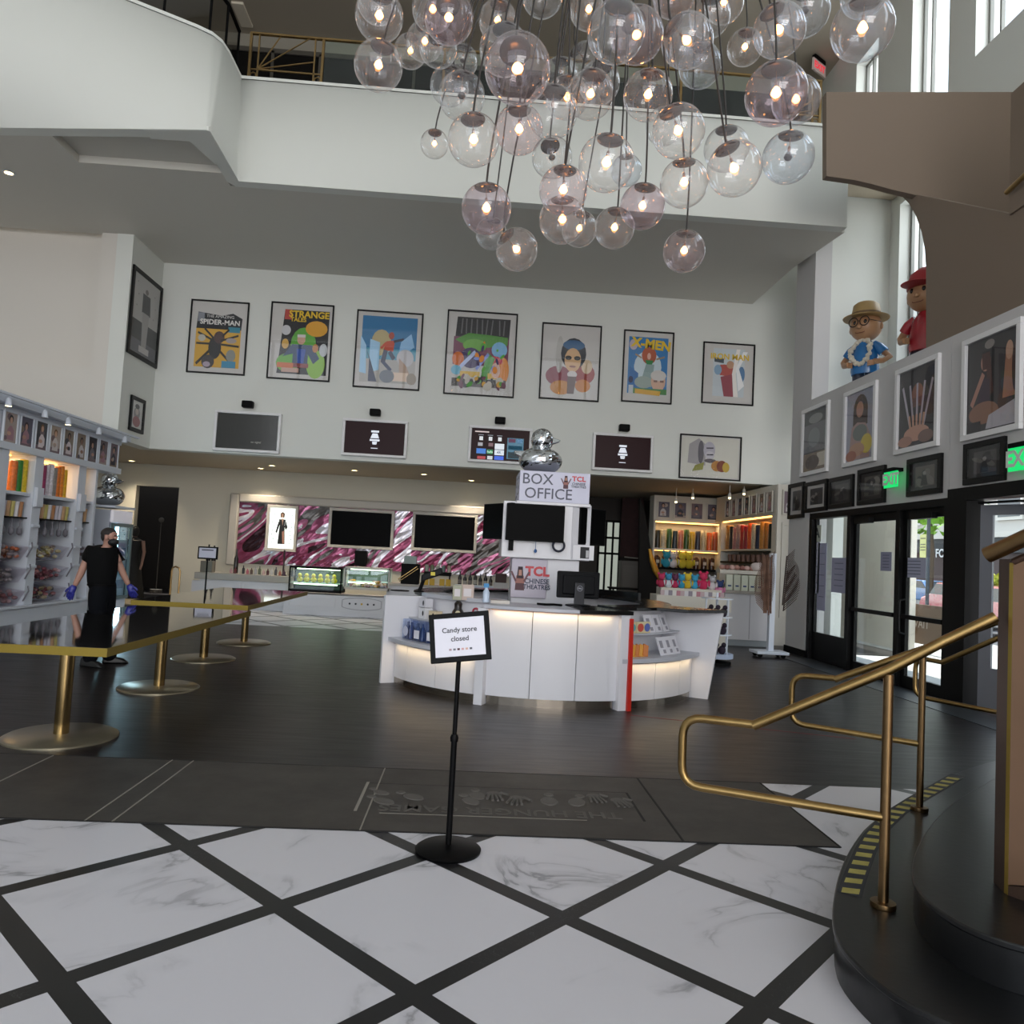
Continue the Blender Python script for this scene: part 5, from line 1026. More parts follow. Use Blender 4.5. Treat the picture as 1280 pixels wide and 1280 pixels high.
t = thing('cash_register', 'pale till and trays behind the grey counter', 'till', (.2, 16.8, .75)); B((-.55, 0, 0), (.3, .3, .05)).build('tray', flat('#b8c4d0'), t); B((.3, 0, 0), (.62, .3, .14)).build('drawer', flat('#c0bebc'), t); B((.34, .02, .14), (.58, .26, .34)).build('upper_box', flat('#3c2420'), t)

# ---------------------------------------------------------------- dark zone between bar and candy shop
p = [at(*q, Y=21.5) for q in ((750, 650), (776, 650), (776, 745), (750, 745))]
xa, xb, za, zb = p[0].x, p[1].x, .3, 2.62
m = MB().use(mat('bright_outside_glass', '#b8bcae', .5, emit='#c4ccc0', es=.55)); m.box((xa, 21.56, za), (xb, 21.58, zb))
struct('window_11', m)
m = MB()
for i in range(4): x = xa+(xb-xa)*i/3; m.box((x-.025, 21.5, za), (x+.025, 21.56, zb))
for z in (za, 1.7, 2.15, zb): m.box((xa, 21.5, z-.03), (xb, 21.56, z+.03))
struct('window_12', m, BLACK)
t = thing('banner', 'dark maroon hanging panel beside the small lattice window', 'banner', (4.42, 21.0, 0)); B((-.33, 0, 1.62), (.28, .05, 3.27)).build('cloth', mat('maroon_cloth', '#32191a', .8, var=.3), t); MB().tube([(-.2, 0, 1.62), (.28, 0, 1.6)], .02, 6).build('rod', flat('#9c9890'), t)
t = thing('cabinet', 'plain grey box cabinet under the maroon panel', 'cabinet', (4.4, 20.8, 0)); B((-.3, 0, 0), (.25, .4, 1.52)).build('body', flat('#6d6862'), t, bevel=.01); B((-.24, -.004, .1), (.19, 0, 1.4)).build('front', flat('#75706a'), t)
m = MB(); pts = [at(*q, Y=17.6) for q in ((800, 622), (806, 640), (811, 670), (814, 690), (824, 724), (833, 745), (800, 748))]; m.prism_y([(q.x, q.z) for q in pts[:-2]]+[(pts[-2].x, 0), (pts[-1].x, 0)], 17.6, 17.75)
t = thing('curtain', 'black draped curtain with a gold edge beside the candy shelves', 'curtain', (0, 0, 0)); m.build('drape', mat('black_velvet', '#0e0b0a', .9), t)
m = MB(); g = [at(*q, Y=17.5) for q in ((812, 686), (815, 700), (820, 714), (826, 726))]; m.tube([tuple(q) for q in g], [.03, .06, .07, .04], 8); m.build('gold_edge', mat('gold_cloth', '#c09038', .4, .6), t)
t = thing('bar_table', 'low black table in the dim corner behind the monitor', 'table', (3.9, 18.3, 0)); B((-.5, 0, .82), (.9, .6, .86)).build('table_top', BLACK, t)
for x in (-.45, .85):
    for y in (.05, .52): B((x-.02, y, 0), (x+.02, y+.04, .82)).build('leg', BLACK, t)

# ---------------------------------------------------------------- right candy shop
SHP = mat('shop_white', '#cfcabf', .5)
t = thing('display_cabinet', 'candy shelves facing the lobby at the back of the shop', 'cabinet', (5.3, 18.9, 0))
B((-.78, .45, 0), (1.1, .5, 3.2)).build('back_panel', flat('#8c8478'), t); B((-.8, .05, 2.56), (1.1, .5, 3.22)).build('header', SHP, t, bevel=.01)
for x in (-.8, .93): B((x, .0, 0), (x+.05 if x < 0 else x+.18, .5, 2.56)).build('upright', SHP, t)
for z, mm in ((1.84, SHP), (1.36, BLACK), (1.1, SHP)): B((-.75, .05, z), (.95, .45, z+.05)).build('shelf', mm, t)
B((-.75, .05, 2.53), (.95, .08, 2.56)).build('light_strip', LED, t); B((-.75, .1, 1.82), (.95, .12, 1.835)).build('light_strip', LED, t)
lamp('shop_light', 'AREA', (5.38, 19.05, 2.52), (0, 0, 0), 14, (1, .7, .36), 1.6, .25); lamp('shop_light', 'AREA', (5.38, 19.05, 1.8), (0, 0, 0), 2.5, (1, .68, .34), 1.6, .2)
nm2 = ['black', 'pale cream', 'dark green', 'navy', 'dusty pink', 'forest green', 'mustard', 'dark blue', 'beige', 'orange', 'rust']
cc = ['#1c201e', '#b4ac98', '#2c5028', '#24303c', '#a8685c', '#2c4c20', '#b0902c', '#24283c', '#a89c84', '#c85c28', '#a04c2c']
row(cc, nm2, 4.58, 6.2, 1.89, 19.05, .5, 'candy tubes on the back shop shelf', 'on the back shop shelf', 'x', r=.066)
for k in range(8):
    x = 4.66+.2*k; tt = thing('candy_jar', 'dark candy jar with white label on the lower shop shelf, %s' % ['leftmost', 'second from left', 'third from left', 'fourth from left', 'fourth from right', 'third from right', 'second from right', 'rightmost'][k], 'jar', (x, 19.05, 1.41), group='labelled jars on the lower shop shelf')
    MB().lathe([(.075, 0), (.075, .26), (.05, .3)], (0, 0, 0), 14).build('jar', flat('#3c241c', .25), tt, smooth=True); B((-.04, -.079, .1), (.04, -.074, .18)).build('label', flat('#c0b8b0'), tt)
for k in range(4):
    x = 4.75+.42*k
    picture('framed shop photo over the back shelves, %s' % ['leftmost, round dark subject', 'second, grey crowd', 'third, dark red brown', 'rightmost, two pale figures'][k], (x, 18.93, 2.86), .34, .44, 0, portrait(200+k), fm=SHP, fw=.03, d=.03, group='photos over the back shop shelves', glass=False)
t = thing('display_cabinet', 'candy shelves along the shop\'s right side under angled photos', 'cabinet', (6.05, 16.4, 0))
B((.45, -1.35, 0), (.5, 2.4, 3.2)).build('back_panel', flat('#8c8478'), t); B((.0, -1.4, 2.6), (.5, 2.4, 3.22)).build('header', SHP, t, bevel=.01)
for y in (-1.4, 1.95): B((0, y, 0), (.5, y+.2, 2.6)).build('upright', SHP, t)
for z, mm in ((1.88, SHP), (1.6, BLACK), (1.1, SHP)): B((.0, -1.2, z), (.45, 1.95, z+.04)).build('shelf', mm, t)
B((.02, -1.1, 2.57), (.05, 1.9, 2.6)).build('light_strip', LED, t)
lamp('shop_light', 'AREA', (6.25, 16.7, 2.56), (0, 0, 0), 11, (1, .7, .36), .3, 2.8)
nm3 = ['tan', 'black', 'dusty rose', 'pink grey', 'crimson', 'dark crimson', 'orange red', 'pale cream', 'deep navy', 'amber', 'brown orange', 'dark green']
c3 = ['#a8743c', '#20242a', '#a87474', '#9c7c7c', '#a02c28', '#8c2430', '#d05020', '#b8a890', '#202840', '#b87c34', '#a86828', '#1c2420']
row(c3[::-1], nm3[::-1], 15.3, 18.2, 1.92, 6.18, .58, 'candy tubes on the right shop shelf', 'on the right shop shelf', 'y', r=.1)
for k in range(9): small('candy_cup', 'small cup on the black right shop shelf', 'cup', 'cups on the black right shop shelf', (6.15, 15.5+.3*k, 1.64), lambda m: m.lathe([(.05, 0), (.065, .16)], (0, 0, 0), 10), flat('#7c5c50', .3), smooth=True)
for k in range(7):
    y = 15.27+.43*k
    picture('narrow angled shop photo along the right side, %s' % ['nearest', 'second nearest', 'third nearest', 'middle of seven', 'third farthest', 'second farthest', 'farthest, in the corner'][k], (6.03, y, 2.88), .32, .44, -PI/2, portrait(220+k), fm=SHP, fw=.03, d=.03, group='photos along the right shop side', glass=False)
picture('shop photo on the end block beside the pillar', (6.33, 14.955, 2.86), .36, .5, 0, portrait(240), fm=SHP, fw=.03, d=.03, glass=False)
for k, q in enumerate(((845, 627), (830, 618), (866, 622), (912, 622), (930, 617), (951, 628), (959, 626))):
    if k == 1: continue
    p = at(*q, Y=17.6 if k < 3 else 16.4); 
    tt = thing('spotlight', 'tiny lit spotlight over the candy shop, %s' % ['left over the back photos', '', 'over the third back photo', 'left on the right hand track', 'brightest on the right hand track', 'low over the right side photos', 'rightmost over the side photos'][k], 'spotlight', (p.x, p.y, p.z))
    MB().lathe([(.03, .1), (.04, .02), (.04, 0)], (0, 0, 0), 12).build('head', SHP, tt); MB().ell((0, 0, -.01), .03, .03, .025, 10, 6).build('lamp_face', mat('spot_lit'), tt); MB().tube([(0, 0, .1), (0, 0, ZL-p.z+.01)], .01, 6).build('stem', SHP, tt)
t = thing('corner_block', 'white panelled end block of the candy shop beside the pillar', 'cabinet', (6.35, 14.96, 0)); B((-.29, 0, 0), (.38, .03, 3.22)).build('body', SHP, t); ring(.5, 1.9, .05, .02).build('door_panel', SHP, t, loc=(.06, -.001, 1.5))
t = thing('counter', 'white front counter of the candy shop stacked with boxes', 'counter', (5.4, 14.5, 0))
B((-.5, .0, .12), (.48, .45, 1.0)).build('body', BC, t); B((-.48, .03, 0), (.45, .4, .12)).build('plinth', flat('#8c9498'), t); B((-.55, -.04, 1.0), (.48, .48, 1.06)).build('top', STT, t, bevel=.008); B((-.01, -.004, .14), (0, 0, .98)).build('seam', flat('#7c7c80'), t)
for k in range(5):
    x = 5.0+.15*k
    tt = thing('candy_carton', 'white green carton with blue mark on the shop counter, %s' % ['leftmost', 'second from left', 'middle', 'second from right', 'rightmost'][k], 'carton', (x, 14.6, 1.06), group='white cartons on the shop counter')
    B((-.065, -.04, 0), (.065, .04, .3)).build('carton', flat('#c8ccba', .4), tt, bevel=.004); B((-.03, -.042, .07), (.035, -.04, .1)).build('printed_mark', flat('#2c3c6c'), tt)
for k in range(7): small('meat_roll', 'pink brown sweet roll on the carton shelf', 'sweet', 'sweet rolls above the cartons', (4.92+.1*k, 14.8, 1.45), lambda m: m.ell((0, 0, .05), .06, .05, .05, 10, 7), flat(['#b08478', '#8c5c54', '#c8a49c'][k % 3], .5), smooth=True)
tag(B((4.85, 14.68, 1.38), (5.75, 14.95, 1.45)).build('wall_shelf', SHP), 'pale ledge over the white cartons', 'shelf')
small('white_bundle', 'crumpled white bundle at the right end of the carton ledge', 'bundle', None, (5.6, 14.8, 1.45), lambda m: m.ell((0, 0, .08), .12, .1, .09, 12, 8).ell((.08, .02, .12), .07, .07, .06, 10, 7), flat('#c0b4b0', .7), smooth=True)
# gift table with plush toys
t = thing('gift_table', 'white stepped gift table behind the black island top', 'table', (3.9, 13.4, 0)); B((-.6, 0, .7), (.75, .5, .95)).build('lower_step', SHP, t); B((-.5, .1, .95), (.6, .45, 1.08)).build('upper_step', SHP, t); B((-.55, .05, 0), (.7, .45, .7)).build('body', SHP, t)
def plush(lab, x, y, z, c1, c2, s):
    tt = thing('plush_toy', lab, 'plush toy', (x, y, z), group='plush toys on the gift table'); A_ = mat('plush_'+c1[1:], c1, .9); B_ = mat('plush_'+c2[1:], c2, .9)
    MB().ell((0, 0, .06*s), .065*s, .05*s, .07*s, 12, 8).build('body', A_, tt, smooth=True); MB().ell((0, -.01, .17*s), .055*s, .05*s, .055*s, 12, 8).build('head', B_, tt, smooth=True)
    for dx in (-1, 1): MB().ell((dx*.045*s, 0, .22*s), .022*s, .015*s, .025*s, 8, 6).build('ear', B_, tt, smooth=True); MB().ell((dx*.07*s, -.02*s, .08*s), .02*s, .02*s, .045*s, 8, 6).build('arm', A_, tt, smooth=True)
for k, (x, z, c1, c2, lab, s) in enumerate(((3.42, 1.08, '#a02848', '#c03860', 'crimson plush toy, far left of the gift table', 1.1), (3.55, 1.08, '#c8d0d8', '#3c8cb4', 'blue and white plush toy left of the table middle', 1.1), (3.67, 1.08, '#b02c54', '#5c2c48', 'dark crimson plush toy between two blue ones', 1.1), (3.79, 1.08, '#2c8cb0', '#3c98c0', 'bright blue plush toy left of the yellow one', 1.1), (3.9, 1.08, '#c8a82c', '#d4b838', 'yellow plush toy on the gift table', 1.2), (4.03, 1.08, '#3c9cc4', '#3c9cc4', 'sky blue plush toy right of the yellow one', 1.1), (4.19, 1.08, '#c02c58', '#c8345c', 'large pink red plush toy on the gift table', 1.35), (4.35, 1.08, '#d0c8cc', '#b0b0b4', 'pale grey plush toy right of the pink red one', 1.1), (4.5, 1.0, '#c87ca0', '#2c3c68', 'pink and navy plush toy at the table\'s right end', 1.1))): plush(lab, x, 13.6, z, c1, c2, s)
r = random.Random(4)
for k in range(16): tag(B((-.035, -.02, 0), (.035, .02, .09)).build('gift_packet', flat(['#c0a8ac', '#d4d0d4', '#8c8490', '#e0dcd8', '#b87c88'][k % 5], .4), loc=(3.4+.072*k, 13.42, .95)), 'small pastel packet in the row below the plush toys', 'packet', 'pastel packets below the plush toys')
for k, (x, c1, c2, lab) in enumerate(((4.85, '#2c94b0', '#2c94b0', 'blue plush cluster on the shop shelf'), (5.02, '#d0ccd0', '#c8c4c8', 'white plush toy on the shop shelf'), (5.25, '#c8b838', '#d0c040', 'yellow plush toy on the shop shelf'), (5.42, '#c0b030', '#c8b838', 'mustard plush toy on the shop shelf'))): plush(lab, x, 18.85, 1.42, c1, c2, 1.7)
# rotating rack
t = thing('spinner_rack', 'white rotating rack of dark toys beside the island', 'rack', (3.85, 11.75, 0))
MB().lathe([(.24, 0), (.24, .04), (.05, .06)], (0, 0, 0), 24).build('base', BLACK, t); MB().lathe([(.27, .1), (.27, .16), (.25, .17)], (0, 0, 0), 24).build('bottom_tray', flat('#b4c0d8'), t)
for z in (.45, .72, 1.0): MB().lathe([(.24, z), (.24, z+.02)], (0, 0, 0), 24).build('shelf', LAC, t)
MB().tube([(0, 0, .05), (0, 0, 1.1)], .02).build('pole', LAC, t)
for a in range(4): MB().tube([(.23*math.cos(a*PI/2+.5), .23*math.sin(a*PI/2+.5), .12), (.23*math.cos(a*PI/2+.5), .23*math.sin(a*PI/2+.5), 1.0)], .012, 6).build('upright', LAC, t)
for k in range(9): a = -2.6+.55*(k % 3)*1.2; small('dark_toy', 'dark soft toy on the white spinner rack', 'plush toy', 'dark toys on the spinner rack', (3.85+.17*math.cos(a), 11.75+.17*math.sin(a), (.17, .47, .74)[k//3]), lambda m: m.ell((0, 0, .06), .06, .06, .07, 10, 7).ell((.02, -.02, .14), .04, .04, .04, 8, 6), flat('#2a2030', .9), smooth=True)
# dried palm display on white post
t = thing('palm_display', 'dried brown palm fronds fixed to a white wheeled post', 'palm display', (5.18, 12.95, 0))
B((-.28, -.2, .06), (.28, .2, .11)).build('base', LAC, t, bevel=.01)
for x in (-.2, .2): MB().lathe([(.04, -.015), (.04, .015)], (0, 0, 0), 12).build('wheel', BLACK, t, rot=(PI/2, 0, 0), loc=(x, -.12, .04)); MB().lathe([(.04, -.015), (.04, .015)], (0, 0, 0), 12).build('wheel', BLACK, t, rot=(PI/2, 0, 0), loc=(x, .12, .04))
B((-.03, -.05, .11), (.06, .05, 1.78)).build('post', LAC, t)
FR = mat('dried_frond', '#6c4f40', .8, var=.3, vscale=8); FR2 = mat('dark_frond', '#33241f', .7)
def frond(x, z0, z1, side, mm, n=26, L=.34, a0=.5):
    m = MB(); m.tube([(x, -.07, z0), (x+.02*side, -.08, (z0+z1)/2), (x+.05*side, -.07, z1)], .012, 6)
    for k in range(n):
        f = k/n; z = z0+(z1-z0)*f; l = L*(.6+.6*math.sin(PI*min(1, f+.25))); b = x+.05*side*f
        m.hexa([(b, -.075, z), (b, -.070, z), (b, -.070, z+.021), (b, -.080, z+.021), (b+side*l*math.cos(a0), -.10, z+l*math.sin(a0)), (b+side*l*math.cos(a0), -.097, z+l*math.sin(a0)), (b+side*l*math.cos(a0), -.097, z+l*math.sin(a0)+.012), (b+side*l*math.cos(a0), -.105, z+l*math.sin(a0)+.012)])
    return m.build('frond', mm, t)
frond(-.1, .85, 1.7, -1, FR, a0=1.0, L=.22); frond(-.08, .8, 1.75, 1, FR, a0=1.2, L=.2); frond(-.12, .75, 1.6, -1, FR, a0=.8, L=.24); frond(.18, .9, 1.75, 1, FR2, a0=.85, L=.32); frond(.2, .8, 1.5, 1, FR2, a0=.8, L=.3, n=18); frond(-.05, .72, 1.65, -1, FR, a0=1.25, L=.2)
for x in (-.14, -.1, -.06, -.02): MB().tube([(x, -.07, .75), (x-.02, -.07, 1.72)], .014, 6).build('stem', FR, t)
# ---------------------------------------------------------------- pictures and exit signs on the right wall
def onright(a, b):
    p, q = at(*a, X=RX), at(*b, X=RX); return Vector((RX, (p.y+q.y)/2, (p.z+q.z)/2)), abs(q.y-p.y), abs(p.z-q.z)
SKN = '#b08070'
W = [('tall white framed photo, farthest of four, grey and tan with a pale patch', (1005, 514), (1036, 589), [R_(0, 0, 1, 1, '#3c3c40'), R_(0, .32, 1, .78, '#6c6c70'), R_(0, 0, 1, .3, '#7c6c5c'), R_(.6, .06, 1, .28, '#c8c0b0'), E_(.5, .86, .3, .08, '#8c8c8c'), E_(.45, .55, .25, .16, '#808488'), E_(.4, .14, .3, .12, '#54463c')]),
 ('tall white framed photo of a long haired woman with a yellow dish', (1058, 492), (1096, 576), [R_(0, 0, 1, 1, '#9c9cac'), E_(.5, .72, .26, .24, '#3c2824'), R_(.24, .5, .76, .72, '#3c2824'), E_(.48, .74, .13, .12, SKN), P_([(.1, .02), (.2, .5), (.4, .56), (.7, .52), (.9, .3), (.85, .02)], '#a88884'), E_(.5, .4, .26, .12, '#6c7470'), E_(.74, .22, .2, .14, '#d0b83c'), E_(.4, .16, .28, .1, '#b88c70'), E_(.2, .08, .2, .08, '#a05c44')]),
 ('tall white framed photo of spread sparkling fingers on dark ground', (1123, 464), (1175, 557), [R_(0, 0, 1, 1, '#343236'), E_(.5, .66, .16, .14, '#8c5c4c'), R_(.38, .5, .62, .62, '#6c4840')]+[L_((.5+.08*(k-2), .2), (.5+.2*(k-2), .8), .05, '#b4acb8') for k in range(5)]+[L_((.5+.07*(k-2), .1), (.5+.1*(k-2), .4), .05, '#c89c84') for k in range(5)]+[E_(.5, .16, .34, .1, '#c49480'), E_(.2, .08, .2, .07, '#a87c6c'), E_(.75, .1, .2, .08, '#7c6058')]),
 ('largest white framed photo of two women beside a mirror, nearest of four', (1207, 427), (1279, 536), [R_(0, 0, 1, 1, '#3a373a'), R_(.3, .3, .56, .86, '#242126'), E_(.38, .74, .1, .1, SKN), P_([(.3, .84), (.46, .84), (.54, .4), (.42, .36), (.4, .66), (.32, .66)], '#4c2c28'), P_([(.2, .22), (.3, .56), (.46, .56), (.48, .22)], '#3c2a3c'), L_((.1, .3), (.34, .62), .07, SKN), E_(.35, .2, .3, .12, '#8c6450'), P_([(.72, .3), (.78, .84), (.9, .84), (.98, .3)], '#a4745c'), E_(.84, .78, .07, .1, '#c09880'), E_(.95, .6, .06, .26, '#4c3430'), P_([(.4, .02), (.46, .16), (.95, .26), (.98, .02)], '#b4b0b8'), R_(.02, .02, .3, .12, '#242026'), E_(.46, .92, .1, .05, '#8c8480')])]
for lab, a, b, sh in W:
    c, w_, h_ = onright(a, b); picture(lab, c, w_, h_, -PI/2, sh, fm=WHTF, fw=.07, d=.05)
K = [('small black framed print with white mount, farthest of the black row', (988, 606), (1006, 647), 1, '#5c5c60'), ('black framed print with white mount, second in the black row', (1008.5, 604), (1035, 638), 1, '#3c3c40'), ('black framed dark print under the tall photo of the woman, third in the row', (1039, 598.5), (1068, 633), 0, '#4a4646'),
 ('black framed dark print partly behind the far exit sign', (1075, 588), (1108, 628), 0, '#55524c'), ('black framed tilted print over the double doors', (1137, 575), (1179, 616), 0, '#5c544e'), ('largest black framed print under the mirror photo', (1208, 556), (1259, 600), 0, '#4c4848')]
for k, (lab, a, b, mount, c1) in enumerate(K):
    c, w_, h_ = onright(a, b); r = random.Random(60+k)
    sh = ([R_(0, 0, 1, 1, '#c4c0be')] if mount else [R_(0, 0, 1, 1, '#262425')])+[R_(.16, .14, .84, .86, c1)]+[E_(r.uniform(.28, .72), r.uniform(.25, .7), r.uniform(.06, .16), r.uniform(.08, .2), r.uniform(0, 2), r.choice(['#2a292c', '#6c6864', '#3c3a3c', '#84807a'])) for _ in range(7)]+[P_([(.36, .16), (.42, .5), (.56, .52), (.62, .16)], '#232225'), E_(.5, .6, .06, .07, '#8c8884')]
    picture(lab, c, w_, h_, -PI/2, sh, fm=BLKF, fw=.07, d=.045)
GRN = mat('exit_green', '#18d070', .4, emit='#10e070', es=.9)
def exit_sign(lab, a, b):
    p, q = at(*a, X=RX-.14), at(*b, X=RX-.14); y = (p.y+q.y)/2; w_ = abs(p.y-q.y); h_ = abs(p.z-q.z)
    t = thing('exit_sign', lab, 'sign', (RX-.12, y, (p.z+q.z)/2), -PI/2)
    s = B((-w_/2, -.008, -h_/2), (w_/2, .008, h_/2)).build('panel', GRN, t); text('lettering', 'EXIT', s, (0, -.009, 0), h_*.95, flat('#dfe8df', .5), bold=.008, sx=.95)
    B((-w_*.45, -.03, h_/2), (w_*.3, .12, h_/2+.05)).build('housing', BLACK, t); return t
exit_sign('green exit sign at the far black print', (1104, 591), (1120, 608)); exit_sign('green exit sign at the frame edge over the open door', (1259, 561), (1291, 585))

# ---------------------------------------------------------------- street doors
DF = mat('black_door_frame', '#060607', .45, spec=.2); DG = glassy('door_glass', (.95, .98, .97), .35, .03)
DX = RX+.06
mb = B((RX, 9.19, 2.42), (RX+.14, 13.12, 2.52)); mb.box((RX-.02, 7.0, 2.46), (RX+.2, 9.19, 2.62)); mb.box((RX-.02, 8.82, 0), (RX+.2, 9.25, 2.46))
for y in (13.08, 11.72, 10.33): mb.box((RX, y-.05, 0), (RX+.14, y+.05, 2.42))
mb.box((RX-.02, 6.9, 0), (RX+.2, 7.0, 2.62)); mb.box((RX, 6.2, 0), (RX+.3, 6.9, 2.62))
struct('trim_3', mb, DF)
p = struct('window_8', MB().box((DX, 11.77, 0), (DX+.05, 13.03, .47)).box((DX, 11.77, .47), (DX+.05, 11.83, 2.42)).box((DX, 12.98, .47), (DX+.05, 13.03, 2.42)), DF)
MB().box((DX+.02, 11.83, .47), (DX+.028, 12.98, 2.42)).build('pane', DG, p)
def leaf(n, y0, y1):
    d = struct('door_%d' % n, MB().box((DX, y0, 0), (DX+.05, y1, .16)).box((DX, y0, 2.3), (DX+.05, y1, 2.42)).box((DX, y0, .16), (DX+.05, y0+.09, 2.3)).box((DX, y1-.09, .16), (DX+.05, y1, 2.3)), DF)
    MB().box((DX+.02, y0+.09, .16), (DX+.028, y1-.09, 2.3)).build('pane', DG, d)
    MB().box((DX-.05, y0+.06, .93), (DX-.01, y1-.06, .99)).build('push_bar', DF, d); MB().box((DX-.08, y1-.6 if n == 1 else y0+.25, 2.28), (DX, y1-.15 if n == 1 else y0+.75, 2.36)).build('door_closer', DF, d)
    return d
leaf(1, 10.38, 11.67); d2 = leaf(2, 9.26, 10.28)
MB().tube([(DX-.02, 10.17, .72), (DX-.09, 10.17, .74), (DX-.1, 10.17, .78), (DX-.1, 10.17, 1.14), (DX-.09, 10.17, 1.18), (DX-.02, 10.17, 1.2)], .014, 8).build('door_handle', DF, d2)
ALU = mat('grey_aluminium', '#74767e', .4, .3)
th = thing('open_door', 'grey framed glass door standing open beside the bronze stair panel', 'door', (RX+.1, 8.72, 0), math.radians(-62))
B((0, -.02, .02), (.14, .02, 2.4)).build('stile', ALU, th); B((.95, -.02, .02), (1.05, .02, 2.4)).build('stile', ALU, th); B((.14, -.02, .02), (.95, .02, .5)).build('kick_rail', ALU, th); B((.14, -.02, 2.28), (.95, .02, 2.4)).build('top_rail', ALU, th); B((.14, -.004, .5), (.95, .004, 2.28)).build('glass_pane', DG, th)
MB().tube([(.02, -.1, 2.42), (.5, -.2, 2.42), (.7, -.02, 2.42)], .015, 6).build('closer_arm', DF, th)
for a, b, c, lab in (((1014, 678), (1023, 742), '#b4b5c6', 'lilac grey sheet taped high on the fixed door pane'), ((1023, 679), (1031, 764), '#a2a3bc', 'longest bluish sheet taped to the fixed door pane'), ((1040, 697), (1057, 742), '#a5a5bd', 'bluish sheet taped right of the long one on the fixed pane'), ((1101, 690), (1114, 714), '#9293ac', 'small bluish sheet taped to the left door leaf'), ((1126, 697), (1157, 723), '#aeb0c6', 'wide bluish sheet taped to the right door leaf')):  # sheet colours lightened to imitate daylight shining through the paper
    p, q = at(*a, X=DX+.015), at(*b, X=DX+.015); t = thing('taped_notice', lab, 'notice', (DX+.015, p.y, p.z)); B((0, 0, 0), (.002, q.y-p.y, q.z-p.z)).build('sheet', flat(c), t)
    m = MB().use(flat('#6a6b80'))
    for k in range(5): z = (q.z-p.z)*(.15+.16*k); m.box((-.001, (q.y-p.y)*.2, z), (0, (q.y-p.y)*.8, z-.012))
    tag(m.build('print_lines', parent=t), kind='stuff')
p, q = at(1017, 657, X=DX+.012), at(1026, 677, X=DX+.012); t = thing('grade_card', 'small white card with a black letter A on the fixed door pane', 'notice', (DX+.012, (p.y+q.y)/2, (p.z+q.z)/2), -PI/2); w_, h_ = abs(p.y-q.y), abs(p.z-q.z); s = B((-w_/2, 0, -h_/2), (w_/2, .003, h_/2)).build('card', flat('#b4b8ac'), t); text('lettering', 'A', s, (0, -.002, 0), h_*.85, flat('#202428'), bold=.004, sx=1.2)
struct('trim_4', B((RX-.5, 5.4, 0), (RX-.02, 13.1, .006)), mat('slate_entry_floor', '#34383c', .35, bump=.2, bscale=6, var=.15, vscale=3))

# ---------------------------------------------------------------- the street outside
struct('ground', B((6.0, -40, -.12), (12.5, 80, -.02)), mat('sidewalk', '#c4c2be', .8, var=.1, vscale=2))
struct('ground', B((12.5, -40, -.3), (60, 120, -.14)), mat('asphalt', '#4c4c50', .85, var=.1, vscale=3))
CRM = mat('cream_stucco', '#f4ecdf', .85)
py0 = at(1143, 720, X=9.0).y
tag(B((8.92, py0, -.1), (9.04, 30, 4.3)).build('street_wall', CRM), 'broad cream outer wall seen through the left door leaves', 'wall')
tag(B((6.25, 4, 2.7), (8.0, 9.3, 2.9)).build('entrance_canopy', CRM), 'flat cream canopy over the street entrance', 'canopy')
BX = 34
t = thing('shop_building', 'pale building with dark shopfront across the street', 'building', (BX, 40, 0))
B((0, -30, 4.0), (6, 40, 14)).build('upper_wall', flat('#c8c4be', .8), t); B((.2, -30, 0), (6, 40, 4.0)).build('shopfront', flat('#4c3c3c', .6), t); B((-.3, -30, 3.3), (.2, 40, 4.3)).build('fascia_band', flat('#2c3034', .6), t)
for k in range(12):
    for z in (5.4, 9.2): f = B((-.15, -27+5.4*k, z), (.0, -24.6+5.4*k, z+2.4)).build('window_frame', flat('#dcd8d0'), t); B((-.17, -26.8+5.4*k, z+.2), (-.15, -24.8+5.4*k, z+2.2)).build('glass', flat('#5c6468', .2), f)
for z in (4.3, 8.4, 12.6): B((-.4, -30, z), (.0, 40, z+.35)).build('cornice', flat('#d4d0c8', .7), t)
p = at(1177, 692, X=BX-.4); text('lettering', 'FOR', t, (-.36, p.y-40, p.z), .85, flat('#e0e0e0'), (PI/2, 0, -PI/2), bold=.02)
def car(lab, x, y, rz, col):
    t = thing('car', lab, 'car', (x, y, -.13), rz); m_ = mat('car_paint_'+col[1:], col, .25, coat=1)
    pr_ = [(-2.2, .35), (-2.25, .75), (-2.05, .98), (-1.5, 1.02), (-.95, 1.45), (.7, 1.47), (1.35, 1.02), (2.05, .88), (2.25, .65), (2.25, .35)]
    MB().prism_y(pr_, -.85, .85).build('body', m_, t, bevel=.08)
    MB().prism_y([(-1.4, 1.03), (-.9, 1.40), (.65, 1.42), (1.2, 1.03)], -.87, .87).build('side_windows', flat('#1c242c', .1), t)
    MB().hexa([(-1.5, -.7, 1.03), (-1.5, .7, 1.03), (-1.48, .7, 1.03), (-1.48, -.7, 1.03), (-1.02, -.62, 1.42), (-1.02, .62, 1.42), (-.98, .62, 1.42), (-.98, -.62, 1.42)]).build('rear_window', flat('#1c242c', .1), t)
    for wx in (-1.4, 1.4):
        for wy in (-.88, .7): MB().lathe([(.32, 0), (.34, .04), (.34, .14), (.32, .18)], (0, 0, 0), 20).build('wheel', flat('#141416'), t, rot=(-PI/2, 0, 0), loc=(wx, wy, .33))
    for wy in (-.7, .5): B((-2.27, wy, .72), (-2.2, wy+.2, .88)).build('tail_light', flat('#a02020', .3), t); B((2.2, wy, .62), (2.27, wy+.2, .76)).build('head_light', flat('#e0e0dc', .2), t)
    return t
a = at(1222, 800, Z=-.14); car('red car parked beyond the open grey door', a.x+2.0, a.y+.6, math.radians(78), '#c02c38')
a = at(1150, 758, Z=-.14); car('blue car across the street seen through the right door leaf', a.x+.5, a.y, math.radians(84), '#4c78b0')
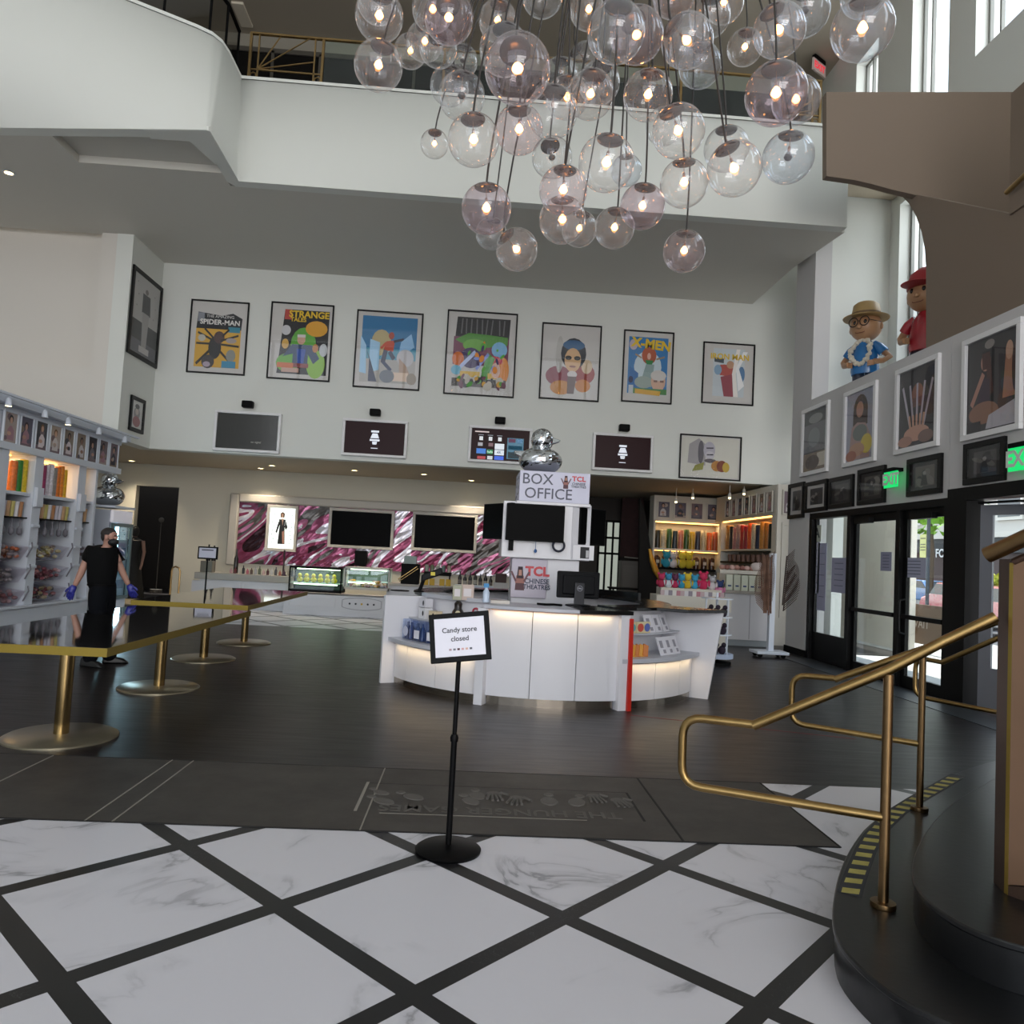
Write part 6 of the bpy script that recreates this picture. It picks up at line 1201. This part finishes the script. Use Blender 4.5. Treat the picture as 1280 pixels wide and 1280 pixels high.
a = at(1176, 785, Z=-.14); car('red car behind the post of the right door leaf', a.x+2.3, a.y+2, math.radians(80), '#b83040')
def tree(lab, x, y, h, r, col):
    t = thing('tree', lab, 'tree', (x, y, -.1)); MB().tube([(0, 0, 0), (.05, 0, h*.45), (0, .1, h*.7)], [.16, .12, .07], 8).build('trunk', flat('#5c4c3c'), t, smooth=True)
    R = random.Random(int(x*7)); m = MB()
    for k in range(420):
        v = Vector((R.gauss(0, 1), R.gauss(0, 1), R.gauss(0, 1))).normalized()*r*R.uniform(.5, 1); c_ = Vector((0, 0, h*.78))+Vector((v.x, v.y, v.z*.7)); a_ = Vector((R.uniform(-1, 1), R.uniform(-1, 1), R.uniform(-1, 1)))*.22; b_ = Vector((R.uniform(-1, 1), R.uniform(-1, 1), R.uniform(-1, 1)))*.22
        m.poly([c_-a_, c_+b_, c_+a_, c_-b_])
    m.build('crown', mat('leaf_'+col[1:], col, .7), t)
a = at(1172, 650, X=22); tree('bright green street tree seen through the right door leaf', 22, a.y+.5, 6.6, 2.4, '#7cb02c'); tree('low yellow green shrub tree by the far kerb', 20.5, 28.5, 1.6, .8, '#b0b43c')
p = at(1151, 668, X=13); q = at(1158, 697, X=13); t = thing('street_banner', 'pale yellow green banner sign on a pole outside', 'sign', (13, (p.y+q.y)/2, 0)); B((-.02, -abs(p.y-q.y)/2, q.z), (.02, abs(p.y-q.y)/2, p.z)).build('banner', flat('#c8cc8c'), t); MB().tube([(0, -abs(p.y-q.y)/2-.08, -.1), (0, -abs(p.y-q.y)/2-.08, p.z+1.2)], .05, 8).build('pole', flat('#3c444c'), t)
m = MB().use(flat('#5c6048'))
for z in (.3, .42, .54, .8): h_ = p.z-q.z; m.box((-.025, -.12, q.z+h_*z), (-.02, .12, q.z+h_*z+.03))
tag(m.build('print_lines', parent=t), kind='stuff')
t = thing('cafe_fence', 'brown cloth barrier with pale lettering outside the right leaf', 'barrier', (9.2, 15.4, 0)); s = B((-.02, -1.1, .15), (.02, 1.1, .95)).build('cloth', flat('#7c6450'), t); text('lettering', 'NO WAIT', s, (-.022, .0, .55), .25, flat('#d8d0c8'), (PI/2, 0, -PI/2)); 
for y in (-1.1, 1.1): B((-.03, y-.03, -.1), (.03, y+.03, 1.0)).build('post', BLACK, t)

# ---------------------------------------------------------------- two figures on the ledge (plain stand-ins for display statues)
def statue(lab, x, y, rz, hatc, shirtc, lei, glasses, s=1.0, cap=False):
    t = thing('statue', lab, 'statue', (x, y, 4.57), rz); SK = mat('statue_skin', '#b98d68', .35); sh = mat('statue_'+shirtc[1:], shirtc, .25, coat=.6, var=.15); ht = mat('statue_'+hatc[1:], hatc, .5)
    for dx in (-1, 1): MB().lathe([(.07, 0), (.085, .2), (.09, .34)], (dx*.1, 0, 0), 14).build('leg', mat('statue_trousers', '#2c3040', .5), t, smooth=True); MB().ell((dx*.11, -.05, .03), .07, .12, .045, 12, 8).build('shoe', flat('#3c2a20', .4), t, smooth=True)
    MB().lathe([(.20, .26), (.215, .32), (.20, .5), (.17, .68), (.10, .78), (.06, .81)], (0, 0, 0), 24, 1, .8).build('shirt', sh, t, smooth=True)
    for dx in (-1, 1):
        MB().tube([(dx*.13, 0, .73), (dx*.22, .0, .66), (dx*.28, .02, .58)], [.06, .075, .085], 12).build('sleeve', sh, t, smooth=True)
        MB().tube([(dx*.27, .02, .60), (dx*.36, .03, .50), (dx*.30, -.06, .43), (dx*.19, -.13, .42)], [.05, .045, .04, .045], 12).build('arm', SK, t, smooth=True)
        for k in range(4): MB().tube([(dx*.20, -.13, .44-.02*k), (dx*.15, -.17, .43-.02*k), (dx*.12, -.18, .42-.02*k)], .013, 6).build('finger', SK, t, smooth=True)
    MB().ell((0, 0, 1.02), .235, .225, .225, 28, 18).build('head', SK, t, smooth=True)
    MB().ell((0, -.235, .97), .04, .04, .035, 12, 8).build('nose', SK, t, smooth=True)
    for dx in (-1, 1): MB().ell((dx*.235, .01, 1.0), .03, .03, .055, 10, 8).build('ear', SK, t, smooth=True); MB().ell((dx*.08, -.205, 1.05), .026, .02, .034, 10, 8).build('eye', flat('#1c1612', .2), t, smooth=True)
    MB().tube([(.06*math.cos(a)*1.2, -.222+.02*abs(math.cos(a)), .90+.02*math.sin(a)) for a in [PI+i*PI/8 for i in range(9)]], .006, 5).build('mouth', flat('#7c4838'), t)
    if glasses:
        for dx in (-1, 1): MB().tube([(dx*.085+.07*math.cos(2*PI*k/20), -.245, 1.05+.07*math.sin(2*PI*k/20)) for k in range(20)], .008, 6, closed=True).build('glasses_rim', flat('#2a1c18', .3), t)
        MB().tube([(-.015, -.25, 1.06), (.015, -.25, 1.06)], .007, 5).tube([(.155, -.245, 1.06), (.24, .0, 1.06)], .006, 5).build('glasses_bridge', flat('#2a1c18', .3), t)
    if cap: MB().lathe([(.235, 1.10), (.24, 1.16), (.2, 1.3), (.1, 1.38), (.001, 1.4)], (0, 0, 0), 24).build('cap_crown', ht, t, smooth=True); MB().ell((0, -.22, 1.12), .2, .2, .02, 24, 8).build('cap_peak', ht, t, smooth=True)
    else: MB().lathe([(.33, 1.145), (.34, 1.16), (.22, 1.18), (.21, 1.24), (.19, 1.36), (.14, 1.40), (.001, 1.385)], (0, 0, 0), 28).build('hat', ht, t, smooth=True); MB().lathe([(.222, 1.18), (.218, 1.23)], (0, 0, 0), 28).build('hat_band', flat('#6c5438'), t)
    if lei:
        m = MB(); R = random.Random(2)
        for k in range(70): a = PI*2*k/70; m.ell((.15*math.sin(a)+R.uniform(-.02, .02), -.17-.03*R.random()+.12*(math.cos(a) > .3)*math.cos(a), .6+.2*math.cos(a)+R.uniform(-.02, .02)), .03, .03, .03, 7, 5)
        tag(m.build('flower_lei', flat('#d4cdbd'), t, smooth=True), kind='stuff')
    t.scale = (s, s, s); return t
statue('statue of a figure in tan hat, round glasses, flower garland and blue shirt', 6.42, 12.35, math.radians(-52), '#a88c5c', '#2470b0', True, True, 1.08)
statue('statue of a figure in red cap and red shirt, half hidden by the brown arch', 6.55, 10.85, math.radians(-60), '#a82c34', '#a01f2c', False, False, 1.12, cap=True)

# ---------------------------------------------------------------- curved steps, hazard strip
STEP = mat('black_stone_step', '#0f1012', .3, bump=.05, bscale=30)
s1 = [(4.6, 6.0), (3.98, 5.62), (3.41, 5.21), (2.81, 4.65), (2.28, 4.17), (1.97, 3.78), (1.74, 3.44), (1.57, 3.14), (1.49, 2.98), (1.43, 2.81), (1.43, 2.6), (1.47, 2.44), (1.60, 2.28), (1.9, 2.1), (2.4, 1.9), (3.2, 1.7), (5.88, 1.4), (5.88, 6.3)]
s2 = [(4.2, 5.2), (3.6, 4.85), (3.21, 4.51), (2.7, 4.08), (2.31, 3.67), (2.03, 3.33), (1.86, 3.08), (1.78, 2.9), (1.76, 2.72), (1.80, 2.58), (1.9, 2.48), (2.2, 2.33), (2.8, 2.15), (3.6, 2.0), (5.88, 1.7), (5.88, 5.6)]
def smoothpoly(p, k, n=2):
    for _ in range(n):
        q = []
        for i in range(len(p)):
            a, b = p[i], p[(i+1) % len(p)]
            if i < k: q += [(a[0]*.75+b[0]*.25, a[1]*.75+b[1]*.25), (a[0]*.25+b[0]*.75, a[1]*.25+b[1]*.75)]
            else: q.append(a)
        k = k*2; p = q
    return p
t = thing('stair_step', 'broad black curved lowest step at the bottom right', 'step', (0, 0, 0)); MB().prism(smoothpoly(s1, 15), 0, .135).build('riser_body', STEP, t, smooth=True)
c0 = (3.0, 3.2)
MB().prism(smoothpoly([(x-(.012 if x < 5.8 else 0), y) for x, y in s1], 15), .135, .16).build('tread', STEP, t, bevel=.006, smooth=True)
t = thing('stair_step', 'second black curved step carrying the bronze panel', 'step', (0, 0, .161)); MB().prism(smoothpoly(s2, 14), 0, .135).build('riser_body', STEP, t, smooth=True); MB().prism(smoothpoly([(x-(.012 if x < 5.8 else 0), y) for x, y in s2], 14), .135, .16).build('tread', STEP, t, bevel=.006, smooth=True)
s3 = [(3.9, 3.9), (3.2, 3.4), (2.9, 2.9), (2.95, 2.5), (3.6, 2.3), (5.88, 2.0), (5.88, 4.6)]
t = thing('stair_step', 'third black step hidden behind the bronze panel', 'step', (0, 0, .322)); MB().prism(smoothpoly(s3, 5), 0, .16).build('tread', STEP, t, smooth=True)
haz = thing('hazard_strip', 'worn black and yellow hazard tape along the lowest step edge', 'tape', (0, 0, .161))
hz = [at(x, y, Z=.161) for x, y in ((1062, 1119), (1066, 1104), (1074, 1083), (1082, 1063), (1092, 1045), (1104, 1031), (1121, 1015), (1146, 999), (1176, 982), (1198, 969))]
L = [0]
for i in range(len(hz)-1): L.append(L[-1]+(hz[i+1]-hz[i]).length)
def along(d):
    for i in range(len(hz)-1):
        if d <= L[i+1] or i == len(hz)-2: f = (d-L[i])/(L[i+1]-L[i]); p = hz[i].lerp(hz[i+1], f); return p, (hz[i+1]-hz[i]).normalized()
m = MB(); m.use(mat('dark_tape', '#24262c', .6)); n = 60
for i in range(n):
    a, ta = along(L[-1]*i/n); b, tb_ = along(L[-1]*(i+1)/n); na = Vector((ta.y, -ta.x, 0))*.048; nb = Vector((tb_.y, -tb_.x, 0))*.048
    m.poly([(a-na).xy[:]+(.0005,), (a+na).xy[:]+(.0005,), (b+nb).xy[:]+(.0005,), (b-nb).xy[:]+(.0005,)])
m.build('dark_tape', parent=haz)
m = MB(); m.use(mat('worn_yellow', '#a3984e', .6, var=.15, vscale=20)); k = 0; d = .02
while d < L[-1]-.06:
    a, ta = along(d); b, tb_ = along(d+.06); na = Vector((ta.y, -ta.x, 0))*.034; sk = ta*.012
    m.poly([tuple((a-na-sk).xy)+(.001,), tuple((a+na+sk).xy)+(.001,), tuple((b+na+sk).xy)+(.001,), tuple((b-na-sk).xy)+(.001,)]); d += .124
m.build('yellow_stripes', parent=haz)

# ---------------------------------------------------------------- brass rails
RAIL = mat('bronze_rail', '#8d744a', .3, 1., var=.15, vscale=9); RAILD = mat('bronze_post', '#7a6244', .32, 1., var=.12, vscale=9)
def smoothpath(P, r=.07, n=5):
    P = [Vector(p) for p in P]; out = [P[0]]
    for i in range(1, len(P)-1):
        a, b, c = P[i-1], P[i], P[i+1]; d = min(r, (a-b).length*.48, (c-b).length*.48); s_ = b+(a-b).normalized()*d; e = b+(c-b).normalized()*d
        out += [s_*(1-f)**2+b*2*f*(1-f)+e*f*f for f in [k/n for k in range(n+1)]]
    return out+[P[-1]]
def rail_thing(lab, pts, post, ztop, zbase, r=.0195, flange=True):
    t = thing('stair_rail', lab, 'handrail', (post[0], post[1], zbase)); o = Vector((post[0], post[1], zbase))
    MB().tube([p-o for p in smoothpath(pts[0], .09)], r, 16).build('looped_rail', RAIL, t, smooth=True)
    MB().tube([Vector(p)-o for p in pts[1]], r*1.12, 16).build('handrail', RAIL, t, smooth=True)
    MB().tube([(0, 0, .01), (0, 0, ztop-zbase-.02)], r*1.05, 16).build('post', RAILD, t, smooth=True)
    MB().lathe([(r*2.5, 0), (r*2.6, .008), (r*2.5, .022), (r*1.2, .024)], (0, 0, 0), 24).build('floor_flange', RAILD, t, smooth=True)
rail_thing('nearest looped brass handrail on the curved steps', ([(1.285, 3.35, .827), (1.005, 3.486, .823), (1.008, 3.484, .518), (1.75, 3.125, .52)], [(1.28, 3.352, .822), (1.76, 3.12, 1.125), (1.94, 3.033, 1.262), (2.10, 2.955, 1.375)]), (1.76, 3.12), 1.125, .16)
rail_thing('second looped brass handrail on the curved steps', ([(2.296, 4.666, .86), (2.085, 4.817, .85), (2.085, 4.817, .545), (2.68, 4.395, .54)], [(2.29, 4.67, .853), (2.69, 4.385, 1.10), (3.3, 3.95, 1.5)]), (2.68, 4.39), 1.07, .16, r=.0185)
rail_thing('third looped handrail, near the open street door', ([(3.806, 5.968, .842), (3.70, 6.16, .85), (3.70, 6.16, .535), (3.993, 5.642, .53), (4.2, 5.28, .53)], [(3.806, 5.968, .842), (3.99, 5.649, 1.06), (4.3, 5.1, 1.42)]), (4.2, 5.28), 1.3, .16, r=.0185)
# bronze panelled balustrade
t = thing('stair_balustrade', 'bronze stair balustrade panel with sloping cap at the right edge', 'balustrade', (2.15, 2.97, .322))
o = Vector((2.15, 2.97, .322))
BRZ = mat('bronze_sheet', '#8d6f59', .38, .6, var=.06, vscale=2); DBZ = mat('dark_bronze', '#57443a', .4, .7)
d = Vector((.30, -.954, 0)).normalized(); nrm = Vector((-d.y, d.x, 0))
def bal(name, u0, u1, v0, v1, z00, z01, z10, z11, m_):
    P = [o*0+d*u+nrm*v for u, v in ((u0, v0), (u1, v0), (u1, v1), (u0, v1))]
    return MB().hexa([(P[0].x, P[0].y, z00), (P[1].x, P[1].y, z10), (P[2].x, P[2].y, z10), (P[3].x, P[3].y, z00), (P[0].x, P[0].y, z01), (P[1].x, P[1].y, z11), (P[2].x, P[2].y, z11), (P[3].x, P[3].y, z01)]).build(name, m_, t, bevel=.002, seg=1)
pa, pb = at(1242, 1103, Z=.322)-o, at(1255, 1116, Z=.322)-o
pc = at(1260, 1119, Z=.322)-o
q = lambda v, z: (v.x, v.y, z)
bk = Vector((.05, .03, 0))
MB().hexa([q(pa, 0), q(pb, 0), q(pb+bk, 0), q(pa+bk, 0), q(pa, 1.285), q(pb, 1.285), q(pb+bk, 1.285), q(pa+bk, 1.285)]).build('end_post', DBZ, t)
MB().hexa([q(pb, 0), q(pc, 0), q(pc+bk, 0), q(pb+bk, 0), q(pb, 1.27), q(pc, 1.27), q(pc+bk, 1.27), q(pb+bk, 1.27)]).build('gold_edge_strip', mat('pale_gold_strip', '#b99c4c', .35, .8), t)
pe = pc+Vector((.42, -.75, 0))
MB().hexa([q(pc, .04), q(pe, .3), q(pe+bk, .3), q(pc+bk, .04), q(pc, 1.26), q(pe, 1.72), q(pe+bk, 1.72), q(pc+bk, 1.26)]).build('bronze_panel', BRZ, t)
MB().hexa([q(pc, 0), q(pe, 0), q(pe+bk, 0), q(pc+bk, 0), q(pc, .035), q(pe, .3), q(pe+bk, .3), q(pc+bk, .035)]).build('curb', DBZ, t)
r0 = at(1234, 694, Y=2.93)-o; v = (pe-pc).normalized(); r1 = r0+Vector((v.x, v.y, .52))*.9
MB().tube([r0, r0.lerp(r1, .5), r1], .032, 14).build('cap_rail', RAILD, t, smooth=True)
r2 = Vector((pc.x, pc.y, 1.275)); MB().tube([r2, r2+Vector((v.x, v.y, .53))*.8], .014, 8).build('under_rail', DBZ, t)

# ---------------------------------------------------------------- chandelier of glass globes
G = [(474, 20, 31, 'c', 1, 0), (472, 3, 26, 'c', 0, 0), (473, 82, 31, 'c', 1, 0), (513, 64, 21, 'c', 1, 0), (531, 52, 24, 'c', 1, 0), (548, 59, 25, 'c', 0, 1), (561, 22, 32, 'a', 1, 1), (541, 12, 27, 'c', 1, 0), (562, 107, 25, 'c', 0, 0), (577, 120, 30, 'c', 0, 0),
 (543, 180, 18, 'c', 1, 0), (592, 175, 33, 'c', 1, 0), (622, 26, 25, 'c', 1, 0), (630, 62, 32, 'c', 0, 0), (647, 86, 43, 'p', 1, 1), (649, 162, 31, 'p', 1, 0), (690, 140, 33, 'c', 0, 0), (709, 122, 27, 'c', 1, 0), (732, 75, 22, 'c', 0, 2), (738, 118, 31, 'c', 1, 0), (749, 103, 27, 'c', 0, 0),
 (690, 197, 26, 'c', 0, 1), (758, 204, 36, 'c', 1, 0), (678, -6, 27, 'c', 0, 0), (736, 12, 25, 'c', 1, 0), (770, 40, 38, 'c', 0, 0), (796, 44, 35, 'a', 1, 1), (859, 51, 34, 'b', 1, 2), (875, 82, 28, 'b', 0, 0), (810, 119, 32, 'c', 1, 0), (848, 164, 34, 'c', 1, 3), (830, 158, 24, 'c', 0, 0),
 (931, 59, 23, 'c', 1, 0), (908, 186, 29, 'c', 0, 0), (918, 211, 35, 'c', 1, 3), (985, 197, 33, 'b', 2, 0), (970, 117, 40, 'a', 1, 0), (995, 125, 31, 'b', 1, 0), (974, 38, 34, 'b', 1, 3), (1006, 14, 32, 'b', 0, 0), (1078, 36, 40, 'b', 1, 0), (1080, -8, 30, 'b', 0, 0), (842, -6, 28, 'p', 1, 0), (887, 20, 27, 'c', 0, 0), (905, 3, 26, 'c', 1, 0),
 (608, 261, 32, 'a', 1, 0), (614, 292, 20, 'c', 0, 0), (646, 312, 27, 'c', 1, 2), (704, 238, 31, 'p', 1, 0), (703, 275, 30, 'c', 1, 0), (724, 286, 23, 'c', 1, 0), (768, 285, 26, 'c', 1, 0), (803, 258, 29, 'a', 1, 0), (855, 229, 31, 'c', 1, 0), (855, 314, 27, 'p', 1, 0), (783, 213, 20, 'b', 0, 0), (700, 96, 24, 'c', 0, 0), (578, 76, 20, 'c', 0, 0)]
CH = thing('chandelier', 'large cascading chandelier of clear and violet glass globes on dark cords', 'chandelier', (1.0, 6.2, 13.1))
tints = {'c': glassy('clear_globe_glass', (.985, .985, .98), .9, .06, glow_haze=.055), 'a': glassy('amethyst_globe_glass', (.88, .82, .86), .85, .06, glow_haze=.055), 'p': glassy('rose_globe_glass', (.95, .90, .92), .85, .06, glow_haze=.055), 'b': glassy('blue_globe_glass', (.93, .96, .99), .9, .07, glow_haze=.07)}
CAPM = mat('bronze_globe_cap', '#4b3f3f', .25, .3); BULB = mat('warm_bulb', '#ffdca0', .4, emit='#ffa552', es=20); DEAD = mat('unlit_bulb', '#4c4844', .3)
balls = []
for i, (cx_, cy_, rp, tn, lit, tl) in enumerate(G):
    Y = min(7.6, max(4.7, FPX*.178/rp))
    balls.append([cx_, cy_, rp, Y])
for _ in range(60):
    moved = False
    for i in range(len(balls)):
        for j in range(i):
            a, b = balls[i], balls[j]; pa_, pb_ = at(a[0], a[1], Y=a[3]), at(b[0], b[1], Y=b[3]); ra, rb = a[2]*a[3]/FPX, b[2]*b[3]/FPX
            if (pa_-pb_).length < ra+rb+.02:
                moved = True
                if a[3] >= b[3]: a[3] += .04; b[3] -= .02
                else: b[3] += .04; a[3] -= .02
    if not moved: break
prof = [(.001, -.93), (.05, -.95), (.10, -.985)]+[(math.sin(PI*t_), -math.cos(PI*t_)) for t_ in [.045+.955*k/26 for k in range(1, 26)]]+[(.001, 1.0)]
sph = MB().lathe(prof, (0, 0, 0), 36).build('globe_shade', tints['c'], smooth=True); sphm = {'c': sph.data}
for k in 'apb': mm = sph.data.copy(); mm.materials[0] = tints[k]; sphm[k] = mm
bpy.data.objects.remove(sph)
cap0 = MB().lathe([(.001, .79), (.28, .80), (.47, .84), (.485, .86), (.33, .935), (.001, .99)], (0, 0, 0), 24).build('globe_cap', CAPM, smooth=True)
soc0 = MB().tube([(0, 0, .82), (0, 0, .45)], .012, 8).lathe([(.04, .22), (.06, .30), (.055, .42), (.02, .46)], (0, 0, 0), 12).build('bulb_holder', mat('bulb_holder', '#8a6448', .3, .6), smooth=True)
blb0 = MB().lathe([(.001, -.14), (.10, -.10), (.17, .0), (.13, .12), (.06, .22), (.04, .24)], (0, 0, 0), 16).build('bulb', BULB, smooth=True)
protos = (cap0, soc0, blb0); dead = blb0.data.copy(); dead.materials[0] = DEAD
R = random.Random(11)
for i, ((cx_, cy_, rp, tn, lit, tl), (_, _, _, Y)) in enumerate(zip(G, balls)):
    p = at(cx_, cy_, Y=Y)-CH.location; r_ = rp*Y/FPX
    g = bpy.data.objects.new('globe_shade', sphm[tn]); C.objects.link(g); g.parent = CH; g.location = p; g.scale = (r_, r_, r_)
    tilt = {0: (R.uniform(-.1, .1), R.uniform(-.1, .15)), 1: (-.42, -.12), 2: (-.15, -.7), 3: (-.12, -.32)}[tl]
    g.rotation_euler = (tilt[0], tilt[1], 0)
    for k, pr0 in enumerate(protos):
        if k == 2 and lit == 0 and i % 3: continue
        c = pr0.copy(); C.objects.link(c); c.parent = g
        if k == 2 and lit != 1: c.data = dead
    up = Vector((0, 0, 1)); up.rotate(g.rotation_euler); s_ = p+up*r_*.98
    ang = R.uniform(0, 2*PI); rr = R.uniform(.1, .9); e = Vector((rr*math.cos(ang), rr*math.sin(ang)*.7, -.05)); mid = s_.lerp(e, .35)+Vector((R.uniform(-.12, .12), R.uniform(-.1, .1), 0)); m1 = s_+up*.15+Vector((0, 0, .15))
    pts = []
    ctrl = [s_, m1, mid, e]
    for k in range(13):
        f = k/12; pts.append(ctrl[0]*(1-f)**3+ctrl[1]*3*f*(1-f)**2+ctrl[2]*3*f*f*(1-f)+ctrl[3]*f**3)
    MB().tube(pts, .0075, 6).build('cord', mat('dark_cord', '#2a2624', .5), CH, smooth=True)
for o_ in protos: bpy.data.objects.remove(o_)
MB().lathe([(1.1, .0), (1.1, -.08), (1.0, -.1)], (0, 0, 0), 40).build('ceiling_canopy', BLACK, CH)
